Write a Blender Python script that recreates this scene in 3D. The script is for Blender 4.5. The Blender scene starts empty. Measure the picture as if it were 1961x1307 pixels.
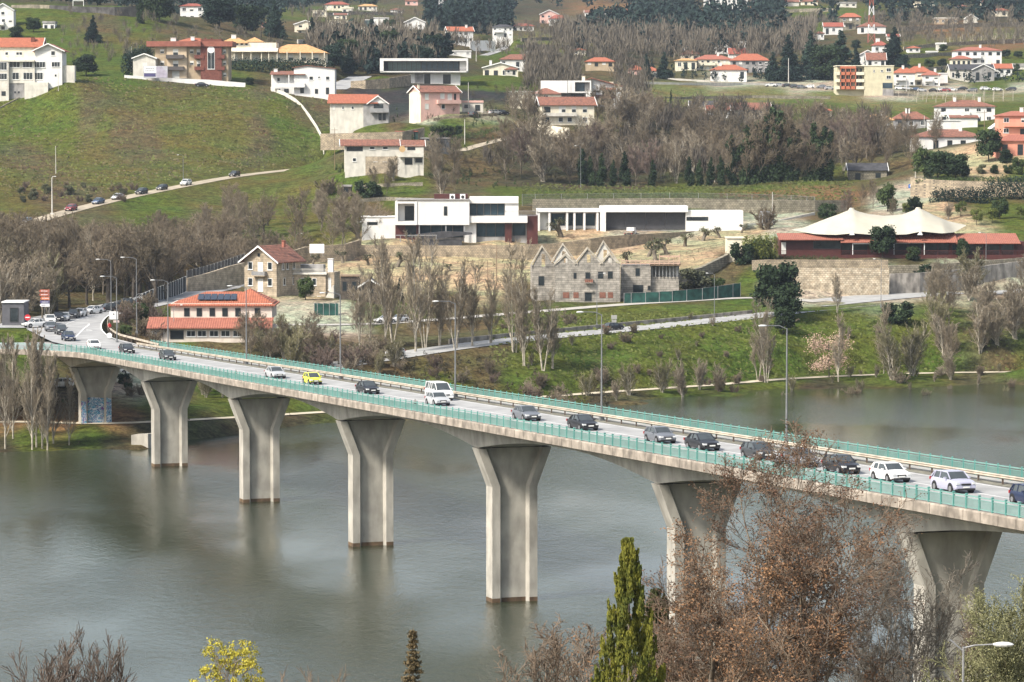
import bpy, bmesh, math, random
import numpy as np
from mathutils import Vector, Matrix
from mathutils.bvhtree import BVHTree
R=math.radians
SC=bpy.context.scene
COL=SC.collection
# ---------------------------------------------------------------- camera
F=6537.0; PITCH=0.0619; CZ=47.4
cam=bpy.data.cameras.new('camera'); cam.sensor_width=36; cam.lens=36*F/1961; cam.clip_start=1; cam.clip_end=12000
camo=bpy.data.objects.new('camera',cam); COL.objects.link(camo); SC.camera=camo
camo.location=(0,0,CZ); camo.rotation_euler=(math.pi/2-PITCH,0,0)
# ---------------------------------------------------------------- sky and sun (thin overcast, soft sun from the left)
SUN_EL=R(44); SUN_AZ=R(-129)          # azimuth from +Y, clockwise: the sun stands left and slightly behind the camera
w=bpy.data.worlds.new("World"); SC.world=w; w.use_nodes=True
nt=w.node_tree; nt.nodes.clear()
sky=nt.nodes.new('ShaderNodeTexSky'); sky.sky_type='NISHITA'; sky.sun_disc=False
sky.sun_elevation=SUN_EL; sky.sun_rotation=SUN_AZ; sky.dust_density=3.0; sky.air_density=1.2; sky.altitude=50
hs=nt.nodes.new('ShaderNodeHueSaturation'); hs.inputs['Saturation'].default_value=0.58; hs.inputs['Value'].default_value=1.3
bg=nt.nodes.new('ShaderNodeBackground'); bg.inputs['Strength'].default_value=0.115
wo=nt.nodes.new('ShaderNodeOutputWorld')
nt.links.new(sky.outputs[0],hs.inputs['Color']); nt.links.new(hs.outputs[0],bg.inputs['Color']); nt.links.new(bg.outputs[0],wo.inputs['Surface'])
sl=bpy.data.lights.new('sun','SUN'); sl.energy=4.1; sl.angle=R(7); sl.color=(1.0,0.93,0.83)
so=bpy.data.objects.new('sun',sl); COL.objects.link(so)
sd=Vector((math.sin(SUN_AZ)*math.cos(SUN_EL),math.cos(SUN_AZ)*math.cos(SUN_EL),math.sin(SUN_EL)))
so.rotation_euler=sd.to_track_quat('Z','Y').to_euler()
SC.view_settings.view_transform='Standard'; SC.view_settings.look='None'; SC.view_settings.exposure=0.68; SC.view_settings.gamma=1
SC.cycles.max_bounces=5; SC.cycles.diffuse_bounces=2; SC.cycles.glossy_bounces=3; SC.cycles.transmission_bounces=2
SC.cycles.volume_bounces=0; SC.cycles.transparent_max_bounces=4
# ---------------------------------------------------------------- surveying helpers: a photo pixel and a distance give a place
CP,SP=math.cos(PITCH),math.sin(PITCH)
def ray(px,py):
    x=(px-980.5)/F; u=-(py-653.5)/F
    return Vector((x, CP+SP*u, -SP+CP*u))
def P(px,py,D):
    r=ray(px,py); k=D/r.y
    return Vector((r.x*k,D,CZ+r.z*k))
def Pz(px,py,z):
    r=ray(px,py); k=(z-CZ)/r.z
    return Vector((r.x*k,r.y*k,z))
def ppm(D): return F/D
# ---------------------------------------------------------------- object helpers
def tag(o,label=None,cat=None,group=None,kind=None):
    if label: o['label']=label
    if cat: o['category']=cat
    if group: o['group']=group
    if kind: o['kind']=kind
    return o
def thing(name,label,cat,loc=(0,0,0),rz=0,group=None):
    o=bpy.data.objects.new(name,None); COL.objects.link(o); o.location=loc; o.rotation_euler=(0,0,rz)
    o.empty_display_size=0.5
    return tag(o,label,cat,group)
def put(name,me,parent=None,loc=(0,0,0),rz=0,rx=0,mat=None):
    o=bpy.data.objects.new(name,me); COL.objects.link(o); o.parent=parent; o.location=loc
    if rz or rx: o.rotation_euler=(rx,0,rz)
    return o
def mesh_np(name,V,Fq,mat,smooth=False):
    """V (n,3), Fq (m,k) uniform polygons"""
    me=bpy.data.meshes.new(name); V=np.asarray(V,dtype=np.float32); Fq=np.asarray(Fq,dtype=np.int32)
    me.vertices.add(len(V)); me.vertices.foreach_set('co',V.ravel())
    m,k=Fq.shape
    me.loops.add(m*k); me.loops.foreach_set('vertex_index',Fq.ravel())
    me.polygons.add(m); me.polygons.foreach_set('loop_start',np.arange(0,m*k,k,dtype=np.int32))
    me.polygons.foreach_set('loop_total',np.full(m,k,dtype=np.int32))
    if smooth: me.polygons.foreach_set('use_smooth',np.ones(m,dtype=bool))
    me.update(calc_edges=True)
    if mat: me.materials.append(mat)
    return me
class MB:
    def __init__(s): s.v=[]; s.f=[]; s.mi=[]; s.m=0
    def add(s,vs,fs):
        n=len(s.v); s.v+=[tuple(v) for v in vs]
        for f in fs: s.f.append(tuple(i+n for i in f)); s.mi.append(s.m)
    def box(s,x0,x1,y0,y1,z0,z1):
        s.add([(x0,y0,z0),(x1,y0,z0),(x1,y1,z0),(x0,y1,z0),(x0,y0,z1),(x1,y0,z1),(x1,y1,z1),(x0,y1,z1)],
          [(3,2,1,0),(4,5,6,7),(0,1,5,4),(1,2,6,5),(2,3,7,6),(3,0,4,7)]); return s
    def bar(s,a,b,r,n=6,r2=None):
        a=Vector(a);b=Vector(b);d=(b-a).normalized(); r2=r if r2 is None else r2
        u=d.orthogonal().normalized(); w_=d.cross(u)
        vs=[];
        for k in range(n):
            t=2*math.pi*k/n; vs.append(a+(u*math.cos(t)+w_*math.sin(t))*r)
        for k in range(n):
            t=2*math.pi*k/n; vs.append(b+(u*math.cos(t)+w_*math.sin(t))*r2)
        s.add(vs,[(k,(k+1)%n,n+(k+1)%n,n+k) for k in range(n)]+[tuple(range(n-1,-1,-1)),tuple(range(n,2*n))]); return s
    def prism(s,pts,y0,y1):
        """polygon in xz extruded along y"""
        n=len(pts); s.add([(x,y0,z) for x,z in pts]+[(x,y1,z) for x,z in pts],
          [tuple(range(n)),tuple(range(2*n-1,n-1,-1))]+[(k,n+k,n+(k+1)%n,(k+1)%n) for k in range(n)]); return s
    def prismx(s,pts,x0,x1):
        n=len(pts); s.add([(x0,y,z) for y,z in pts]+[(x1,y,z) for y,z in pts],
          [tuple(range(n-1,-1,-1)),tuple(range(n,2*n))]+[(k,(k+1)%n,n+(k+1)%n,n+k) for k in range(n)]); return s
    def prismz(s,pts,z0,z1):
        n=len(pts); s.add([(x,y,z0) for x,y in pts]+[(x,y,z1) for x,y in pts],
          [tuple(range(n-1,-1,-1)),tuple(range(n,2*n))]+[(k,(k+1)%n,n+(k+1)%n,n+k) for k in range(n)]); return s
    def sphere(s,c,rx,ry,rz,n=8,m=6):
        vs=[(c[0],c[1],c[2]-rz)]
        for j in range(1,m):
            a=-math.pi/2+math.pi*j/m
            for k in range(n):
                t=2*math.pi*k/n; vs.append((c[0]+rx*math.cos(a)*math.cos(t),c[1]+ry*math.cos(a)*math.sin(t),c[2]+rz*math.sin(a)))
        vs.append((c[0],c[1],c[2]+rz)); L=len(vs)-1; fs=[]
        for k in range(n): fs.append((0,1+(k+1)%n,1+k)); fs.append((L,L-n+k,L-n+(k+1)%n))
        for j in range(m-2):
            for k in range(n):
                a=1+j*n+k;b=1+j*n+(k+1)%n; fs.append((a,b,b+n,a+n))
        s.add(vs,fs); return s
    def mesh(s,name,mats,smooth=False):
        me=bpy.data.meshes.new(name); me.from_pydata(s.v,[],s.f)
        for m in (mats if isinstance(mats,(list,tuple)) else [mats]): me.materials.append(m)
        if isinstance(mats,(list,tuple)): me.polygons.foreach_set('material_index',s.mi)
        bm=bmesh.new(); bm.from_mesh(me); bmesh.ops.recalc_face_normals(bm,faces=bm.faces); bm.to_mesh(me); bm.free()
        if smooth: me.shade_smooth()
        return me
    def build(s,name,mat,parent=None,loc=(0,0,0),rz=0,smooth=False):
        return put(name,s.mesh(name,mat,smooth),parent,loc,rz)
# ---------------------------------------------------------------- materials (all procedural)
MATS={}
def mat(name,col,rough=.8,var=.12,scale=1.0,col2=None,bump=0,bscale=None,spec=.3,metal=0,coords='Object',stain=0,detail=4,alpha=None):
    if name in MATS: return MATS[name]
    m=bpy.data.materials.new(name); m.use_nodes=True; n=m.node_tree; b=n.nodes['Principled BSDF']; L=n.links.new
    b.inputs['Roughness'].default_value=rough; b.inputs['Metallic'].default_value=metal
    b.inputs['Specular IOR Level'].default_value=spec
    tc=n.nodes.new('ShaderNodeTexCoord'); nz=n.nodes.new('ShaderNodeTexNoise'); nz.inputs['Scale'].default_value=scale; nz.inputs['Detail'].default_value=detail
    L(tc.outputs[coords],nz.inputs['Vector'])
    cr=n.nodes.new('ShaderNodeValToRGB'); c2=col2 or tuple(c*(1-var*2) for c in col)
    cr.color_ramp.elements[0].position=.35; cr.color_ramp.elements[1].position=.65
    cr.color_ramp.elements[0].color=(*c2,1); cr.color_ramp.elements[1].color=(*[min(1,c*(1+var*.5)) for c in col],1)
    L(nz.outputs['Fac'],cr.inputs[0]); out=cr.outputs[0]
    if stain:
        mp=n.nodes.new('ShaderNodeMapping'); mp.inputs['Scale'].default_value=(.8,.8,.3); L(tc.outputs[coords],mp.inputs[0])
        n2=n.nodes.new('ShaderNodeTexNoise'); n2.inputs['Scale'].default_value=1.2; n2.inputs['Detail'].default_value=5; L(mp.outputs[0],n2.inputs['Vector'])
        r2=n.nodes.new('ShaderNodeValToRGB'); r2.color_ramp.elements[0].position=.35; r2.color_ramp.elements[1].position=.6
        r2.color_ramp.elements[0].color=(1-stain,1-stain,1-stain,1); L(n2.outputs['Fac'],r2.inputs[0])
        mx=n.nodes.new('ShaderNodeMix'); mx.data_type='RGBA'; mx.blend_type='MULTIPLY'; mx.inputs[0].default_value=1
        L(out,mx.inputs[6]); L(r2.outputs[0],mx.inputs[7]); out=mx.outputs[2]
    L(out,b.inputs['Base Color'])
    if bump:
        bp=n.nodes.new('ShaderNodeBump'); bp.inputs['Strength'].default_value=bump
        n3=n.nodes.new('ShaderNodeTexNoise'); n3.inputs['Scale'].default_value=bscale or scale*4; n3.inputs['Detail'].default_value=3
        L(tc.outputs[coords],n3.inputs['Vector']); L(n3.outputs['Fac'],bp.inputs['Height']); L(bp.outputs[0],b.inputs['Normal'])
    MATS[name]=m; return m
def stone_mat(name,c1,c2,mortar,sx=1.0,sz=.5):
    """coursed blocks"""
    if name in MATS: return MATS[name]
    m=bpy.data.materials.new(name); m.use_nodes=True; n=m.node_tree; b=n.nodes['Principled BSDF']; L=n.links.new
    b.inputs['Roughness'].default_value=.9
    tc=n.nodes.new('ShaderNodeTexCoord'); sp=n.nodes.new('ShaderNodeSeparateXYZ'); L(tc.outputs['Object'],sp.inputs[0])
    ad=n.nodes.new('ShaderNodeMath'); L(sp.outputs[0],ad.inputs[0]); L(sp.outputs[1],ad.inputs[1])
    cb=n.nodes.new('ShaderNodeCombineXYZ'); L(ad.outputs[0],cb.inputs[0]); L(sp.outputs[2],cb.inputs[1])
    bt=n.nodes.new('ShaderNodeTexBrick'); L(cb.outputs[0],bt.inputs['Vector']); bt.inputs['Scale'].default_value=1
    bt.inputs['Brick Width'].default_value=sx; bt.inputs['Row Height'].default_value=sz; bt.inputs['Mortar Size'].default_value=.035
    bt.inputs['Color1'].default_value=(*c1,1); bt.inputs['Color2'].default_value=(*c2,1); bt.inputs['Mortar'].default_value=(*mortar,1)
    nz=n.nodes.new('ShaderNodeTexNoise'); nz.inputs['Scale'].default_value=.9; nz.inputs['Detail'].default_value=5; L(tc.outputs['Object'],nz.inputs['Vector'])
    r2=n.nodes.new('ShaderNodeValToRGB'); r2.color_ramp.elements[0].position=.35; r2.color_ramp.elements[1].position=.7
    r2.color_ramp.elements[0].color=(.55,.53,.5,1); r2.color_ramp.elements[1].color=(1.1,1.05,1,1); L(nz.outputs['Fac'],r2.inputs[0])
    mx=n.nodes.new('ShaderNodeMix'); mx.data_type='RGBA'; mx.blend_type='MULTIPLY'; mx.inputs[0].default_value=1
    L(bt.outputs[0],mx.inputs[6]); L(r2.outputs[0],mx.inputs[7]); L(mx.outputs[2],b.inputs['Base Color'])
    MATS[name]=m; return m
def tile_mat(name,c1,c2):
    """clay tile roof: ribs running down the slope and blotchy weathering"""
    if name in MATS: return MATS[name]
    m=bpy.data.materials.new(name); m.use_nodes=True; n=m.node_tree; b=n.nodes['Principled BSDF']; L=n.links.new
    b.inputs['Roughness'].default_value=.85
    tc=n.nodes.new('ShaderNodeTexCoord'); nz=n.nodes.new('ShaderNodeTexNoise'); nz.inputs['Scale'].default_value=1.3; nz.inputs['Detail'].default_value=6; nz.inputs['Roughness'].default_value=.7
    L(tc.outputs['Object'],nz.inputs['Vector'])
    cr=n.nodes.new('ShaderNodeValToRGB'); cr.color_ramp.elements[0].position=.38; cr.color_ramp.elements[1].position=.62
    cr.color_ramp.elements[0].color=(*c2,1); cr.color_ramp.elements[1].color=(*c1,1); L(nz.outputs['Fac'],cr.inputs[0])
    wv=n.nodes.new('ShaderNodeTexWave'); wv.inputs['Scale'].default_value=.75; wv.bands_direction='X'; L(tc.outputs['Object'],wv.inputs['Vector'])
    wz=n.nodes.new('ShaderNodeTexWave'); wz.inputs['Scale'].default_value=1.6; wz.bands_direction='Z'; L(tc.outputs['Object'],wz.inputs['Vector'])
    ml=n.nodes.new('ShaderNodeMath'); ml.operation='MULTIPLY'; L(wv.outputs['Fac'],ml.inputs[0]); L(wz.outputs['Fac'],ml.inputs[1])
    r2=n.nodes.new('ShaderNodeValToRGB'); r2.color_ramp.elements[0].color=(.72,.7,.68,1); r2.color_ramp.elements[1].color=(1.05,1.05,1.05,1); r2.color_ramp.elements[1].position=.6
    L(ml.outputs[0],r2.inputs[0])
    mx=n.nodes.new('ShaderNodeMix'); mx.data_type='RGBA'; mx.blend_type='MULTIPLY'; mx.inputs[0].default_value=1
    L(cr.outputs[0],mx.inputs[6]); L(r2.outputs[0],mx.inputs[7]); L(mx.outputs[2],b.inputs['Base Color'])
    bp=n.nodes.new('ShaderNodeBump'); bp.inputs['Strength'].default_value=.5; bp.inputs['Distance'].default_value=.1; L(wv.outputs['Fac'],bp.inputs['Height']); L(bp.outputs[0],b.inputs['Normal'])
    MATS[name]=m; return m
def leaf_mat(name,c1,c2,scale=.35,rough=.85):
    """foliage: each leaf takes its tone from its place in a noise, each tree shifts it a little"""
    if name in MATS: return MATS[name]
    m=bpy.data.materials.new(name); m.use_nodes=True; n=m.node_tree; b=n.nodes['Principled BSDF']; L=n.links.new
    b.inputs['Roughness'].default_value=rough; b.inputs['Specular IOR Level'].default_value=.15
    g=n.nodes.new('ShaderNodeTexCoord'); nz=n.nodes.new('ShaderNodeTexNoise'); nz.inputs['Scale'].default_value=scale; nz.inputs['Detail'].default_value=8; nz.inputs['Roughness'].default_value=.8
    L(g.outputs['Object'],nz.inputs['Vector'])
    oi=n.nodes.new('ShaderNodeObjectInfo'); a=n.nodes.new('ShaderNodeMath'); a.operation='MULTIPLY_ADD'; a.inputs[1].default_value=.3; L(oi.outputs['Random'],a.inputs[0])
    s=n.nodes.new('ShaderNodeMath'); s.operation='SUBTRACT'; s.inputs[1].default_value=.15; L(nz.outputs['Fac'],s.inputs[0]); L(s.outputs[0],a.inputs[2])
    cr=n.nodes.new('ShaderNodeValToRGB'); cr.color_ramp.elements[0].position=.3; cr.color_ramp.elements[1].position=.7
    cr.color_ramp.elements[0].color=(*c2,1); cr.color_ramp.elements[1].color=(*c1,1); L(a.outputs[0],cr.inputs[0]); L(cr.outputs[0],b.inputs['Base Color'])
    MATS[name]=m; return m
white=mat('white_render',(.68,.67,.645),.8,.03,.5,stain=.07)
cream=mat('cream_render',(.72,.66,.52),.85,.06,.5,stain=.15)
yellowr=mat('yellow_render',(.55,.51,.36),.85,.06,.5,stain=.1)
pinkr=mat('pink_render',(.66,.42,.36),.85,.06,.5,stain=.1)
salmon=mat('salmon_render',(.70,.30,.21),.85,.05,.5,stain=.08)
oldwhite=mat('stained_white_render',(.62,.59,.52),.9,.07,.5,stain=.16)
greyr=mat('grey_render',(.33,.32,.31),.9,.12,.5,stain=.3)
brownr=mat('tan_render',(.42,.33,.22),.85,.08,.6,stain=.1)
redbrick=mat('dark_red_brick',(.17,.062,.045),.85,.15,1.5)
oxred=mat('oxblood_metal',(.080,.026,.022),.5,.1,1.0)
glass=mat('window_glass',(.035,.045,.05),.12,.35,.4,spec=.6)
glassb=mat('blue_glass',(.05,.085,.11),.08,.3,.3,spec=.7)
glassg=mat('green_glass',(.10,.15,.14),.1,.3,.3,spec=.6)
frame=mat('white_frame',(.75,.75,.73),.5,.03)
darkframe=mat('dark_frame',(.05,.05,.05),.5,.1)
shutter=mat('shutter_white',(.66,.65,.6),.7,.05)
orange=tile_mat('orange_tiles',(.42,.135,.072),(.30,.095,.052))
rust=tile_mat('weathered_tiles',(.30,.125,.08),(.15,.07,.05))
redtile=tile_mat('red_tiles',(.36,.10,.065),(.23,.07,.05))
ochre=tile_mat('ochre_tiles',(.62,.38,.17),(.46,.25,.11))
salmt=tile_mat('salmon_tiles',(.38,.14,.09),(.29,.10,.07))
darkroof=mat('slate_roof',(.06,.06,.065),.7,.2,1)
concrete=mat('concrete',(.40,.38,.34),.9,.1,.3,stain=.2,bump=.1)
steel=mat('galvanised_steel',(.32,.32,.32),.5,.1,metal=.4)
polem=mat('grey_painted_steel',(.17,.175,.18),.5,.1)
wood=mat('weathered_wood',(.24,.17,.11),.9,.2,2)
polew=mat('concrete_pole',(.5,.48,.44),.9,.08,1)
granite=stone_mat('granite_blocks',(.42,.36,.27),(.52,.44,.33),(.30,.27,.22),.9,.4)
greystone=stone_mat('grey_granite_blocks',(.30,.29,.265),(.43,.41,.37),(.19,.18,.165),1.3,.45)
limewash=stone_mat('limewashed_rubble',(.60,.55,.44),(.40,.34,.25),(.24,.20,.15),.6,.4)
rubble=stone_mat('rubble_stone',(.33,.28,.21),(.46,.39,.28),(.17,.15,.12),.55,.35)
drywall=stone_mat('mossy_rubble_stone',(.24,.22,.17),(.34,.31,.25),(.09,.10,.06),.7,.45)

def banded(m):
    """pour bands: each lift of concrete takes its own tone, with fine board marks"""
    n=m.node_tree; b=n.nodes['Principled BSDF']; L=n.links.new; src=b.inputs['Base Color'].links[0].from_socket
    tc=n.nodes.new('ShaderNodeTexCoord'); sp=n.nodes.new('ShaderNodeSeparateXYZ'); L(tc.outputs['Object'],sp.inputs[0])
    d=n.nodes.new('ShaderNodeMath'); d.operation='DIVIDE'; d.inputs[1].default_value=3.1; L(sp.outputs[2],d.inputs[0]); fl=n.nodes.new('ShaderNodeMath'); fl.operation='FLOOR'; L(d.outputs[0],fl.inputs[0])
    wn=n.nodes.new('ShaderNodeTexWhiteNoise'); wn.noise_dimensions='1D'; L(fl.outputs[0],wn.inputs['W'])
    mr=n.nodes.new('ShaderNodeMapRange'); mr.inputs[3].default_value=.80; mr.inputs[4].default_value=1.10; L(wn.outputs['Value'],mr.inputs[0])
    mp=n.nodes.new('ShaderNodeMapping'); mp.inputs['Scale'].default_value=(2.2,2.2,.10); L(tc.outputs['Object'],mp.inputs[0]); nz=n.nodes.new('ShaderNodeTexNoise'); nz.inputs['Scale'].default_value=1.6; nz.inputs['Detail'].default_value=6; L(mp.outputs[0],nz.inputs['Vector'])
    m2=n.nodes.new('ShaderNodeMapRange'); m2.inputs[1].default_value=.35; m2.inputs[2].default_value=.6; m2.inputs[3].default_value=.80; m2.inputs[4].default_value=1.04; L(nz.outputs['Fac'],m2.inputs[0])
    mu=n.nodes.new('ShaderNodeMath'); mu.operation='MULTIPLY'; L(mr.outputs[0],mu.inputs[0]); L(m2.outputs[0],mu.inputs[1])
    mx=n.nodes.new('ShaderNodeMix'); mx.data_type='RGBA'; mx.blend_type='MULTIPLY'; mx.inputs[0].default_value=1; L(src,mx.inputs[6]); L(mu.outputs[0],mx.inputs[7]); L(mx.outputs[2],b.inputs['Base Color']); return m
# ---------------------------------------------------------------- bridge axis (surveyed from the piers)
PHI=0.3367; AX=Vector((math.sin(PHI),-math.cos(PHI),0)); TR=Vector((-math.cos(PHI),-math.sin(PHI),0))
O4=Vector((-2.2854,341.03,0)); LS=48.74; GR=.0243
NEAR=3.5; WID=14.96
def bz(t): return GR*t
def bp(t,off,z): return O4+AX*t+TR*off+Vector((0,0,z))
RAILZ=19.43; DECKZ=18.32; SOFZ=15.54
# ---------------------------------------------------------------- roads (centre lines surveyed: px,py,distance), half width
ROADS={
 'riverside_road':([(600,706,590),(705,690,600),(850,667,613),(1000,649,627),(1200,631,643),(1440,606,666),(1540,594,676),(1650,583,686),(1790,570,702),(1961,556,718),(2400,530,750)],4.3),
 'forecourt':([(1528,584,685),(1590,578,691),(1660,571,698),(1740,564,706),(1810,559,712)],7.5),
 'upper_road':([(520,622,655),(700,622,655),(850,611,664),(1000,599,672),(1190,583,684),(1300,577,690),(1420,570,696),(1500,571,694),(1570,578,688)],2.6),
 'hill_road':([(-300,500,742),(-100,462,782),(0,443,806),(60,426,826),(140,402,852),(240,378,880),(340,358,906),(440,339,940),(530,328,968),(630,318,1000),(690,312,1020)],2.6),
}
JZ=13.45
JUNC=[Pz(*q) for q in [(40,628,JZ),(100,612,JZ),(180,600,JZ),(250,585,JZ),(320,568,JZ),(420,548,JZ),(560,528,JZ)]]
PATHS={
 'riverside_path':([(-300,815,528),(0,806,532),(200,812,523),(330,806,527),(440,800,539),(560,793,556),(900,771,580),(1150,751.5,602),(1250,745,610),(1400,735,624),(1500,725,636),(1750,714.5,652),(1961,712,655),(2400,705,665)],1.5),
 'lane_to_terrace':([(880,290,965),(930,275,985),(985,262,1005)],2.0),
 'village_lane':([(905,112,1420),(940,103,1480),(960,95,1540),(985,83,1640)],2.2),
 'terrace_drive':([(640,172,1110),(665,158,1150),(690,147,1190)],4.0),
}
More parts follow.
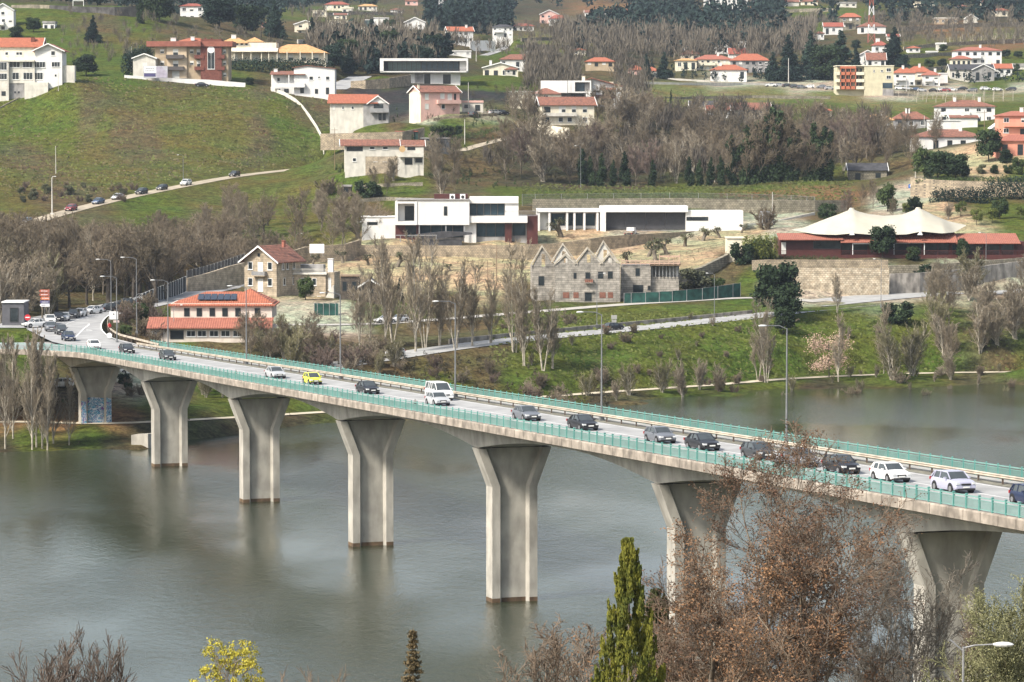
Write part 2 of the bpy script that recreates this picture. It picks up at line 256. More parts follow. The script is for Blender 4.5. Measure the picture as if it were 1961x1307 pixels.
# ---------------------------------------------------------------- terrain control points px,py,distance,surface
T='''
-600 690 560 g|0 690 565 g|30 642 574 g|-600 620 590 g|0 740 559 b|110 745 556 b|250 722 578 p|60 760 548 b|330 740 570 b|400 745 572 g|-300 770 545 g
0 800 532 e|100 806 528 e|200 808 525 e|320 800 531 g|440 792 545 g|560 785 557 g|60 840 512 g|180 835 514 g|270 845 506 b|330 700 590 b|300 665 604 b
230 655 600 b|420 672 602 b|520 668 606 b|620 690 595 b|560 730 582 b|700 740 582 b|850 745 588 g|1000 730 600 g|700 710 592 b|350 640 614 g
0 600 640 b|60 590 650 b|130 586 662 b|200 572 684 b|300 555 716 b|400 538 735 b|0 550 690 b|200 540 720 b|100 500 750 b|300 500 758 b|200 470 785 b|0 480 765 b
60 450 802 b|150 430 826 b|300 400 868 g|400 370 902 d|500 352 932 d|600 330 975 g|400 430 838 b|550 380 900 d|640 400 880 d|560 420 850 d|500 470 785 b|600 450 810 d|680 420 850 g|640 440 822 d
340 550 728 b|420 535 722 b|460 560 705 b|520 560 705 s|580 560 705 s|640 570 700 b|700 590 684 g|760 590 684 g|560 605 666 p|640 612 662 p
600 480 772 s|660 468 780 s|600 500 745 s|700 500 748 s|660 520 730 s|800 505 742 s|760 545 722 s|850 545 720 s|950 540 716 s|900 505 742 s|1000 505 738 s|850 575 700 b|1000 570 700 b
660 499 761 s|740 500 761 s|820 501 760 s|900 501 760 s|980 501 760 s|1060 500 762 s|1140 490 766 s|700 466 784 s|800 464 784 s|900 468 780 s|1000 462 788 s|1060 455 790 s|1100 452 792 s|1200 448 798 p|1300 438 808 p|1420 432 818 p|1500 420 840 p|1600 410 850 b|1100 466 782 s|1250 466 782 s
1200 500 748 s|1300 480 764 s|1400 455 788 s|1450 450 792 s|1340 500 744 s|1250 520 728 s|1350 530 724 b|1120 540 718 b|1250 560 706 g|1390 530 722 b|1420 550 714 g
1030 582 690 b|1190 575 697 b|1290 570 700 b|1350 562 705 b|900 625 656 b|1040 610 668 g|1200 600 674 g|1400 585 688 g|1450 580 690 g|1100 620 660 g|1300 610 668 g
780 655 632 b|900 640 642 b|1000 628 652 g
750 710 590 b|850 700 600 b|950 685 610 b|1050 675 618 g|1200 660 628 g|1400 640 646 g|1600 615 664 g|1800 600 680 g|1961 580 700 b
1100 730 600 g|1300 715 618 g|1500 705 634 g|1700 700 642 g|1961 695 650 g|1300 680 628 g|1500 660 644 g|1700 650 656 g|1900 650 662 b|2400 640 680 g
800 790 561 b|1000 782 570 b|1200 762 589 b|1400 748 608 g|1700 735 630 g|1961 728 638 b
1400 497 742 b|1500 497 740 b|1600 496 740 b|1750 498 740 b|1961 500 742 b|1400 552 712 b|1500 556 708 p|1600 558 706 p|1700 558 706 p|1800 556 708 p|1961 540 720 p|2300 520 740 g
1500 440 792 p|1600 440 795 b|1700 430 800 g|1850 436 796 s|1961 432 800 g|1780 395 836 s|1900 400 832 g|1961 402 832 g|1720 400 838 p|1740 380 862 p|1760 365 880 p|2300 430 800 g
1850 385 850 b|1961 380 856 b|1800 345 892 g|1961 335 900 g|1900 325 912 s|1961 300 940 s|1830 320 925 s|1730 330 912 b|1700 300 960 b|1640 360 920 b|2300 330 900 g
850 400 838 b|950 395 842 b|1020 400 840 b|1100 402 840 g|1300 398 846 g|1400 400 846 b|1550 400 850 b|1600 385 868 e|1000 380 866 g|1150 379 868 g|1300 376 874 g|1450 372 880 e|1550 368 890 e|1450 360 908 g|1300 366 900 g|1150 370 888 g|1000 374 884 g|1640 348 930 g|1560 348 925 g
700 360 900 g|780 350 905 g|650 345 925 g|720 335 915 d|850 350 910 b|760 385 872 g|850 370 890 b|650 375 900 g|720 400 860 b|900 340 940 b
0 440 808 b|0 400 858 d|0 330 930 d|140 380 882 b|200 330 940 d|300 330 945 d|400 310 965 d|550 305 990 d|600 300 1008 d|-400 440 800 g|-400 300 930 g
0 222 1035 g|60 200 1044 g|120 160 1064 g|-300 260 1010 g|200 250 1010 d|330 270 1000 d|450 240 1020 d|540 230 1030 g|600 270 1020 g|300 200 1046 d|450 190 1058 d|550 190 1056 g
170 215 1025 b|230 255 1005 b|290 285 992 b|60 240 1030 g|120 262 1014 g|60 310 975 b|380 205 1042 d|500 255 1012 b|160 148 1080 g|250 149 1082 g|330 155 1086 b|450 160 1090 g|510 168 1086 b|575 205 1060 b|610 240 1040 b|640 245 1020 g
200 135 1110 g|200 110 1150 g|300 120 1140 g|100 110 1150 g|0 120 1150 g|120 90 1180 g|250 85 1190 d|400 80 1210 b|0 60 1220 g|60 45 1240 g|200 47 1240 b|260 45 1250 g|350 60 1240 b|450 70 1230 b|520 100 1220 b
0 20 1270 g|150 12 1300 g|260 12 1300 g|-500 100 1200 g|-500 20 1500 g|400 30 1340 b
640 232 1008 g|760 225 1000 b|700 260 985 g|620 255 985 g|800 255 985 g|660 290 955 b|820 290 955 b|650 330 918 b|760 330 915 b|860 245 1010 g|930 235 1020 g|860 270 985 g|940 262 1000 b|900 300 960 b|840 220 1025 p|930 215 1030 p
650 200 1080 b|700 185 1095 n|900 185 1095 n|980 180 1100 n|800 175 1115 n|700 175 1118 n|760 195 1075 n|960 190 1085 n|650 160 1130 b|720 155 1150 g|900 150 1170 g|960 150 1170 g|700 135 1210 b
960 205 1060 b|1060 240 1018 b|1150 235 1030 b|1150 205 1070 b|980 260 1000 b
900 310 960 w|1000 330 945 w|1100 352 935 w|1200 352 938 w|1400 350 940 w|1500 345 945 w|1000 290 990 w|1200 300 1000 w|1400 300 1010 w|1600 300 1010 w|1100 260 1040 w|1300 250 1070 w|1500 245 1090 w|1640 280 1040 w
1700 250 1070 w|1820 290 995 w|1900 280 1000 b|1850 240 1090 g|1961 220 1110 b
1220 238 1110 w|1350 232 1130 g|1500 225 1150 g|1650 230 1140 g|1250 215 1170 g|1250 200 1230 v|1400 205 1220 g|1550 200 1240 g|1300 185 1300 v|1450 183 1320 v|1600 186 1320 v|1700 200 1270 v|1800 190 1310 v|1961 183 1340 v|1700 183 1340 p|1800 175 1370 p|1961 174 1370 p|1850 210 1220 g|1961 205 1230 g
1550 165 1385 p|1400 158 1400 p|1250 155 1400 b|1200 150 1400 b|1750 160 1395 b|1900 160 1400 g|1300 140 1450 b|1450 140 1460 b
800 160 1180 w|700 120 1260 w|820 120 1280 w|600 125 1250 w|550 100 1330 b|700 95 1380 w|850 100 1400 b|960 110 1400 g|1020 130 1350 d|1050 100 1500 v|1100 140 1360 b|900 92 1480 b|980 90 1500 g
600 72 1500 b|700 65 1550 b|800 60 1600 b|640 50 1700 g|560 40 1750 g|700 40 1800 b|850 40 1800 w|950 60 1750 b|1040 62 1750 v|1080 80 1640 v|1050 50 1900 b|800 25 2100 b|650 20 2100 g|560 15 2300 w
1200 115 1500 w|1350 110 1540 w|1450 100 1600 w|1200 70 1750 w|1350 60 1850 w|1150 35 2000 b|1250 30 2100 w|1400 30 2050 w|1500 70 1800 w|1550 50 1850 g|1500 25 2000 g|1420 25 2050 e|1180 15 2200 e
1650 120 1500 b|1550 120 1500 b|1750 110 1520 g|1850 115 1520 d|1800 130 1480 d|1961 130 1460 g|1961 110 1530 g|1900 90 1600 e|1961 85 1640 e|1850 80 1660 v|1961 65 1760 v|1750 80 1640 d|1700 60 1750 w|1650 65 1750 b|1800 50 1800 e|1961 48 1830 b|1750 40 1900 w|1900 30 1950 w|1600 30 1950 g|1650 10 2100 d
0 0 1500 w|100 2 1480 w|200 4 1400 w|450 10 1700 w|350 14 2100 w|520 2 2300 w|1000 18 2200 w|900 8 2300 w|1300 5 2400 w|1600 -5 2300 w|1961 10 2200 w|2500 20 2200 w|2500 150 1450 g|2500 250 1080 g|-600 -20 2000 w
'''
RID=[(-700,-60),(-200,-50),(100,-30),(300,-14),(345,6),(380,-4),(450,-30),(600,-40),(740,-12),(790,2),(815,6),(840,3),(880,-14),(1000,-45),(1300,-80),(1600,-90),(2000,-80),(2700,-70)]
pts=[];cls=[]
for ln in T.strip().split('\n'):
    for q in ln.split('|'):
        a,b,d,c=q.split(); pts.append(P(float(a),float(b),float(d))); cls.append((float(a),float(d),c))
for px,py in RID:
    pts.append(P(px,py,3300)); cls.append((px,3300,'w'))
    v=P(px,py,3300); pts.append(Vector((v.x*1.15,3900,v.z-60))); cls.append((px,3900,'w'))
WL=[(-700,478),(-300,488),(0,498),(200,505),(292,512),(330,517),(440,531),(560,545),(900,567),(1150,594),(1400,607),(1550,617),(1700,622),(1961,632),(2400,642),(2900,650)]
for px,D in WL:
    X=(px-980.5)/F*D
    for dd,z in ((-40,-3),(-8,-1.2),(0,-.15),(1.2,.35)): pts.append(Vector((X*(D+dd)/D,D+dd,z))); cls.append((px,D+dd,'r'))
def resample(pl,step):
    out=[]
    for a,b in zip(pl[:-1],pl[1:]):
        n=max(1,int((b-a).length/step))
        for k in range(n): out.append(a.lerp(b,k/n))
    out.append(pl[-1]); return out
def smooth(pl,it=2):
    for _ in range(it):
        q=[pl[0]]
        for a,b in zip(pl[:-1],pl[1:]): q+= [a.lerp(b,.25),a.lerp(b,.75)]
        q.append(pl[-1]); pl=q
    return pl
STRIPS=[]   # (name, polyline, half width, kind)
for n_,(q,hw) in ROADS.items(): STRIPS.append((n_,smooth([P(*k) for k in q]),hw))
for n_,(q,hw) in PATHS.items(): STRIPS.append((n_,smooth([P(*k) for k in q]),hw))
STRIPS.append(('junction_road',smooth(JUNC),6.3))
for n_,pl,hw in STRIPS:
    if n_=='lane_to_terrace' or n_=='village_lane' or n_=='terrace_drive': continue
    for v in resample(pl,22): pts.append(v.copy()); cls.append((980.5+F*v.x/v.y,v.y,'R'))
ANCH=[]     # filled by the building survey below: (px,py,D,halfwidth m)
exec_terrain=None
def build_terrain():
    for (px,py,D,hw) in ANCH:
        pts.append(P(px,py,D)); cls.append((px,D,'A'))
    A=np.array([tuple(v) for v in pts]); 
    # drop duplicates closer than 2 m
    keep=[];
    for i in range(len(A)):
        if all((A[i,0]-A[j,0])**2+(A[i,1]-A[j,1])**2>2.5 for j in keep): keep.append(i)
    A=A[keep]; C=[cls[i] for i in keep]
    S=np.array([1,1]); X=A[:,:2]*S
    d=np.sqrt(((X[:,None]-X[None])**2).sum(-1)); n=len(A)
    M_=np.zeros((n+3,n+3)); M_[:n,:n]=d-np.eye(n)*1.5; M_[:n,n]=1; M_[n,:n]=1
    M_[:n,n+1:]=X/1000; M_[n+1:,:n]=X.T/1000
    wts=np.linalg.solve(M_,np.r_[A[:,2],0,0,0])
    def zf(Q):
        out=np.empty(len(Q))
        for i in range(0,len(Q),8000):
            q=Q[i:i+8000]; out[i:i+8000]=np.sqrt(((q[:,None]-X[None])**2).sum(-1))@wts[:n]+wts[n]+(q/1000)@wts[n+1:]
        return out
    us=np.linspace(-700,2760,420); Ds=[470.]
    while Ds[-1]<4000: Ds.append(Ds[-1]*1.0+max(1.1,(Ds[-1]-380)*.0105))
    Ds=np.array(Ds); U,D=np.meshgrid(us,Ds)
    Q=np.c_[((U-980.5)/F*D).ravel(),D.ravel()]
    Z=zf(Q)
    rng=np.random.default_rng(3)
    # small natural unevenness
    def vn(Q,s,seed):
        r=np.random.default_rng(seed).uniform(-1,1,(64,64)); x=Q[:,0]/s; y=Q[:,1]/s
        xi=np.floor(x).astype(int); yi=np.floor(y).astype(int); fx=x-xi; fy=y-yi; fx=fx*fx*(3-2*fx); fy=fy*fy*(3-2*fy)
        g=lambda a,b:r[a%64,b%64]
        return (g(xi,yi)*(1-fx)+g(xi+1,yi)*fx)*(1-fy)+(g(xi,yi+1)*(1-fx)+g(xi+1,yi+1)*fx)*fy
    rough=np.clip((Q[:,1]-520)/200,0,1)
    Z=Z+rough*(vn(Q,9,1)*.35+vn(Q,3.5,2)*.16+vn(Q,40,5)*.5)
    for n_,pl,hw in STRIPS:
        pl=resample(pl,6); Pn=np.array([tuple(v) for v in pl])
        bd=np.full(len(Q),1e9); bzv=np.zeros(len(Q))
        sel=np.where((Q[:,0]>Pn[:,0].min()-30)&(Q[:,0]<Pn[:,0].max()+30)&(Q[:,1]>Pn[:,1].min()-30)&(Q[:,1]<Pn[:,1].max()+30))[0]
        q=Q[sel]; b_=np.full(len(sel),1e9); z_=np.zeros(len(sel))
        for a,b in zip(Pn[:-1],Pn[1:]):
            ab=b[:2]-a[:2]; L2=(ab**2).sum()+1e-9; t=np.clip(((q-a[:2])@ab)/L2,0,1); pr=a[:2]+t[:,None]*ab
            dd=np.sqrt(((q-pr)**2).sum(1)); m=dd<b_; b_[m]=dd[m]; z_[m]=(a[2]+t*(b[2]-a[2]))[m]
        k=np.clip((b_-hw-.8)/5,0,1); k=k*k*(3-2*k)
        Z[sel]=Z[sel]*k+(z_-.12)*(1-k)
    # colours
    CC={'g':(.074,.101,.024),'d':(.090,.094,.032),'b':(.092,.080,.048),'s':(.36,.305,.23),'e':(.17,.105,.062),'p':(.34,.33,.31),'w':(.062,.058,.042),'v':(.135,.14,.062),'r':(.055,.05,.035),'R':None,'A':None,'n':(.035,.037,.044)}
    src=[(c[0]/60,c[1]/(c[1]*.035+2),CC[c[2]],c[1]) for c in C if CC[c[2]]]
    SX=np.array([[s[0],math.log(s[3])*26] for s in src]); SCc=np.array([s[2] for s in src])
    uu=U.ravel()+vn(Q,14,7)*14+vn(Q,5,8)*7; dd=D.ravel()+vn(Q,12,9)*6
    QX=np.c_[uu/60,np.log(dd)*26]
    colr=np.empty((len(Q),3))
    for i in range(0,len(Q),8000):
        d2=((QX[i:i+8000,None]-SX[None])**2).sum(-1); ix=np.argsort(d2,1)[:,:3]; dk=np.take_along_axis(d2,ix,1)
        ww=1/(dk+.02)**2.2; ww/=ww.sum(1)[:,None]; colr[i:i+8000]=(SCc[ix]*ww[...,None]).sum(1)
    nr,nc=U.shape; idx=np.arange(nr*nc).reshape(nr,nc)
    Fq=np.stack([idx[:-1,:-1],idx[:-1,1:],idx[1:,1:],idx[1:,:-1]],-1).reshape(-1,4)
    V=np.c_[Q,Z]
    me=mesh_np('ground',V,Fq,None,True)
    at=me.color_attributes.new('Col','FLOAT_COLOR','POINT'); at.data.foreach_set('color',np.c_[colr,np.ones(len(Q))].astype(np.float32).ravel())
    me.materials.append(ground_mat())
    o=put('ground',me); tag(o,'grassy hillside rising from the river with scrub and bare soil patches','ground',kind='structure')
    return BVHTree.FromPolygons([tuple(v) for v in V],[tuple(int(i) for i in f) for f in Fq]),o
def ground_mat():
    m=bpy.data.materials.new('ground_cover'); m.use_nodes=True; n=m.node_tree; b=n.nodes['Principled BSDF']; L=n.links.new
    b.inputs['Roughness'].default_value=1; b.inputs['Specular IOR Level'].default_value=.05
    va=n.nodes.new('ShaderNodeVertexColor'); va.layer_name='Col'; tc=n.nodes.new('ShaderNodeTexCoord')
    def noise(sc,det=6,r=.65):
        z=n.nodes.new('ShaderNodeTexNoise'); z.inputs['Scale'].default_value=sc; z.inputs['Detail'].default_value=det; z.inputs['Roughness'].default_value=r; L(tc.outputs['Object'],z.inputs['Vector']); return z
    def ramp(src,p0,c0,p1,c1):
        r=n.nodes.new('ShaderNodeValToRGB'); r.color_ramp.elements[0].position=p0; r.color_ramp.elements[1].position=p1
        r.color_ramp.elements[0].color=(*c0,1); r.color_ramp.elements[1].color=(*c1,1); L(src.outputs['Fac'],r.inputs[0]); return r
    def mix(a,b_,f,mode='MULTIPLY'):
        x=n.nodes.new('ShaderNodeMix'); x.data_type='RGBA'; x.blend_type=mode; L(a,x.inputs[6]); L(b_,x.inputs[7])
        if isinstance(f,float): x.inputs[0].default_value=f
        else: L(f,x.inputs[0])
        return x.outputs[2]
    c=mix(va.outputs[0],ramp(noise(.06),.40,(1.22,.97,.85),.60,(.84,1.06,.84)).outputs[0],.75)
    c=mix(c,ramp(noise(.45,8,.75),.36,(.34,.33,.34),.58,(1.25,1.22,1.15)).outputs[0],.85)
    c=mix(c,ramp(noise(1.6,5,.75),.38,(.42,.40,.38),.6,(1.25,1.25,1.15)).outputs[0],.8)
    L(c,b.inputs['Base Color'])
    bp_=n.nodes.new('ShaderNodeBump'); bp_.inputs['Strength'].default_value=.9; bp_.inputs['Distance'].default_value=.6; L(noise(.9,6,.7).outputs['Fac'],bp_.inputs['Height']); L(bp_.outputs[0],b.inputs['Normal'])
    return m
def ribbon(name,pl,hw,matr,dz,label,kind='structure',off=0,cat='road',hw2=None):
    pl=resample(pl,3); V=[];Fs=[]
    for i,v in enumerate(pl):
        d=(pl[min(i+1,len(pl)-1)]-pl[max(i-1,0)]); d.z=0; d.normalize(); s=Vector((d.y,-d.x,0))
        c=v+s*off
        V+= [tuple(c-s*hw+Vector((0,0,dz))),tuple(c+s*(hw2 or hw)+Vector((0,0,dz)))]
        if i: k=2*i; Fs.append((k-2,k-1,k+1,k))
    me=bpy.data.meshes.new(name); me.from_pydata(V,[],Fs); me.materials.append(matr)
    bm=bmesh.new(); bm.from_mesh(me); 
    for f in bm.faces:
        if f.normal.z<0: f.normal_flip()
    bm.to_mesh(me); bm.free()
    return tag(put(name,me),label,cat,kind=kind)
def dashes(name,pl,off,length,gap,hw,dz,label,matr):
    pl=resample(pl,1.0); V=[];Fs=[];acc=0;on=True;last=None
    for i in range(1,len(pl)):
        a,b=pl[i-1],pl[i]; acc+=(b-a).length
        if on:
            d=(b-a).normalized(); s=Vector((d.y,-d.x,0)); n=len(V); z=Vector((0,0,dz))
            V+=[tuple(a+s*(off-hw)+z),tuple(a+s*(off+hw)+z),tuple(b+s*(off+hw)+z),tuple(b+s*(off-hw)+z)]; Fs.append((n,n+1,n+2,n+3))
        if acc>(length if on else gap): acc=0; on=not on
    me=bpy.data.meshes.new(name); me.from_pydata(V,[],Fs); me.materials.append(matr)
    return tag(put(name,me),label,'road marking',kind='structure')
# ---------------------------------------------------------------- buildings
WC={}
def win_meshes(w,h,kind):
    k=(round(w,1),round(h,1),kind)
    if k in WC: return WC[k]
    w,h=max(k[0],.3),max(k[1],.3); f=min(.09,w*.14)
    fr=MB(); hw=w/2
    fr.box(-hw,-hw+f,-.05,.02,0,h); fr.box(hw-f,hw,-.05,.02,0,h); fr.box(-hw+f,hw-f,-.05,.02,h-f,h); fr.box(-hw+f,hw-f,-.05,.02,0,f)
    n=max(1,int(round(w/1.0)))
    if kind in 'wog':
        for i in range(1,n): x=-hw+w*i/n; fr.box(x-.03,x+.03,-.045,.02,f,h-f)
        fr.box(-hw-.08,hw+.08,-.14,.02,-.09,-.005)
    if kind=='s':
        fr.box(-hw+f,hw-f,-.035,.0,h*.5,h-f)
    pn=MB(); pn.box(-hw+f,hw-f,-.012,.015,f,(h*.5-.01) if kind=='s' else h-f)
    fm={'w':frame,'o':frame,'g':darkframe,'s':shutter,'d':darkframe,'b':darkframe,'x':shutter}[kind]
    pm={'w':glass,'o':mat('white_door',(.60,.60,.57),.6,.04,1),'g':glassg,'s':glass,'d':glass,'b':glassb,'x':shutter}[kind]  # recess shade put into the colour: dark pane laid on the uncarved wall
    WC[k]=(fr.mesh('window',fm),pn.mesh('pane',pm)); return WC[k]
class Bld:
    def __init__(s,name,label,px,py,D,yaw=0,cat='house',group=None,zoff=0):
        p=P(px,py,D); s.px=px; s.py=py; s.k=ppm(D); s.c=math.cos(yaw); s.r=thing(name,label,cat,p,yaw,group); s.far=D>1250; s.roofs=[]
    def X(s,px): return (px-s.px)/s.k/s.c
    def Z(s,py): return (s.py-py)/s.k
    def block(s,x0,x1,yt,yb,d0,d1,m,name='wall'):
        z0=-4 if yb is None else s.Z(yb)
        return MB().box(s.X(x0),s.X(x1),d0,d1,z0,s.Z(yt)).build(name,m,s.r)
    def hip(s,x0,x1,ye,yt,d0,d1,m,ov=.5,th=.18):
        a,b=s.X(x0)-ov,s.X(x1)+ov; c,d=d0-ov,d1+ov; ze,zt=s.Z(ye),s.Z(yt); mb=MB()
        w,l=b-a,d-c; i=min(w,l)/2*.98
        if w>=l: r0=(a+i,(c+d)/2,zt); r1=(b-i,(c+d)/2,zt)
        else: r0=((a+b)/2,c+i,zt); r1=((a+b)/2,d-i,zt)
        vs=[(a,c,ze),(b,c,ze),(b,d,ze),(a,d,ze),r0,r1,(a,c,ze-th),(b,c,ze-th),(b,d,ze-th),(a,d,ze-th)]
        if w>=l: fs=[(0,1,5,4),(1,2,5),(2,3,4,5),(3,0,4)]
        else: fs=[(0,1,4),(1,2,5,4),(2,3,5),(3,0,4,5)]
        mb.add(vs,fs+[(6,7,1,0),(7,8,2,1),(8,9,3,2),(9,6,0,3),(9,8,7,6)])
        o=mb.build('roof',m,s.r); return o
    def gable(s,x0,x1,ye,yt,d0,d1,m,axis='x',ov=.45,wm=None,th=.2,fascia=True):
        a,b=s.X(x0),s.X(x1); ze,zt=s.Z(ye),s.Z(yt); mb=MB()
        if axis=='x':
            mid=(d0+d1)/2; sl=(zt-ze)/(mid-d0); e=ze-ov*sl
            pr=[(d0-ov,e),(mid,zt),(d1+ov,e),(d1+ov,e+th),(mid,zt+th),(d0-ov,e+th)]
            mb.prismx(pr,a-ov,b+ov); o=mb.build('roof',m,s.r)
            if wm: MB().prismx([(d0,ze-.02),(d1,ze-.02),(mid,zt-.02)],a,b).build('wall',wm,s.r)
            if fascia:
                f=MB(); q=[(d0-ov-.02,e-.1),(mid,zt-.1),(d1+ov+.02,e-.1),(d1+ov+.02,e+th+.04),(mid,zt+th+.05),(d0-ov-.02,e+th+.04)]
                f.prismx(q,a-ov-.12,a-ov+.03); f.prismx(q,b+ov-.03,b+ov+.12); f.build('bargeboard',frame,s.r)
        else:
            mid=(a+b)/2; sl=(zt-ze)/(mid-a); e=ze-ov*sl
            pr=[(a-ov,e),(mid,zt),(b+ov,e),(b+ov,e+th),(mid,zt+th),(a-ov,e+th)]
            mb.prism(pr,d0-ov,d1+ov); o=mb.build('roof',m,s.r)
            if wm: MB().prism([(a,ze-.02),(b,ze-.02),(mid,zt-.02)],d0,d1).build('wall',wm,s.r)
            if fascia:
                f=MB(); q=[(a-ov-.02,e-.1),(mid,zt-.1),(b+ov+.02,e-.1),(b+ov+.02,e+th+.04),(mid,zt+th+.05),(a-ov-.02,e+th+.04)]
                f.prism(q,d0-ov-.12,d0-ov+.03); f.build('bargeboard',frame,s.r)
        return o
    def shed(s,x0,x1,ya,yb,d0,d1,m,along='x',th=.18,ov=.3,name='roof'):
        """plane sloping from ya (left or front) to yb (right or back)"""
        a,b=s.X(x0)-ov,s.X(x1)+ov; za,zb=s.Z(ya),s.Z(yb); mb=MB()
        if along=='x': mb.prism([(a,za),(b,zb),(b,zb+th),(a,za+th)],d0-ov,d1+ov)
        else: mb.prismx([(d0-ov,za),(d1+ov,zb),(d1+ov,zb+th),(d0-ov,za+th)],a,b)
        return mb.build(name,m,s.r)
    def win(s,x0,x1,y0,y1,kind='w',d=0.0,name=None):
        w=(x1-x0)/s.k/s.c; h=(y1-y0)/s.k; fr,pn=win_meshes(w,h,kind)
        nm=name or ('door' if kind=='o' else 'window')
        f=put(nm,fr,s.r,(s.X((x0+x1)/2),d-.012,s.Z(y1))); put('pane',pn,f); return f
    def wins(s,cs,wpx,y0,y1,kind='w',d=0.0):
        for c in cs: s.win(c-wpx/2,c+wpx/2,y0,y1,kind,d)
    def swin(s,side,x,ds,wm,y0,y1,kind='w'):
        for q in ds:
            h=(y1-y0)/s.k; fr,pn=win_meshes(wm,h,kind); xx=s.X(x)+(.012 if side=='R' else -.012)
            f=put('window',fr,s.r,(xx,q,s.Z(y1)),math.pi/2 if side=='R' else -math.pi/2); put('pane',pn,f)
    def rail(s,x0,x1,y0,y1,d0,d1,m=None,name='balcony_rail'):
        a,b=s.X(x0),s.X(x1); z0,z1=s.Z(y1),s.Z(y0); mb=MB(); mb.box(a,b,d0,d0+.06,z1-.08,z1); mb.box(a,b,d0,d0+.06,z0,z0+.06)
        n=max(2,int((b-a)/.22))
        for i in range(n+1): x=a+(b-a)*i/n; mb.box(x-.025,x+.025,d0+.01,d0+.05,z0+.06,z1-.08)
        if d1>d0: mb.box(a,a+.06,d0+.06,d1,z1-.08,z1); mb.box(b-.06,b,d0+.06,d1,z1-.08,z1)
        return mb.build(name,m or frame,s.r)
    def balcony(s,x0,x1,ys,yr,out,m,rm=None,d=0):
        a,b=s.X(x0),s.X(x1); z=s.Z(ys); mb=MB(); mb.box(a,b,d-out,d,z-.18,z)
        o=mb.build('balcony',m,s.r)
        h=s.Z(yr)-z; q=MB(); q.box(a,b,d-out,d-out+.08,.0+z,z+h); q.box(a,a+.08,d-out+.08,d,z,z+h); q.box(b-.08,b,d-out+.08,d,z,z+h); q.build('parapet',rm or m,s.r); return o
    def chim(s,x0,x1,yt,yb,d,m=None):
        a,b=s.X(x0),s.X(x1); mb=MB(); zt,zb=s.Z(yt),s.Z(yb); mb.box(a,b,d,d+(b-a),zb,zt-.25); mb.box(a-.08,b+.08,d-.08,d+(b-a)+.08,zt-.12,zt); mb.box(a+.06,b-.06,d+.06,d+(b-a)-.06,zt-.25,zt-.12)
        return mb.build('chimney',m or white,s.r)
    def box(s,name,x0,x1,yt,yb,d0,d1,m): return s.block(x0,x1,yt,yb,d0,d1,m,name)
BLD=[]
def bld(f,px,py,D,hw=0): BLD.append(f); ANCH.append((px,py,D,hw)); return f
# generic small or distant house from one line of survey
def simple(x0,x1,yt,ye,yb,D,rt,rm,wm,label,name='house',yaw=0,depth=None,floors=None,ch=1,cat='house',group=None,nw=None,kind=None,seed=0):
    xc=(x0+x1)/2; ANCH.append((xc,yb,D,0))
    def f():
        rnd=random.Random(int(x0*7+yb*13+seed)); b=Bld(name,label,xc,yb,D,yaw,cat,group)
        w=(x1-x0)/b.k/b.c; dp=depth or max(6,w*.62); 
        if yaw: # leave room for the side that turns into view
            sh=abs(math.sin(yaw))*dp*b.k; 
            if yaw>0: a0,a1=x0+sh,x1
            else: a0,a1=x0,x1-sh
            a0+= (0 if yaw>0 else 0)
        else: a0,a1=x0,x1
        b.block(a0,a1,ye,None,0,dp,wm)
        if rt=='h': b.hip(a0,a1,ye,yt,0,dp,rm)
        elif rt=='g': b.gable(a0,a1,ye,yt,0,dp,rm,'x',wm=wm)
        elif rt=='G': b.gable(a0,a1,ye,yt,0,dp,rm,'y',wm=wm)
        elif rt=='f': b.block(a0-1,a1+1,yt,ye,-.25,dp+.25,rm,'roof')
        hpx=yb-ye; H=hpx/b.k; fl=floors or max(1,int(round(H/3.1))); W=(a1-a0); n=nw or max(2,int(round(W/b.k/3.2)))
        for fI in range(fl):
            zt=yb-hpx*(fI+1)/fl; hh=hpx/fl
            for i in range(n):
                cx=a0+W*(i+.5)/n+rnd.uniform(-.06,.06)*W/n; ww=min(1.5*b.k,W/n*.5)
                kd=kind or rnd.choice('wwsxd')
                if fI==0 and rnd.random()<.3: b.win(cx-ww*.5,cx+ww*.5,zt+hh*.25,yb-.02*hh,'d',name='door')
                else: b.win(cx-ww*.5,cx+ww*.5,zt+hh*.22,zt+hh*.66,kd)
            if yaw and not b.far:
                b.swin('L' if yaw>0 else 'R',a0 if yaw>0 else a1,[dp*.3,dp*.7],1.2,zt+hh*.25,zt+hh*.68,'w')
        if fl>1 and rnd.random()<.6: b.balcony(a0+W*.1,a0+W*.55,yb-hpx/fl,yb-hpx/fl-1.0*b.k,1.3,wm)
        for k in range(ch):
            cx=a0+W*rnd.uniform(.2,.8); top=min(yt,ye)-1.0*b.k; b.chim(cx-.45*b.k,cx+.45*b.k,top,ye,dp*.35)
    BLD.append(f)
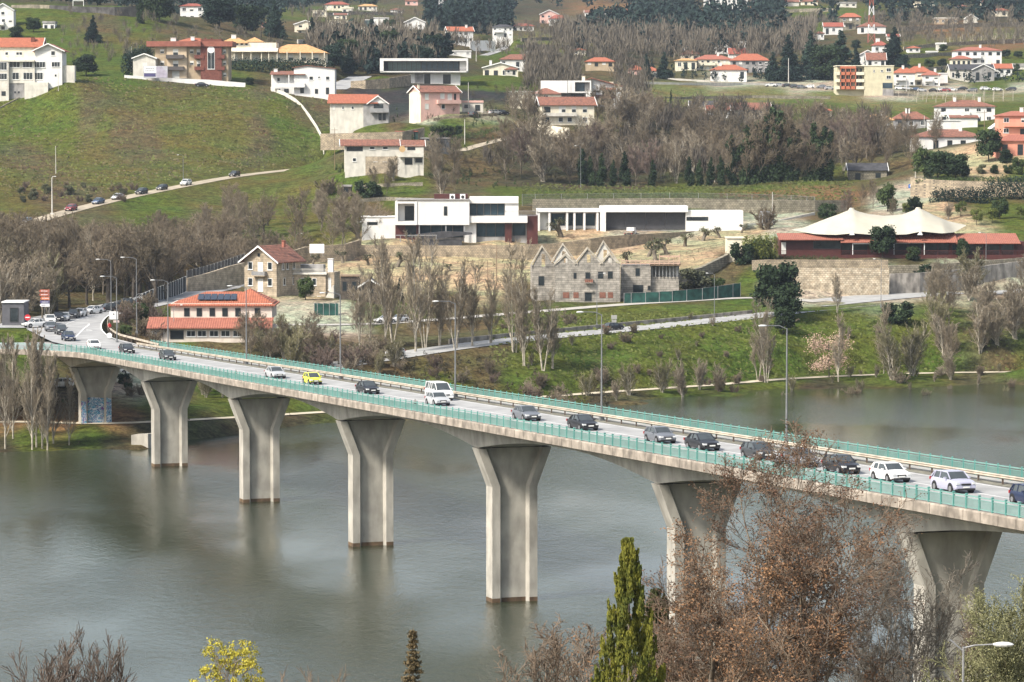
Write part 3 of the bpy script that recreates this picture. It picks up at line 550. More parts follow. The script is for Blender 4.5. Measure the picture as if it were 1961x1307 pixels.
def eucl():
    # ---- modern villa
    b=Bld('modern_villa','large white flat-roofed modern villa with dark red ground floor and pergola',860,456,778,0,'villa')
    b.block(692,757,417,None,3,10,white); b.block(690,760,415.4,417,2.8,10.2,white,'roof'); b.win(702,722,426,432,'d',3,); b.block(684,694,424.5,427,2.4,3.2,white,'canopy')
    # raised box with recessed window at the left end: open frame
    b.block(757,799,386,390,-1.5,9,white); b.block(757,799,424,431,-1.5,9,white); b.block(757,762.5,390,424,-1.5,9,white); b.block(794,799,390,424,-1.5,9,white)
    b.block(762.5,774,390,424,.8,9,white); b.block(774,794,390,424,1.6,9,white); b.win(775,793,395,423,'d',1.6)
    b.block(799,899,383,431,-1.3,9,white); b.win(850,857,395,413,'d',-1.3)
    b.block(757,899,381.8,383.2,-1.6,9.3,greyr,'roof')
    b.block(831,895,372.5,382,3,7,oxred,'plant_room')
    for x in (861,881):
        u=MB().box(b.X(x),b.X(x+10),1.7,2.4,b.Z(383),b.Z(372.5)).build('air_conditioner',frame,b.r); MB().bar((b.X(x+5),1.66,b.Z(378)),(b.X(x+5),1.72,b.Z(378)),.38,12).build('fan_grille',darkframe,u)
    b.block(899,993,378,390,.8,10,white); b.block(899,967,390,414,2.2,10,greyr); b.block(967,993,390,414,1.2,10,white)
    for i in range(5): b.win(900+i*13.3,912.6+i*13.3,391,413,'b',2.2)
    b.block(891,1010,414,427,-.9,10,white)
    b.rail(967,1030,404,414,-.6,1.2,steel)
    # ground floor
    b.block(757,803,431.2,None,.2,9,oxred); b.block(803,889,431.2,None,1.4,9,greyr); b.block(889,912,427.2,None,.1,9,white); b.block(912,967,427.2,None,1.2,9,greyr); b.block(967,980,427.2,None,.1,9,oxred); b.block(980,1009,427,None,1.6,9,greyr); b.block(1009,1030,413.5,None,.3,9,oxred)
    for i in range(4): b.win(804+i*21,824.5+i*21,432,455.5,'b',1.4)
    for i in range(3): b.win(913+i*18,930.6+i*18,428.5,454,'b',1.2)
    b.win(982,1006,428.5,452,'b',1.6); b.win(776,797,432,455,'d',.2)
    for x in (803,854,889): b.block(x-1,x+1.2,431,456,-1.1,-.9,steel,'column')
    pg=MB(); 
    pg.prism([(b.X(783),b.Z(452)),(b.X(838),b.Z(456)),(b.X(906),b.Z(448)),(b.X(903),b.Z(444.5)),(b.X(850),b.Z(442.5)),(b.X(800),b.Z(448))],-4.6,-2.4)
    pg.build('pergola_canopy',darkroof,b.r)
    MB().box(b.X(760),b.X(838),-7,-6.8,b.Z(450),b.Z(448.5)).build('pergola_beam',steel,b.r)
    for x in (768,790,836): b.block(x,x+1.3,450,462,-6.95,-6.8,steel,'pergola_post')
    b.block(800,885,459,None,-4.2,-2.4,darkroof,'sunken_terrace')
    # ---- long white annex with the garage
    b=Bld('garage_wing','long low white annex with wide dark garage doors beside the villa',1200,439,800,0,'building')
    b.block(1027,1157,400.5,406.5,-.8,8,white); b.block(1027,1054,406.5,None,1.2,8,white); b.block(1027,1034,406.5,None,-.6,1.2,white); b.block(1054,1149,406.5,None,1.6,8,white)
    for x0,x1 in ((1056,1082),(1088,1097),(1101,1116),(1121,1140)): b.win(x0,x1,409,433,'b',1.6)
    for x in (1050,1084,1098,1117,1142): b.block(x,x+4,406.5,None,-.6,1.6,white,'column')
    b.block(1149,1160,395,None,-.9,6,white,'chimney'); b.block(1160,1317,395,406.5,-.9,8,white)
    b.block(1160,1313,406.5,None,1.4,8,greyr)
    for i in range(4): 
        g=MB().box(b.X(1161+i*38),b.X(1198+i*38),1.2,1.38,-.1,b.Z(408)); g.build('garage_door',mat('charcoal_door',(.06,.06,.065),.6,.1,3),b.r)
    b.block(1313,1423,404,None,-.3,8,white); b.win(1314,1356,416,423,'d',-.3)
    # ---- red roofed house with solar panels by the bridge
    b=Bld('red_roofed_house','pale two-storey house with orange-red tiled roof and a row of solar panels',400,652,606,0,'house')
    b.block(324,519,583,612,3,15,mat('pink_white_render',(.66,.58,.50),.85,.06,.5,stain=.12)); b.hip(324,519,586,563,3,15,orange,.6); b.hip(425,519,583,557,4,14,orange,.2)
    b.wins([355,379,404,428.5,453.5,491],10.5,592,608,'d',3)
    b.shed(285,519,629,611,-1,3,salmt,'y'); b.block(287,519,629,None,-.2,15,mat('pink_white_render',(.66,.58,.50)))
    b.wins([298],16,634,645,'x',-.2); b.win(326,352,633,650,'d',-.2,'door'); b.wins([366,387,410,432,455,478,500],17,633,645,'w',-.2)
    for i in range(6):
        x=b.X(374.5+i*12.6); z0,z1=b.Z(580),b.Z(569.5); y0,y1=3.6,7.1; pz=lambda y: b.Z(586)+(y-2.4)/(6.6)*(b.Z(563)-b.Z(586))+.38
        m_=MB(); w_=11.6/b.k; ya,yb_=4.2,6.9; m_.add([(x,ya,pz(ya)),(x+w_,ya,pz(ya)),(x+w_,yb_,pz(yb_)),(x,yb_,pz(yb_)),(x,ya,pz(ya)-.08),(x+w_,ya,pz(ya)-.08),(x+w_,yb_,pz(yb_)-.08),(x,yb_,pz(yb_)-.08)],[(0,1,2,3),(7,6,5,4),(0,4,5,1),(1,5,6,2),(2,6,7,3),(3,7,4,0)]); m_.build('solar_panel',mat('solar_cells',(.03,.04,.06),.15,.2,4,spec=.7),b.r)
    # ---- granite house with gable
    yaw=-R(27); b=Bld('granite_house','narrow granite house with white-edged gable and small balcony',499,569,690,yaw,'house')
    b.block(467,531,498,None,0,9.5,granite); b.gable(467,531,498,472.5,0,9.5,rust,'y',.9,granite)
    b.wins([479,518],9,502,517,'w'); b.win(494,504,502,527,'o'); b.wins([479,518],9,533,548,'w'); b.win(494,504,534,558,'o'); b.win(493.5,498.5,485,492,'d')
    b.balcony(486,512,527.5,520,1,granite,steel)
    b.swin('R',531,[2.5,4.2,6.8],.9,502,517,'w'); b.swin('R',531,[3,6.8],.9,533,547,'w'); b.chim(516,521,462,475,5,salmt)
    # ---- annex with balustrade
    b=Bld('balustraded_house','low granite house with white balustrade round its roof terrace',585,572,694,-R(6),'house')
    b.block(540,624,526,None,0,8,granite); b.block(538,626,523.5,526,-.3,8.3,oldwhite,'cornice'); b.rail(538,626,515,523.5,-.2,8,oldwhite,'balustrade')
    b.block(624,640,522,None,.5,8,granite); b.chim(625,635,496,522,2,white); b.block(560,612,509,523,5,8,greyr)
    b.win(542,552,533,557,'o'); b.wins([580,602],8.5,533,547,'w'); b.win(628,634,532,556,'o',.5); b.wins([599,611],7,567,572,'w')
    st=MB(); st.prism([(b.X(624),b.Z(572)),(b.X(640),b.Z(546)),(b.X(642),b.Z(546)),(b.X(642),b.Z(572))],-1.6,-.4); st.build('outside_stairs',oldwhite,b.r)
    # ---- roofless granite ruin with gables
    b=Bld('roofless_ruin','roofless grey stone ruin with a row of empty pointed gables',1125,580,690,R(2),'ruin')
    b.block(1063,1188,507.5,None,0,1,greystone); b.block(1063,1188,507.5,None,11,11.9,greystone); b.block(1020,1063,512,None,2.5,3.3,greystone); b.block(1020,1026,512,None,3.3,12,greystone); b.block(1180,1188,507.5,None,1,11,greystone)
    def gab(x0,xp,x1,yb_,yp,d,t=.8,open_=True,m=greystone,cop=True):
        mb=MB(); a,p_,c=b.X(x0),b.X(xp),b.X(x1); zb,zp=b.Z(yb_),b.Z(yp); w_=.55; wz=w_*1.4
        hx=(a+c)/2; hy=zb+(zp-zb)*.22; hz=zb+(zp-zb)*.62
        # two raking halves round a narrow opening
        o_=.38
        mb.prism([(a,zb),(hx-o_,zb),(hx-o_,hz),(p_,hz+.25),(p_,zp)],d,d+t); mb.prism([(c,zb),(p_,zp),(p_,hz+.25),(hx+o_,hz),(hx+o_,zb)],d,d+t)
        mb.build('gable_wall',m,b.r)
        q=MB(); q.prism([(a-.35,zb),(p_,zp+.05),(c+.35,zb),(c+.35,zb+.35),(p_,zp+.5),(a-.35,zb+.35)],d-.25,d+t+.25); q.build('coping',mat('pale_coping',(.42,.38,.31),.9,.15,1),b.r)
    gab(1020,1039,1063,512,475,2.4); gab(1064,1083,1103,507.5,490,.02); gab(1103,1125,1152,507.5,478,.02); gab(1152,1167,1185,507.5,489,.02)
    gab(1064,1083,1106,507.5,474,11,m=oldwhite); gab(1143,1162,1188,507.5,469,11,m=oldwhite)
    for x0,x1,y0,y1 in ((1164,1173,520,534),(1145,1155,521,534),(1121,1130,522,534),(1098,1104,523,534),(1120,1133,560,577),(1032,1043,530,548)): b.win(x0,x1,y0,y1,'d',0 if x0>1060 else 2.5)
    for x0,x1 in ((1078,1090),(1098,1108),(1148,1160),(1164,1174)): b.block(x0,x1,560,571,-.06,.0,mat('hollow_brick',(.22,.10,.07),.9,.15,2),'brick_infill')
    b.block(1118,1136,557,560,-.3,0,greystone,'lintel'); b.balcony(1120,1135,541,535,.8,greystone,rust)
    # ---- granite block beside it under construction
    b=Bld('granite_block_under_repair','grey granite block with scaffold boards along its open top',1243,572,695,R(-3),'ruin')
    b.block(1188.5,1246,508.5,None,0,9,greystone); b.win(1217,1225,514,529,'d'); b.win(1212,1232,546,561,'d',name='door'); b.win(1240,1246,548,556,'d')
    b.block(1246,1300,511,None,4.5,9,mat('pale_block',(.40,.38,.34),.9,.15,1)); b.block(1246,1300,531,None,1,4.5,greystone); b.block(1244,1303,505,509,-.2,9,wood,'formwork')
    for i in range(8): b.block(1248+i*6.8,1249.3+i*6.8,509,531,.6,.75,steel,'prop')
    sc=MB()
    for i in range(13): x=b.X(1190+i*9); sc.box(x,x+.1,-.3,-.2,b.Z(508),b.Z(497))
    sc.box(b.X(1190),b.X(1302),-.35,-.3,b.Z(501),b.Z(499)); sc.box(b.X(1190),b.X(1302),-.35,-.3,b.Z(506),b.Z(504)); sc.box(b.X(1262),b.X(1302),4,4.05,b.Z(494),b.Z(491)); 
    for x in (1262,1280,1300): sc.box(b.X(x),b.X(x)+.12,3.95,4.05,b.Z(505),b.Z(489))
    sc.build('scaffold',mat('scaffold_timber',(.48,.33,.25),.9,.1,2),b.r)
    # ---- restaurant with tent roof
    b=Bld('tent_roofed_restaurant','long dark red restaurant with red tiled eaves under a white double-peaked tent',1715,495,744,0,'restaurant')
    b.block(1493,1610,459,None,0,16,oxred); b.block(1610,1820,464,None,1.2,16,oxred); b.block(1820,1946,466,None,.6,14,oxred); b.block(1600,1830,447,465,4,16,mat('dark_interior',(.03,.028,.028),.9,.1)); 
    b.shed(1493,1611,460,449.5,-1.2,5,salmt,'y'); b.shed(1611,1830,465,446,-1.4,5,salmt,'y',.16); b.shed(1831,1950,467,450,-1.3,6,salmt,'y',.14); b.block(1947,1962,463,None,.4,6,oxred)
    b.win(1496,1505,464,487,'x'); b.win(1557,1610,461,477,'d'); 
    for i,(x0,x1) in enumerate([(1613,1630),(1633,1662),(1712,1738),(1741,1766),(1770,1796),(1798,1818)]): b.win(x0,x1,467,490,'d',1.2)
    for x0,x1 in ((1824,1850),(1854,1884),(1888,1914),(1918,1942)): b.win(x0,x1,469,492,'d',.6)
    for x in (1631,1710,1768): b.block(x,x+1.4,466,492,-1.3,-1.15,frame,'post')
    b.block(1632,1711,465.5,467.5,-1.35,-1.2,frame,'awning_rail'); b.block(1711,1769,464,466,-1.35,-1.2,frame,'awning_rail')
    b.block(1490,1961,488,None,-3.0,-2.85,oxred,'terrace_parapet'); b.rail(1490,1962,479,488,-3,-3,oxred,'terrace_rail')
    # the membrane: two masts, edges held down between them
    nx,ny=90,16; V=[];Fs=[]; xl,xr=1522,1858
    TX=[1522,1545,1570,1591,1612,1628,1635,1638,1641,1650,1670,1700,1735,1754,1763,1767,1771,1782,1800,1825,1858]; TY=[442,438,428,420,412.5,406,403,402,403,407,412,415.5,413,406,402,401,402,407,416,426,433]
    BX=[1522,1560,1600,1631,1665,1700,1735,1763,1800,1830,1858]; BY=[443,449,450,447,449.5,450,449,443.5,447,446,434]
    for j in range(ny+1):
        t=j/ny
        for i in range(nx+1):
            px=xl+(xr-xl)*i/nx; top_=float(np.interp(px,TX,TY)); bs=float(np.interp(px,BX,BY)); end=min(1,(px-xl)/60,(xr-px)/50)
            y=bs+(top_-bs)*math.sin(math.pi*t)**1.15; V.append((b.X(px),8+(t-.5)*(18*(.12+.88*end)),b.Z(y)))
    for j in range(ny):
        for i in range(nx): a=j*(nx+1)+i; Fs.append((a,a+1,a+nx+2,a+nx+1))
    tm=MB(); tm.add(V,Fs); tm.build('tent_membrane',mat('white_membrane',(.43,.405,.33),.6,.04,.4),b.r,smooth=True)
    for x,yt in ((1638,402),(1767,401)):
        MB().bar((b.X(x),9,0),(b.X(x),9,b.Z(yt)+.1),.25,8).build('mast',frame,b.r); MB().bar((b.X(x),9,b.Z(yt+7)),(b.X(x),9,b.Z(yt)+.2),1.0,10,.45).build('mast_cap',mat('white_membrane',(.43,.405,.33)),b.r)
        seam=MB(); q=[Vector((b.X(x+sx_),dd_,b.Z(yy_)+.15)) for sx_,dd_,yy_ in ((0,8.2,405),(-1,6.5,415),(-2,4,428),(-2.5,1.5,438),(-3,-.6,447))]
        for a_,c_ in zip(q[:-1],q[1:]): seam.bar(a_,c_,.16,5)
        seam.build('seam',mat('membrane_seam',(.55,.53,.47),.7,.05),b.r)
    for x in (1627,1757):
        MB().prism([(b.X(x-2),b.Z(450)),(b.X(x+8),b.Z(450)),(b.X(x+4),b.Z(442))],-1.8,-1.2).build('tie_plate',frame,b.r)
bld(eucl,860,456,778)
for q in ((1200,439,800),(1060,441,800),(1300,438,802),(1400,438,802),(700,458,778),(760,458,778),(950,455,779),(400,652,606),(300,650,606),(500,652,606),(499,569,690),(585,572,694),(630,574,694),(1125,580,690),(1040,582,690),(1243,572,695),(1540,495,742),(1715,495,742),(1900,496,742),(1480,497,741)): ANCH.append((*q,0))
def hills():
    # ---- brick and tan apartment block
    b=Bld('brick_apartment_block','tan and dark red brick apartment block with overhanging red roof band',365,155,1090,0,'apartment block')
    b.block(297,437,90,None,0,13,brownr); b.block(320,358,90,150,-.5,0,mat('pale_tan_render',(.55,.44,.31),.85,.06)); b.block(385,425,76,None,-1.2,8,redbrick,'stair_tower')
    b.block(282,446,80,90,-1.6,14,mat('red_fascia',(.27,.10,.07),.8,.1,1),'roof_band'); b.block(350,386,80,90,-2.6,-1.6,mat('red_fascia',(.27,.10,.07)),'roof_band'); b.hip(335,400,80,72.5,3,11,orange,.2)
    b.chim(326,336,73,80,2); b.chim(364,371,70.5,78,3); b.chim(391,395,73.5,77,1,redbrick); b.chim(403,407,73.5,77,1,redbrick)
    b.win(398,412,95,133,'w',-1.2); MB().bar((b.X(405),-1.28,b.Z(96)),(b.X(405),-1.2,b.Z(96)),1.15,12).build('arched_light',frame,b.r)
    for y in (95,117): b.win(307,315,y,y+8,'s'); b.win(332,342,y,y+12,'s',-.5); b.win(364,371,y,y+8,'s'); b.win(377,384,y,y+12,'s'); b.win(427,433,y,y+8,'s')
    b.win(427,433,140,147,'s'); b.win(330,344,136,150,'x',-.5,'garage_door'); b.win(308,316,137,150,'x')
    for y in (112,134): b.balcony(319,353,y,y-6,1.4,mat('dark_balcony',(.10,.09,.085),.8,.1),d=-.5); b.balcony(373,392,y,y-6,1.4,redbrick); b.balcony(416,431,y,y-6,1.4,redbrick)
    # ---- white terraced building, far left
    b=Bld('white_hillside_building','big stained white building with bands of windows and orange roof at left edge',45,193,1046,0,'building')
    b.block(-80,17,117,None,0,12,oldwhite); b.block(17,66,118,160,1,12,oldwhite); b.block(17,46,160,None,1.2,12,greyr); b.block(47,92,158,None,0,12,oldwhite); b.block(66,118,103,158,1.5,12,white); b.block(92,118,158,None,1.5,12,white); b.block(118,141,126,None,2.5,6,oldwhite)
    b.gable(66,118,97,85,1.5,12,redtile,'y',.9,white); b.block(66,118,96.8,103,1.5,12,white)
    b.block(-80,75,88,117,5,14,cream); b.gable(-80,75,89,73,5,14,orange,'x',.6,cream); b.chim(54,61,71,84,7,redbrick)
    b.block(-80,66,116,119,-.2,5,oldwhite,'terrace'); 
    for x in (-30,6): b.win(x-15,x+8,120,135,'w'); b.win(x-15,x+8,141,153,'w')
    for x0,x1 in ((18,38),(43,62),(64,86)): b.win(x0,x1,118.5,130,'w',1 if x0<60 else 1.45)
    for x0,x1 in ((23,36),(44,62),(65,81)): b.win(x0,x1,139.5,153,'w',1 if x0<60 else 1.45)
    b.win(97,105,98.5,107,'w',1.5); b.win(98,114,119,129,'w',1.5); b.win(3,11,175,184,'d'); b.wins([9,30,36],6,100,106,'w',5); b.win(104,107,143,147,'d',1.5); b.wins([28,35],3,175,179,'d',1.2)
    # ---- ochre mansion
    b=Bld('ochre_roofed_mansion','long cream mansion with pale ochre roof and columned loggia',520,122,1160,0,'house')
    b.block(515,623,100,None,2,14,cream); b.hip(510,623,101,84.5,1,15,ochre,.8); b.block(425,528,82,None,3,16,cream); b.hip(425,470,82,69,3,15,ochre,.8); b.hip(470,500,80,71,4,14,ochre,.6); b.shed(437,530,100,94,-.5,3,cream,'y',.3)
    b.wins([532,556,581,605],9,104,117,'s',2); b.wins([453,462,471],6,82.5,87.5,'w',3); b.chim(441,450,66.5,74,5)
    for x in (438,448,464,480,500,514,530,549,574,597,620): b.block(x,x+1.6,100,119,-.3,0,cream,'column')
    b.win(446,455,104,117,'x',3); b.win(483,495,104,117,'x',3)
    # ---- white house above the wall
    b=Bld('white_lean_roof_house','tall white house with shallow roof and covered balcony above the slope wall',580,180,1080,0,'house')
    b.block(563,641,133,None,0,9,white); MB().prism([(b.X(563),b.Z(133.1)),(b.X(641),b.Z(133.1)),(b.X(641),b.Z(132)),(b.X(588),b.Z(127)),(b.X(563),b.Z(131))],0,9).build('wall',white,b.r)
    q=MB(); q.prism([(b.X(560),b.Z(131)),(b.X(588),b.Z(126.6)),(b.X(643),b.Z(132.5)),(b.X(643),b.Z(131.3)),(b.X(588),b.Z(125.4)),(b.X(560),b.Z(129.8))],-.4,9.4); q.build('roof',rust,b.r)
    b.block(519,563,143,None,1.5,9,white); b.shed(519,583,144,137,-.5,6,rust,'y'); b.chim(523,530,132,142,4); b.balcony(521,584,167,160,1.4,white); b.win(592,600,147,154,'w'); b.win(624,631,147,154,'w'); b.win(609,613,147,151,'w'); b.win(624,630,168,181,'d',name='door'); b.win(603,609,171,180,'d'); b.win(575,582,168,179,'d'); b.win(565,574,147,160,'o'); b.win(543,549,148,160,'o',1.5); b.win(530,536,149,157,'w',1.5); b.wins([532,548],9,170,178,'d',1.5)
    for x in (521,553): b.block(x,x+1.5,144,170,-1.3,-1.1,frame,'post')
    # ---- modern flat pavilion
    b=Bld('flat_glass_pavilion','wide flat white modern house with a full-width band of glass',812,162,1150,0,'house')
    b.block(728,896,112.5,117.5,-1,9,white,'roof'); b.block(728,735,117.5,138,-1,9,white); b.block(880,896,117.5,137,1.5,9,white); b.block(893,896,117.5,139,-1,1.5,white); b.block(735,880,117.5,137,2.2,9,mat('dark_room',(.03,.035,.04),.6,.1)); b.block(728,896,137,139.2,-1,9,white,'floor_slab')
    for i in range(7): b.win(743+i*9,751.5+i*9,119,136.5,'g',2.2)
    for i in range(7): b.win(807+i*10.2,816.5+i*10.2,119,136.5,'b',2.2)
    b.rail(800,893,132.5,137,-.8,-.8,darkframe); b.block(785,881,139.2,None,1.5,9,white); b.block(794,811,141,161,1.3,1.5,greyr,'panel'); b.win(812,824,141.5,161,'d',1.5,'door'); b.win(848,863,143,161,'d',1.5,'door')
    # ---- pink house
    b=Bld('pink_gabled_house','pale pink two-storey house with cream gable end and brown tiled roof',828,216,1020,R(24),'house')
    b.block(806,880,177,None,0,9,pinkr); MB().box(b.X(806)-.03,b.X(806),.05,8.95,-4,b.Z(177)).build('wall',cream,b.r); b.gable(806,880,177,165.5,0,9,rust,'x',.5,pinkr)
    b.win(814,821,180,192,'x'); b.win(843,851,179,190,'x'); b.win(857,865,180,197,'x'); b.win(814,821,199,210,'x'); b.win(845,852,200,209,'w'); b.win(869,873,180,192,'d'); b.balcony(836,880,198,192,1.2,pinkr); b.swin('L',806,[4.5],1,180,188,'x'); b.chim(806,809,163,176,2,cream)
    # ---- orange roofed cottage
    b=Bld('orange_roofed_cottage','long cottage with bright orange roof, stained cream wall and grey balcony wing',668,231,1000,0,'house')
    b.block(632,696,198,None,0,8,oldwhite); b.shed(629,700,199,181.5,-.5,7,orange,'y'); b.shed(629,700,199,181.5,7.2,14,orange,'y') if 0 else None
    b.block(696,744,198,None,-1,8,greyr); b.gable(706,742,198,185,-1,8,orange,'y',.5,white); b.shed(695,722,199,182.5,-1.2,5,orange,'y')
    b.win(637,642,204,211,'x'); b.win(655,659,204,210,'w'); b.win(673,678,204,210,'w'); b.balcony(709,745,215,208,1.4,greyr,steel,-1); b.win(716,734,200,213,'d',-1); b.wins([728,736],6,218,231,'d',-1)
    # ---- long white house below
    b=Bld('long_white_house','long white two-storey house with old brown roof and a tan satellite dish',735,324,905,R(4),'house')
    b.block(661,811,279,None,0,8.5,oldwhite); b.gable(656,762,279,269,0,8.5,rust,'x',.6,oldwhite); b.gable(765,811,280,270,.3,8,rust,'x',.5,oldwhite)
    b.win(664,695,281,290,'d'); b.wins([713,738],10,281,287,'w'); b.win(780,795,282,288,'d'); b.wins([719,737,679],7,303,310,'w'); b.block(700,761,300,None,-.08,0,granite,'stone_base'); b.balcony(764,811,300,294,1.2,oldwhite); b.win(775,790,303,316,'d'); b.win(795,808,303,312,'d')
    MB().bar((b.X(770),-1.1,b.Z(286)),(b.X(770),-.95,b.Z(286)),.85,14,.3).build('satellite_dish',mat('tan_dish',(.5,.33,.16),.6,.05),b.r)
    for x in (765,790,810): b.block(x,x+1,300,322,-1.2,-1.05,oldwhite,'post')
    # ---- yellow house by the wood
    b=Bld('cream_house_by_wood','cream two-storey house with brown tiled roof rising behind the bare wood',1088,238,1018,R(8),'house')
    b.block(1040,1138,201,None,0,9,cream); b.gable(1036,1139,201,187,0,9,rust,'x',.6,cream); b.win(1042,1054,205,216,'d'); b.wins([1079,1099,1120],9,204,216,'s'); b.win(1070,1076,204,220,'x'); b.balcony(1040,1104,222,217,1.3,oldwhite); b.wins([1048,1074,1091,1120],9,225,234,'w')
    # ---- white block house with recessed window
    b=Bld('white_block_house','white cubic upper floor with one wide recessed window on the slope',1085,205,1068,0,'house')
    b.block(1036,1101,155,178.5,0,9,white); b.block(1101,1132,155,158,0,9,white); b.block(1101,1132,176,178.5,0,9,white); b.block(1129.5,1132,158,176,0,9,white); b.block(1101,1129.5,158,176,1.6,9,greyr); b.win(1102,1120,159,175.5,'b',1.6); b.block(1122,1132,178.5,None,0,9,white); b.block(1045,1122,178.5,None,2,9,greyr); b.win(1095,1118,180,190,'d',2)
    b=Bld('balcony_house','white house with long red-brown roof and dark timber balcony on the slope',1165,205,1072,0,'house')
    b.block(1134,1178,165,None,0,9,white); b.block(1179,1190,168,None,-1,9,white); b.block(1179,1190,186,None,-1.1,-1,greyr,'stone_base'); 
    q=MB(); q.prism([(b.X(1122),b.Z(154.5)),(b.X(1132),b.Z(151)),(b.X(1192),b.Z(167)),(b.X(1192),b.Z(165.2)),(b.X(1132),b.Z(149)),(b.X(1122),b.Z(153))],-1.2,9.5); q.build('roof',rust,b.r)
    MB().prism([(b.X(1134),b.Z(165.1)),(b.X(1134),b.Z(152)),(b.X(1186),b.Z(166))],.0,9).build('wall',white,b.r)
    b.shed(1150,1178,173,169,-1.4,0,rust,'y'); b.balcony(1134,1178,188,182,1.4,mat('dark_timber',(.10,.045,.04),.8,.1)); b.win(1136,1148,174,177,'d'); b.win(1153,1174,174,183,'d'); b.win(1183,1187,171,178,'w',-1); b.win(1150,1170,191,201,'d'); b.chim(1115,1121,146,155,4,cream); b.chim(1168,1175,157,163,3,cream); b.block(1175,1177,188,205,-1.3,-1.1,frame,'post')
    b=Bld('balustraded_cream_house','cream house with white balustraded terrace half hidden by a bare tree',1020,208,1060,0,'house')
    b.block(978,1030,183,None,0,8,cream); b.rail(975,1032,175,183,-.2,4,white,'balustrade'); b.block(1030,1075,180,None,1,9,cream); b.hip(1018,1072,180,169,1,9,rust,.5); b.wins([990,1008],7,188,198,'s'); b.win(1040,1050,183,192,'w',1)
    # ---- yellow and orange block of flats
    b=Bld('orange_yellow_flats','flat-roofed block of flats, pale yellow with orange balcony bays',1656,183,1330,0,'apartment block')
    b.block(1655,1711,127,None,0,14,yellowr); b.block(1603,1655,129,None,1.8,14,yellowr); b.block(1602,1712,125.8,127.4,-.2,14.2,cream,'roof')
    om=mat('orange_balcony',(.46,.15,.08),.8,.1,1); b.block(1609,1639,127.5,132,-.3,1.8,om)
    for y in (143.5,157,170.5):
        o=b.balcony(1609,1639,y,y-5,2,om,d=1.8); b.balcony(1639,1655,y,y-5,2,cream,d=1.8); b.balcony(1600,1609,y,y-5,1.6,cream,d=1.8)
        for x in (1613,1621.5,1630,1642,1649): b.win(x-2.6,x+2.6,y-12.5,y-3,'d',1.8)
    for x in (1609,1618.5,1628,1637.6): b.block(x,x+1.6,132,171,-.2,.2,om,'column')
    b.win(1697,1706,131,138,'w'); b.win(1697,1706,145,152,'w'); b.win(1686,1691,134.5,138.5,'w'); b.win(1672,1675,134,139,'w'); b.win(1690,1709,159,170,'b'); b.block(1690,1711,171,None,-.1,0,greyr,'base')
bld(hills,365,155,1090)
for q in ((300,152,1090),(430,158,1090),(45,193,1046),(110,165,1046),(10,196,1046),(130,146,1052),(520,122,1160),(600,120,1160),(440,120,1160),(580,184,1080),(630,186,1080),(530,176,1080),(812,162,1150),(870,162,1150),(740,158,1152),(828,216,1020),(870,216,1020),(668,231,1000),(735,233,1000),(735,324,905),(660,322,905),(805,324,905),(1088,238,1018),(1130,238,1018),(1085,205,1068),(1165,205,1072),(1000,208,1060),(1656,183,1330),(1700,183,1330)): ANCH.append((*q,0))
S=simple
S(1752,1884,248,262,292,1000,'h',rust,white,'white two-storey house with wide brown hipped roof behind round green trees',ch=1,nw=5,seed=1)
S(1913,2005,213,222,262,945,'h',salmt,salmon,'salmon pink house with upper tower at the right edge','house',ch=1,nw=3)
S(1909,2000,258,270,298,925,'h',salmt,salmon,'salmon pink porch wing with dark openings at the right edge','porch_wing',ch=0,nw=3,kind='d',floors=1)
S(1797,1905,192,204,236,1110,'h',rust,white,'white house with long faded tile roof, solar panel and two white chimneys',ch=2,nw=5)
S(1820,1872,222,226,246,1085,'g',rust,white,'small white house with low tiled roof in front of the long white house',ch=1,nw=2)
S(1780,1840,230,232,252,1060,'f',white,white,'long blank white flat-roofed garage below the tiled houses','garage',ch=0,nw=2,kind='x')
S(1712,1778,214,228,247,1090,'h',rust,greyr,'grey house with brown roof partly behind bare trees',ch=2,nw=3)
S(1655,1710,219,230,258,1080,'h',ochre,yellowr,'pale yellow house glimpsed through the bare trees',ch=1,nw=3)
S(1900,1936,232,245,262,980,'G',white,white,'white shed roofed house left of the salmon pink house','outbuilding',ch=0,nw=1)
S(1556,1592,204,212,226,1150,'h',orange,cream,'orange-roofed cottage glimpsed between bare tree tops',ch=1,nw=2)
S(1626,1698,314,326,349,935,'g',darkroof,drywall,'ruined rubble barn with sagging slate roof at the lawn edge','stone_barn',ch=0,nw=2,kind='d',floors=1,cat='barn')
S(1385,1475,198,210,228,1110,'g',rust,greyr,'long low barn with brown tiled roof behind the wood','barn',ch=0,nw=4,floors=1,cat='barn')
S(1354,1396,203,211,222,1100,'g',redtile,white,'small white barn with bright red roof behind the wood','barn',ch=0,nw=2,floors=1,cat='barn')
S(1322,1384,194,206,220,1105,'g',darkroof,pinkr,'barn with grey sheet roof behind the wood','barn',ch=0,nw=2,floors=1,cat='barn')
S(1712,1752,130,140,168,1400,'h',orange,white,'white villa with bright orange roof next to the yellow flats',ch=1,nw=3)
S(1738,1782,127,138,168,1410,'h',orange,cream,'cream villa with broad orange hipped roof, middle of the row',ch=1,nw=3)
S(1768,1800,136,144,168,1405,'h',salmt,white,'white villa with pinkish roof and awning, right of the orange-roofed pair',ch=1,nw=2)
S(1795,1815,140,142,158,1415,'f',white,white,'plain white flat box beside the villas','outbuilding',ch=0,nw=1,kind='x',floors=1)
S(1830,1918,90,97,126,1480,'h',salmt,white,'large white villa with orange hipped roofs on the upper right slope',ch=1,nw=6,floors=2)
S(1822,1860,107,113,130,1470,'h',salmt,cream,'low cream wing with its own orange roof in front of the large villa',ch=0,nw=4,floors=1,kind='d')
S(1820,1903,124,134,157,1440,'g',darkroof,oldwhite,'long grey-walled house with tall windows below the large villa',ch=0,nw=8,floors=1,kind='w')
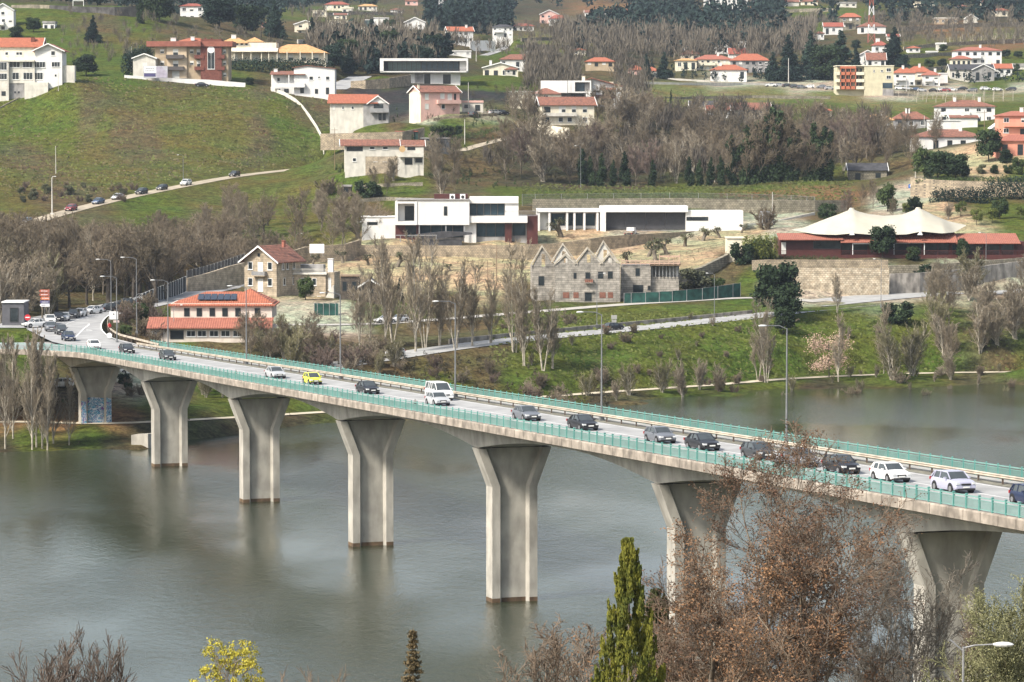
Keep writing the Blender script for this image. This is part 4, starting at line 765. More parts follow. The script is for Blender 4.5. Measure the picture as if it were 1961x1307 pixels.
S(1862,1904,124,134,155,1436,'G',darkroof,greyr,'grey stone gable house right of the long grey house',ch=0,nw=2,floors=1)
S(1901,1938,123,131,146,1450,'g',orange,white,'small white house with orange roof at the right of the upper slope',ch=0,nw=3,floors=1)
S(1938,1990,122,128,140,1470,'f',greyr,oldwhite,'low grey flat building at the right edge of the upper slope','outbuilding',ch=0,nw=3,floors=1)
S(1776,1796,98,100,109,1520,'f',white,white,'tiny white cube pavilion on the terraced slope','pavilion',ch=0,nw=2,floors=1,kind='d')
S(1795,1812,82,85,93,1560,'f',white,oldwhite,'tiny pale hut half hidden by bushes on the slope','hut',ch=0,nw=1,floors=1)
S(1610,1648,25,33,56,1790,'h',orange,drywall,'stone house with orange roof on the upper hill left of the mast',ch=0,nw=3)
S(1578,1614,44,51,66,1740,'g',redtile,white,'white house with red roof below the stone house',ch=0,nw=3)
S(1645,1696,43,51,63,1740,'h',rust,white,'white bungalow with brown hipped roof behind the mast',ch=0,nw=4,floors=1)
S(1514,1545,57,62,74,1700,'g',orange,white,'white house with orange roof among dark trees, left of the cedars',ch=0,nw=3,floors=1)
S(1483,1502,72,76,87,1640,'f',cream,oldwhite,'small pale flat house at the foot of the hill wood',ch=0,nw=2,floors=1)
S(1672,1700,78,87,104,1500,'h',redtile,white,'white house with square red roof left of the tall cedar',ch=2,nw=2)
S(1645,1678,97,106,126,1450,'G',rust,white,'white gabled house below the square red roof',ch=0,nw=2)
S(1660,1696,102,114,127,1430,'g',rust,white,'white house with low sloping roof beside the tall cedar',ch=0,nw=3,floors=1)
S(1363,1430,124,134,151,1400,'h',orange,white,'white bungalow with orange hipped roof in front of the village',ch=1,nw=4,floors=1)
S(1400,1474,103,116,140,1450,'h',orange,greyr,'long grey house with orange roof at the right of the village',ch=0,nw=6)
S(1330,1402,105,114,136,1455,'h',salmt,cream,'long cream house with salmon roof in the middle of the village',ch=1,nw=7)
S(1294,1334,112,116,134,1450,'h',ochre,cream,'cream house at the left end of the village',ch=0,nw=3)
S(1305,1340,96,104,118,1500,'h',rust,cream,'cream house with brown roof behind the village left end',ch=1,nw=2)
S(1371,1398,84,92,104,1520,'G',white,white,'white gabled chapel-like house above the village',ch=0,nw=2)
S(1396,1440,93,103,116,1490,'g',redtile,white,'white house with red roof below the white square tower',ch=0,nw=3)
S(1415,1428,80,82,98,1540,'f',white,white,'plain square white tower above the village roofs','tower',ch=0,nw=1,kind='d',cat='tower')
S(1204,1234,125,134,152,1405,'h',orange,pinkr,'pinkish house with orange roof beside two dark firs',ch=0,nw=2)
S(1229,1262,128,136,152,1415,'h',orange,cream,'house with orange roof mostly behind two dark firs',ch=0,nw=2)
S(1122,1176,110,118,128,1360,'h',orange,brownr,'low house with wide orange roof in the scrub',ch=0,nw=4,floors=1)
S(958,1024,104,114,135,1310,'h',rust,white,'white house with brown roof and double row of balconies beside the lane',ch=1,nw=5)
S(925,992,121,130,152,1215,'G',darkroof,cream,'cream house with very wide dark gabled roof beside the lane',ch=1,nw=4)
S(842,902,97,99,106,1345,'f',white,white,'long low white flat house above the glass pavilion',ch=0,nw=5,floors=1)
S(852,906,52,60,82,1480,'g',orange,white,'white house with orange roof and double balconies on the middle slope',ch=1,nw=5,yaw=R(10))
S(943,982,47,52,72,1520,'h',darkroof,white,'white house with dark roof above the lane bend',ch=0,nw=4)
S(775,814,34,43,56,1560,'G',rust,white,'white gabled house with brown roof on the middle hill',ch=0,nw=2)
S(716,744,34,35,50,1560,'f',white,white,'white cubic modern house on the middle hill',ch=0,nw=2,kind='x')
S(698,718,38,39,50,1565,'f',white,glassg,'glass-fronted wing of the cubic modern house','glass_wing',ch=0,nw=3,floors=1,kind='b')
S(628,668,40,41,53,1555,'f',cream,cream,'low pale yellow flat house on the middle hill',ch=0,nw=3,floors=1,kind='x')
S(564,606,40,47,68,1500,'G',cream,cream,'cream gabled house with open balcony at the left of the middle hill',ch=0,nw=2)
S(622,668,3,9,20,2000,'h',redtile,cream,'cream bungalow with dark red roof on the top of the hill',ch=0,nw=6,floors=1)
S(598,625,20,21,33,1900,'f',cream,cream,'small cream house below the hilltop bungalow',ch=0,nw=2,floors=1)
S(686,722,8,12,20,2050,'h',ochre,oldwhite,'pale house beside the hilltop bungalow',ch=0,nw=4,floors=1)
S(776,800,-3,2,9,2200,'h',rust,pinkr,'house with brown roof near the skyline gap',ch=0,nw=2,floors=1)
S(500,517,42,46,54,1500,'h',redtile,pinkr,'small pinkish house with red roof half behind a pine',ch=0,nw=1,floors=1)
S(345,390,7,12,58,1350,'h',redtile,white,'tall white house with red roofs between dark trees',ch=0,nw=3,floors=3)
S(-14,26,8,20,62,1240,'G',darkroof,white,'white gabled house with balcony at top left edge',ch=0,nw=3)
S(82,105,41,45,60,1235,'f',greyr,white,'small white hut with flat grey canopy below the long wall','hut',ch=0,nw=2,floors=1,kind='d')
S(1034,1070,20,28,46,2000,'G',redtile,pinkr,'pale pink gabled house on the far hill',ch=0,nw=3)
S(1052,1085,29,36,48,1980,'h',redtile,white,'white house with red roof in front of the pale pink gabled house',ch=0,nw=3,floors=1)
S(982,1022,45,50,62,1760,'h',redtile,white,'white bungalow with red hipped roof at the foot of the far hill',ch=0,nw=4,floors=1)
S(1120,1148,20,24,32,2080,'g',rust,white,'low white house, leftmost of a hilltop row of three',ch=0,nw=4,floors=1)
S(1149,1174,22,24,32,2070,'G',redtile,white,'low white gabled house, middle of a hilltop row of three',ch=0,nw=2,floors=1)
S(1176,1206,16,22,32,2060,'h',orange,white,'white house with orange roof, rightmost of a hilltop row of three',ch=0,nw=3,floors=1)
S(1231,1258,5,9,18,2150,'h',orange,white,'white house with orange roof on the far ridge',ch=0,nw=3,floors=1)
S(1246,1272,-4,-3,12,2200,'f',pinkr,mat('raw_brick',(.40,.16,.11),.9,.1,1),'unfinished red brick house frame on the far ridge','unfinished_house',ch=0,nw=2,kind='d')
S(1350,1432,-6,-2,10,2050,'g',rust,white,'long white house at the top edge, right of the far ridge',ch=0,nw=8,floors=1)
S(1752,1790,4,5,13,2000,'f',cream,cream,'pale house half hidden by trees at the top right',ch=0,nw=3,floors=1)
S(1880,1905,0,4,12,1960,'g',rust,cream,'small cream house at the top right corner',ch=0,nw=2,floors=1)
S(1605,1640,4,7,14,2050,'f',greyr,oldwhite,'low pale shed high on the hill','shed',ch=0,nw=3,floors=1)
S(1790,1835,34,36,46,1840,'f',oldwhite,brownr,'long low pale farm building in the upper vineyard','farm_building',ch=0,nw=4,floors=1)
S(1848,1872,28,36,46,1850,'G',oldwhite,oldwhite,'small pale gabled farmhouse above the earth bank',ch=0,nw=1,floors=1)
S(255,298,104,112,150,1084,'G',oldwhite,oldwhite,'white sheet-roofed shed behind the advertising banner','shed',ch=0,nw=1,kind='x',floors=1)
S(885,925,193,197,213,1030,'f',pinkr,oldwhite,'small pale pink carport with open front beside the pink house','carport',ch=0,nw=2,kind='d',floors=1,cat='carport')
S(757,800,251,253,265,972,'f',redtile,mat('green_net',(.03,.07,.055),.9,.2,2),'dark green shed under a red sheet roof against the terrace wall','shed',ch=0,nw=2,kind='d',floors=1)
S(806,862,264,266,288,955,'f',greyr,mat('dark_mesh',(.06,.065,.07),.9,.2,2),'dark mesh-walled store behind the long white house','shed',ch=0,nw=2,kind='d',floors=1)
S(690,728,536,548,578,676,'G',darkroof,mat('dark_boards',(.09,.075,.06),.9,.2,2),'dark boarded barn with pointed roof behind the poplars','barn',ch=0,nw=1,kind='d',floors=1,cat='barn')
S(652,688,528,530,572,680,'f',wood,mat('dark_boards',(.09,.075,.06)),'open dark pergola shed beside the balustraded house','pergola',ch=0,nw=2,kind='d',floors=1,cat='pergola')
S(1392,1426,455,457,500,735,'f',cream,cream,'plain cream wall building left of the tent-roofed restaurant','outbuilding',ch=0,nw=1,kind='x',floors=1)
S(655,672,355,358,368,878,'f',greyr,mat('dark_boards',(.09,.075,.06)),'tiny garden hut with grey roof in the vegetable plots','hut',ch=0,nw=1,kind='d',floors=1)
S(4,46,578,580,618,592,'f',frame,mat('dark_hoarding',(.10,.10,.11),.8,.1,1),'small dark kiosk with white roof edge at the junction','kiosk',ch=0,nw=1,kind='x',floors=1,cat='kiosk')

for q in [(655,676,14,17,26,1980,'f',cream,oldwhite,'small pale flat-roofed house left of the ochre-roofed hilltop house'),(1500,1530,0,4,12,2080,'g',rust,oldwhite,'pale house with brown roof at the top edge, centre right'),(1440,1470,2,5,14,2060,'g',darkroof,oldwhite,'grey-roofed pale house at the top edge beside the long white house'),(1535,1566,-1,3,10,2120,'h',rust,cream,'cream house with brown roof high on the hill, right of the centre'),(1562,1578,60,64,76,1690,'h',rust,white,'white cottage with brown roof left of the stone house on the hill'),(1700,1722,66,70,80,1700,'g',redtile,oldwhite,'pale cottage with red roof right of the second mast'),(1900,1930,16,20,30,1930,'h',orange,cream,'cream house with orange roof high at the right edge'),(1830,1850,8,12,22,2010,'h',rust,white,'white house with brown roof high on the right hill'),(1080,1100,52,56,64,1960,'h',rust,white,'white cottage right of the far pale pink house'),(1142,1165,66,70,80,1820,'g',redtile,white,'white cottage with red roof in the bare wood'),(1205,1225,44,48,57,1980,'h',orange,cream,'cream cottage with orange roof above the bare wood'),(1268,1290,66,70,80,1800,'h',rust,white,'white cottage with brown roof in the dark wood'),(640,664,26,29,38,1850,'g',rust,cream,'cream cottage with brown roof below the hilltop bungalow'),(748,770,16,19,28,2080,'h',rust,white,'white cottage left of the skyline gap'),(905,930,30,34,44,1860,'h',redtile,white,'white cottage with red roof right of the first mast'),(1020,1040,72,75,82,1680,'f',oldwhite,oldwhite,'low pale outbuilding on the vine terrace'),(968,990,128,133,144,1200,'h',rust,oldwhite,'small pale house with brown roof right of the wide-gabled house'),(1098,1122,92,96,106,1500,'h',orange,cream,'cream cottage with orange roof above the vine terrace'),(1440,1462,70,74,84,1700,'h',redtile,oldwhite,'pale cottage with red roof right of the white square tower'),(1738,1762,88,92,102,1560,'h',orange,white,'white cottage with orange roof right of the tall dark cedar')]:
    simple(*q,nw=2,floors=1,ch=0)
# ================================================================= build the ground
BVH,GROUND=build_terrain()
def gz(x,y):
    h=BVH.ray_cast(Vector((x,y,900)),Vector((0,0,-1)))
    return h[0].z if h[0] else 0
def G(px,py):
    r=ray(px,py).normalized(); h=BVH.ray_cast(Vector((0,0,CZ)),r)
    return h[0] if h[0] else P(px,py,900)
def GD(px,D): v=P(px,300,D); v.z=gz(v.x,v.y); return v
for f_ in BLD: f_()
# near bank under the viewpoint
NB=[(-20,45.6),(6,45.6),(14,43),(40,36),(70,29),(100,21.5),(130,15),(160,9.5),(190,5.5),(215,2.5),(232,.3),(245,-2.5),(270,-5)]
def nbz(x,y):
    for a,b in zip(NB[:-1],NB[1:]):
        if a[0]<=y<=b[0]: z=a[1]+(b[1]-a[1])*(y-a[0])/(b[0]-a[0]); break
    else: z=NB[0][1] if y<NB[0][0] else -5
    return z+max(0,x-45)*.10*(1-max(0,y-150)/120)*(1 if y<232 else 0)-(abs(x)>200)*0+math.sin(x*.11)*math.cos(y*.07)*.6*(y>20)
V=[];Fq=[]; nx_,ny_=90,75
for j in range(ny_+1):
    for i in range(nx_+1): x=-160+320*i/nx_; y=-20+290*j/ny_; V.append((x,y,nbz(x,y)))
for j in range(ny_):
    for i in range(nx_): a=j*(nx_+1)+i; Fq.append((a,a+1,a+nx_+2,a+nx_+1))
me=mesh_np('near_bank',V,Fq,mat('near_bank_soil',(.085,.09,.04),.95,.2,.3,col2=(.07,.055,.035),bump=.5),True)
tag(put('near_bank',me),'scrubby near bank sloping down to the river','ground',kind='structure')
# ---------------------------------------------------------------- river
def water_mat():
    m=bpy.data.materials.new('river_water'); m.use_nodes=True; n=m.node_tree; b=n.nodes['Principled BSDF']; L=n.links.new
    b.inputs['Base Color'].default_value=(.026,.034,.019,1); b.inputs['Roughness'].default_value=.06; b.inputs['IOR'].default_value=1.33; b.inputs['Specular IOR Level'].default_value=.5
    tc=n.nodes.new('ShaderNodeTexCoord'); mp=n.nodes.new('ShaderNodeMapping'); mp.inputs['Rotation'].default_value=(0,0,R(25)); mp.inputs['Scale'].default_value=(1,.45,1); L(tc.outputs['Object'],mp.inputs[0])
    z=n.nodes.new('ShaderNodeTexNoise'); z.inputs['Scale'].default_value=.9; z.inputs['Detail'].default_value=5; z.inputs['Roughness'].default_value=.72; L(mp.outputs[0],z.inputs['Vector'])
    z2=n.nodes.new('ShaderNodeTexNoise'); z2.inputs['Scale'].default_value=.03; z2.inputs['Detail'].default_value=3; L(mp.outputs[0],z2.inputs['Vector'])
    r=n.nodes.new('ShaderNodeMapRange'); r.inputs[1].default_value=.4; r.inputs[2].default_value=.62; r.inputs[3].default_value=.2; r.inputs[4].default_value=1.0; L(z2.outputs['Fac'],r.inputs[0])
    bp_=n.nodes.new('ShaderNodeBump'); bp_.inputs['Distance'].default_value=.21; L(r.outputs[0],bp_.inputs['Strength']); L(z.outputs['Fac'],bp_.inputs['Height']); L(bp_.outputs[0],b.inputs['Normal'])
    return m
wm_=MB(); wm_.add([(-900,100,0),(900,100,0),(900,760,0),(-900,760,0)],[(0,1,2,3)])
tag(wm_.build('river',water_mat()),'wide calm grey-green river with faint ripples','river',kind='structure')
rb=MB(); rb.add([(-900,100,-5.2),(900,100,-5.2),(900,760,-5.2),(-900,760,-5.2)],[(0,1,2,3)]); tag(rb.build('river_bed',mat('mud',(.06,.05,.03))),'muddy river bed','ground',kind='structure')
# ---------------------------------------------------------------- roads and paths
asph=mat('worn_asphalt',(.33,.33,.325),.9,.12,.35,bump=.1,bscale=6); asph2=mat('old_grey_asphalt',(.33,.33,.32),.9,.12,.3)
dirt=mat('sandy_path',(.50,.44,.33),.95,.12,.5); paint=mat('road_paint',(.72,.72,.70),.7,.08,2); dirtroad=mat('dusty_lane',(.36,.31,.23),.95,.15,.4)
SD={n_:(pl,hw) for n_,pl,hw in STRIPS}
RL={'forecourt':'pale paved forecourt where the two riverside roads meet','riverside_road':'two-lane grey asphalt road climbing along the river bank','upper_road':'narrow pale road above the riverside road','hill_road':'narrow road climbing left to right across the grassy hill','riverside_path':'narrow sandy footpath along the water','lane_to_terrace':'pale lane curving up between the houses','village_lane':'narrow lane running uphill between far houses','terrace_drive':'paved drive behind the white house','junction_road':'wide asphalt road curving away from the end of the bridge'}
for n_,(pl,hw) in SD.items():
    if n_ in('lane_to_terrace','village_lane','terrace_drive'):
        pl=[Vector((v.x,v.y,max(gz(v.x,v.y),gz(v.x-1.5,v.y),gz(v.x+1.5,v.y))+.12)) for v in resample(pl,4)]
    ribbon(n_,pl,hw,{'riverside_path':dirt,'hill_road':dirtroad,'riverside_road':asph2,'forecourt':asph2,'upper_road':mat('pale_lane',(.40,.38,.34),.9,.1,.4),'lane_to_terrace':dirtroad}.get(n_,asph),0.0,RL[n_])
jp=SD['junction_road'][0]
rr=SD['riverside_road'][0]
dashes('centre_line',rr,0,4,3,.08,.03,'broken white centre line on the riverside road',paint)
# ================================================================= bridge
bridge=thing('road_bridge','long curving grey concrete road bridge on flared piers with turquoise railings','bridge',(0,0,0))
conc=mat('bridge_concrete',(.44,.415,.36),.92,.12,.35,stain=.26,bump=.15,bscale=3)
concd=mat('bridge_cornice',(.37,.32,.265),.92,.22,.9,stain=.3,detail=8)
turq=mat('turquoise_paint',(.17,.32,.285),.55,.08,.6); turqd=mat('turquoise_paint_dark',(.09,.27,.24),.55,.08,.6)
TA,TB=-LS*4-6,LS*3+14
# plan: centre of the near and far edge along the axis; the far end flares towards the junction
def offs(t):
    e=max(0,-(t+LS*3.55)); return NEAR+.0135*e*e, NEAR-WID-.004*max(0,-(t+LS*3.6))**2*0
N_=240; ts=[TA-26+(TB-TA+26)*i/N_ for i in range(N_+1)]
def soff(t):
    k=t/LS; f=k-math.floor(k); h=abs(f-.5)*2   # 1 at the piers
    return -1.05-1.6*max(0,(h-.12)/.88)**1.7
def zr(t): return bz(t)
def strip(name,prof,m,t0=None,t1=None,parent=bridge,closed=True,end=True):
    """prof(t) -> list of (off,z) ring swept along the bridge"""
    mb=MB(); tt=[t for t in ts if (t0 is None or t>=t0) and (t1 is None or t<=t1)]; rings=[[bp(t,o,z+zr(t)) for o,z in prof(t)] for t in tt]
    n=len(rings[0]); vs=[v for r_ in rings for v in r_]; fs=[]
    for i in range(len(tt)-1):
        for k in range(n if closed else n-1): a=i*n+k; b=i*n+(k+1)%n; fs.append((a,b,b+n,a+n))
    if closed and end: fs+= [tuple(range(n)),tuple(range(len(vs)-1,len(vs)-n-1,-1))]
    mb.add(vs,fs); return mb.build(name,m,parent)
DZ=DECKZ
strip('deck_slab',lambda t:[(offs(t)[0]-.35,DZ-.03),(offs(t)[1]+.35,DZ-.03),(offs(t)[1]+.35,DZ-.55),(1.2-5.5-3.9,DZ-.85),(1.35,DZ-.95),(offs(t)[0]-.35,DZ-.55)],conc)
strip('cornice',lambda t:[(offs(t)[0],DZ+.22),(offs(t)[0]-.4,DZ+.22),(offs(t)[0]-.4,DZ-.50),(offs(t)[0]-.05,DZ-.62),(offs(t)[0]+.06,DZ-.56),(offs(t)[0]+.06,DZ+.1)],concd)
strip('cornice',lambda t:[(offs(t)[1],DZ+.08),(offs(t)[1]+.4,DZ+.08),(offs(t)[1]+.4,DZ-.62),(offs(t)[1],DZ-.6)],concd)
strip('box_girder',lambda t:[(1.5,DZ-.7),(-8.0,DZ-.7),(-6.9,DZ+soff(t)-.12),(1.36,DZ+soff(t)-.12)],conc,-LS*4.3)
strip('carriageway',lambda t:[(offs(t)[0]-1.9,DZ+.004),(-8.7,DZ+.004)],asph,parent=bridge,closed=False)
sw=mat('footway_concrete',(.36,.35,.33),.9,.1,.6)
strip('footway',lambda t:[(offs(t)[0]-.4,DZ+.16),(offs(t)[0]-1.9,DZ+.12),(offs(t)[0]-1.9,DZ-.02),(offs(t)[0]-.4,DZ-.02)],sw)
strip('footway',lambda t:[(-9.9,DZ+.14),(offs(t)[1]+.4,DZ+.14),(offs(t)[1]+.4,DZ-.02),(-9.9,DZ-.02)],sw)
strip('verge',lambda t:[(-8.7,DZ+.02),(-9.9,DZ+.06)],mat('gravel_verge',(.20,.19,.15),.95,.25,1.5),closed=False)
for o_ in (-8.25,-4.35,offs(0)[0]-2.25): strip('lane_line',lambda t:[(o_+.07,DZ+.009),(o_-.07,DZ+.009)],paint,-LS*3.55,closed=False)
jm=MB(); t=TB-2
while t>TA-20:
    a=bp(t,offs(t)[0]+.075,DZ+zr(t)-.55); c=[a+AX*s_+Vector((0,0,z)) for s_,z in ((-.025,0),(.025,0),(.025,.70),(-.025,.70))]; jm.add(c+[v-TR*.04 for v in c],[(0,1,2,3),(7,6,5,4),(0,4,5,1),(1,5,6,2),(2,6,7,3),(3,7,4,0)]); t-=2.6
jm.build('fascia_joints',mat('dark_joint',(.13,.115,.095),.95,.1,1),bridge)  # raised darker strips mark the formwork joints of the fascia
# piers: dog-bone section, straight shaft, flared head
pconc=banded(mat('pier_concrete',(.50,.465,.40),.92,.1,.35,stain=.15,bump=.1))
def pier(t,zb):
    k=bz(t); zt=SOFZ+k-.0; zk=zt-3.9; W=4.8; fl=1.5; Tn=1.9; e=.85; rec=.45
    def ring(z,f):
        a=f; b=-W-f; hT=Tn/2
        q=[(a,-hT),(a,hT),(a-e,hT),(a-e-.25,hT-rec),(b+e+.25,hT-rec),(b+e,hT),(b,hT),(b,-hT),(b+e,-hT),(b+e+.25,-hT+rec),(a-e-.25,-hT+rec),(a-e,-hT)]
        return [O4+AX*(t+s_)+TR*o_+Vector((0,0,z)) for o_,s_ in q]
    mb=MB(); zs=[(zb,0),(zb+(zk-zb)*.5,0),(zk,0),(zt,fl)]; rr_=[ring(z,f) for z,f in zs]; n=12
    vs=[v for r_ in rr_ for v in r_]; fs=[]
    for i in range(len(zs)-1):
        for j in range(n): a=i*n+j; b=i*n+(j+1)%n; fs.append((a,b,b+n,a+n))
    fs.append(tuple(range(len(vs)-n,len(vs)))); mb.add(vs,fs); o=mb.build('pier',conc,bridge)
    cap=MB(); c0=O4+AX*t; 
    for o_ in (fl-1.1,-W-fl+1.1):
        cc=[c0+TR*(o_+a)+AX*b+Vector((0,0,zt)) for a,b in ((-.4,-.5),(.4,-.5),(.4,.5),(-.4,.5))]; cap.add(cc+[v+Vector((0,0,.3)) for v in cc],[(0,1,2,3),(7,6,5,4),(0,4,5,1),(1,5,6,2),(2,6,7,3),(3,7,4,0)])
    cap.build('bearing',darkframe,o)
    # damp band at the water line
    if zb<0:
        w=MB(); r0=[O4+AX*(t+s_*1.01)+TR*(o_*1.004+.01) for o_,s_ in [(0.02,-.965),(0.02,.965),(-W-.02,.965),(-W-.02,-.965)]]
        def rg(z,g): 
            a=.012;b=-W-.012;h=Tn/2+.012; q=[(a,-h),(a,h),(a-e,h),(a-e-.25,h-rec),(b+e+.25,h-rec),(b+e,h),(b,h),(b,-h),(b+e,-h),(b+e+.25,-h+rec),(a-e-.25,-h+rec),(a-e,-h)]
            return [O4+AX*(t+s_)+TR*o_+Vector((0,0,z)) for o_,s_ in q]
        A_=rg(-1,0);B_=rg(.42,0); w.add(A_+B_,[(j,(j+1)%12,12+(j+1)%12,12+j) for j in range(12)]); w.build('water_stain',mat('damp_concrete',(.13,.085,.05),.9,.2,1.5),o)
    return o
PIERS=[pier(LS*i,(-6 if -3<=i<=2 else (1.0 if i==-4 else -2))) for i in range(-4,4)]
# graffiti at the foot of the landward pier
def graf():
    m=bpy.data.materials.new('graffiti_paint'); m.use_nodes=True; n=m.node_tree; b=n.nodes['Principled BSDF']; L=n.links.new; b.inputs['Roughness'].default_value=.7
    tc=n.nodes.new('ShaderNodeTexCoord'); z=n.nodes.new('ShaderNodeTexNoise'); z.inputs['Scale'].default_value=.75; z.inputs['Detail'].default_value=2; z.inputs['Distortion'].default_value=3.5; L(tc.outputs['Object'],z.inputs['Vector'])
    c=n.nodes.new('ShaderNodeValToRGB'); c.color_ramp.interpolation='CONSTANT'; e=c.color_ramp.elements; e[0].color=(.5,.55,.6,1); e[1].position=.42; e[1].color=(.02,.09,.25,1)
    for p_,cc in ((.47,(.45,.55,.65,1)),(.5,(.02,.25,.40,1)),(.55,(.01,.02,.10,1)),(.58,(.5,.52,.55,1)),(.63,(.12,.05,.25,1))): k=e.new(p_); k.color=cc
    L(z.outputs['Fac'],c.inputs[0]); L(c.outputs[0],b.inputs['Base Color']); return m
g_=MB(); t0=-LS*4; W=4.8
for (o0,o1,s_,zt_) in ((-.05,-.83,.965,3.6),(-1.12,-W+1.12,.965-.45,4.1),(-W+.83,-W+.05,.965,4.0)):
    a=O4+AX*(t0+s_)+TR*o0; b=O4+AX*(t0+s_)+TR*o1; g_.add([a+Vector((0,0,1)),b+Vector((0,0,1)),b+Vector((0,0,3.3+zt_-1.4)),a+Vector((0,0,3.3+zt_-1.2))],[(0,1,2,3)])
g_.build('graffiti',graf(),PIERS[0])
# railings
def railing(side,t0,t1,spacing=1.95,first=100):
    off=lambda t:(offs(t)[0]-.2) if side else (offs(t)[1]+.2)
    sgn=1
    strip('handrail',lambda t:[(off(t)-.05,DZ+1.10),(off(t)+.05,DZ+1.10),(off(t)+.05,DZ+1.18),(off(t)-.05,DZ+1.18)],turq,t0,t1)
    strip('bottom_rail',lambda t:[(off(t)-.03,DZ+.30),(off(t)+.03,DZ+.30),(off(t)+.03,DZ+.36),(off(t)-.03,DZ+.36)],turq,t0,t1)
    strip('middle_rail',lambda t:[(off(t)-.03,DZ+.94),(off(t)+.03,DZ+.94),(off(t)+.03,DZ+.98),(off(t)-.03,DZ+.98)],turq,t0,t1)
    n=int((t1-t0)/.16); V=[];Fs=[]
    tt=np.arange(n)*.16+t0; 
    for t in tt:
        o=off(t); p=bp(t,o,DZ+zr(t)+.34); h=.012+.012; a=AX*.029; c=TR*.014; k=len(V); up=Vector((0,0,.62))
        V+= [tuple(p-a-c),tuple(p+a-c),tuple(p+a+c),tuple(p-a+c),tuple(p-a-c+up),tuple(p+a-c+up),tuple(p+a+c+up),tuple(p-a+c+up)]
        Fs+=[(k,k+1,k+5,k+4),(k+1,k+2,k+6,k+5),(k+2,k+3,k+7,k+6),(k+3,k,k+4,k+7)]
    put('balusters',mesh_np('balusters',V,Fs,turq),bridge)
    pm=MB().box(-.06,.06,-.06,.06,0,1.3); pm.box(-.09,.09,-.09,.09,1.22,1.26); pmm=pm.mesh('railing_post',turqd); t=t1; c=0; rest=MB()
    while t>t0:
        p=bp(t,off(t),DZ+zr(t))
        if c<first: put('railing_post',pmm,bridge,p,math.atan2(AX.y,AX.x))
        else: rest.box(p.x-.06,p.x+.06,p.y-.06,p.y+.06,p.z,p.z+1.3)
        t-=spacing; c+=1
    if rest.v: tag(rest.build('railing_posts',turqd,bridge),kind='stuff')
railing(True,TA-24,TB-2,first=70); railing(False,TA+6,TB-2,first=28)
# steel crash barrier on the far side of the carriageway
strip('crash_barrier',lambda t:[(-9.35,DZ+.48),(-9.27,DZ+.56),(-9.35,DZ+.64),(-9.27,DZ+.72),(-9.35,DZ+.8),(-9.40,DZ+.8),(-9.40,DZ+.48)],mat('rusty_cream_steel',(.44,.385,.31),.7,.15,.8),TA+4,TB-2)
bm_=MB().box(-.07,.07,-.07,.07,-.02,.66).mesh('barrier_post',mat('rusty_brown_steel',(.12,.09,.07),.8,.2,2)); t=TB-4; rest=MB(); c=0
while t>TA+4:
    p=bp(t,-9.48,DZ+zr(t))
    if c<60: put('barrier_post',bm_,bridge,p)
    else: rest.box(p.x-.07,p.x+.07,p.y-.07,p.y+.07,p.z,p.z+.66)
    t-=4.0; c+=1
if rest.v: tag(rest.build('barrier_posts',mat('rusty_brown_steel',(.12,.09,.07)),bridge),kind='stuff')
# junction: barrier sweeping round the inside of the bend, white lines, abutment wall
jr=smooth([Pz(*k) for k in [(290,668,14.0),(240,655,13.8),(212,648,13.7),(196,636,13.6),(192,624,13.6),(200,610,13.55),(218,598,13.5)]])
o=ribbon('kerb_line',jr,.12,paint,.06,'curved white edge line round the inside of the bend',cat='road marking')
def wall_along(name,pl,h,th,m,label,cat,zoff=-1.5,parent=None,step=3):
    pl=resample(pl,step); mb=MB(); V=[];n=len(pl)
    for i,v in enumerate(pl):
        d=(pl[min(i+1,n-1)]-pl[max(i-1,0)]); d.z=0; d.normalize(); s=Vector((d.y,-d.x,0))*th/2
        hh=h(i/(n-1)) if callable(h) else h
        V+=[v-s+Vector((0,0,zoff)),v+s+Vector((0,0,zoff)),v+s+Vector((0,0,hh)),v-s+Vector((0,0,hh))]
    fs=[(0,3,2,1),(4*n-4,4*n-3,4*n-2,4*n-1)]
    for i in range(n-1):
        a=4*i
        for k in range(4): fs.append((a+k,a+(k+1)%4,a+4+(k+1)%4,a+4+k))
    mb.add(V,fs); o=mb.build(name,m,parent); 
    if label: tag(o,label,cat)
    return o
root=thing('bend_crash_barrier','low cream steel crash barrier sweeping round the bend at the bridge end','crash barrier',jr[0]); root.location=(0,0,0)
jo=[v+Vector((1.1,.3,0)) for v in jr]; wall_along('beam',[v+Vector((0,0,.45)) for v in jo],.32,.07,mat('rusty_cream_steel',(.44,.385,.31)),None,None,0,root,1.2)
for v in resample(jo,4): put('post',MB().box(-.07,.07,-.07,.07,-.3,.7).mesh('post',mat('rusty_brown_steel',(.12,.09,.07))),root,v)
arrow=MB(); p=Pz(170,633,JZ+.45); arrow.add([Vector((-2,-.12,0)),Vector((.5,-.12,0)),Vector((.5,.12,0)),Vector((-2,.12,0)),Vector((.5,-.5,0)),Vector((1.8,0,0)),Vector((.5,.5,0))],[(0,1,2,3),(4,5,6)])
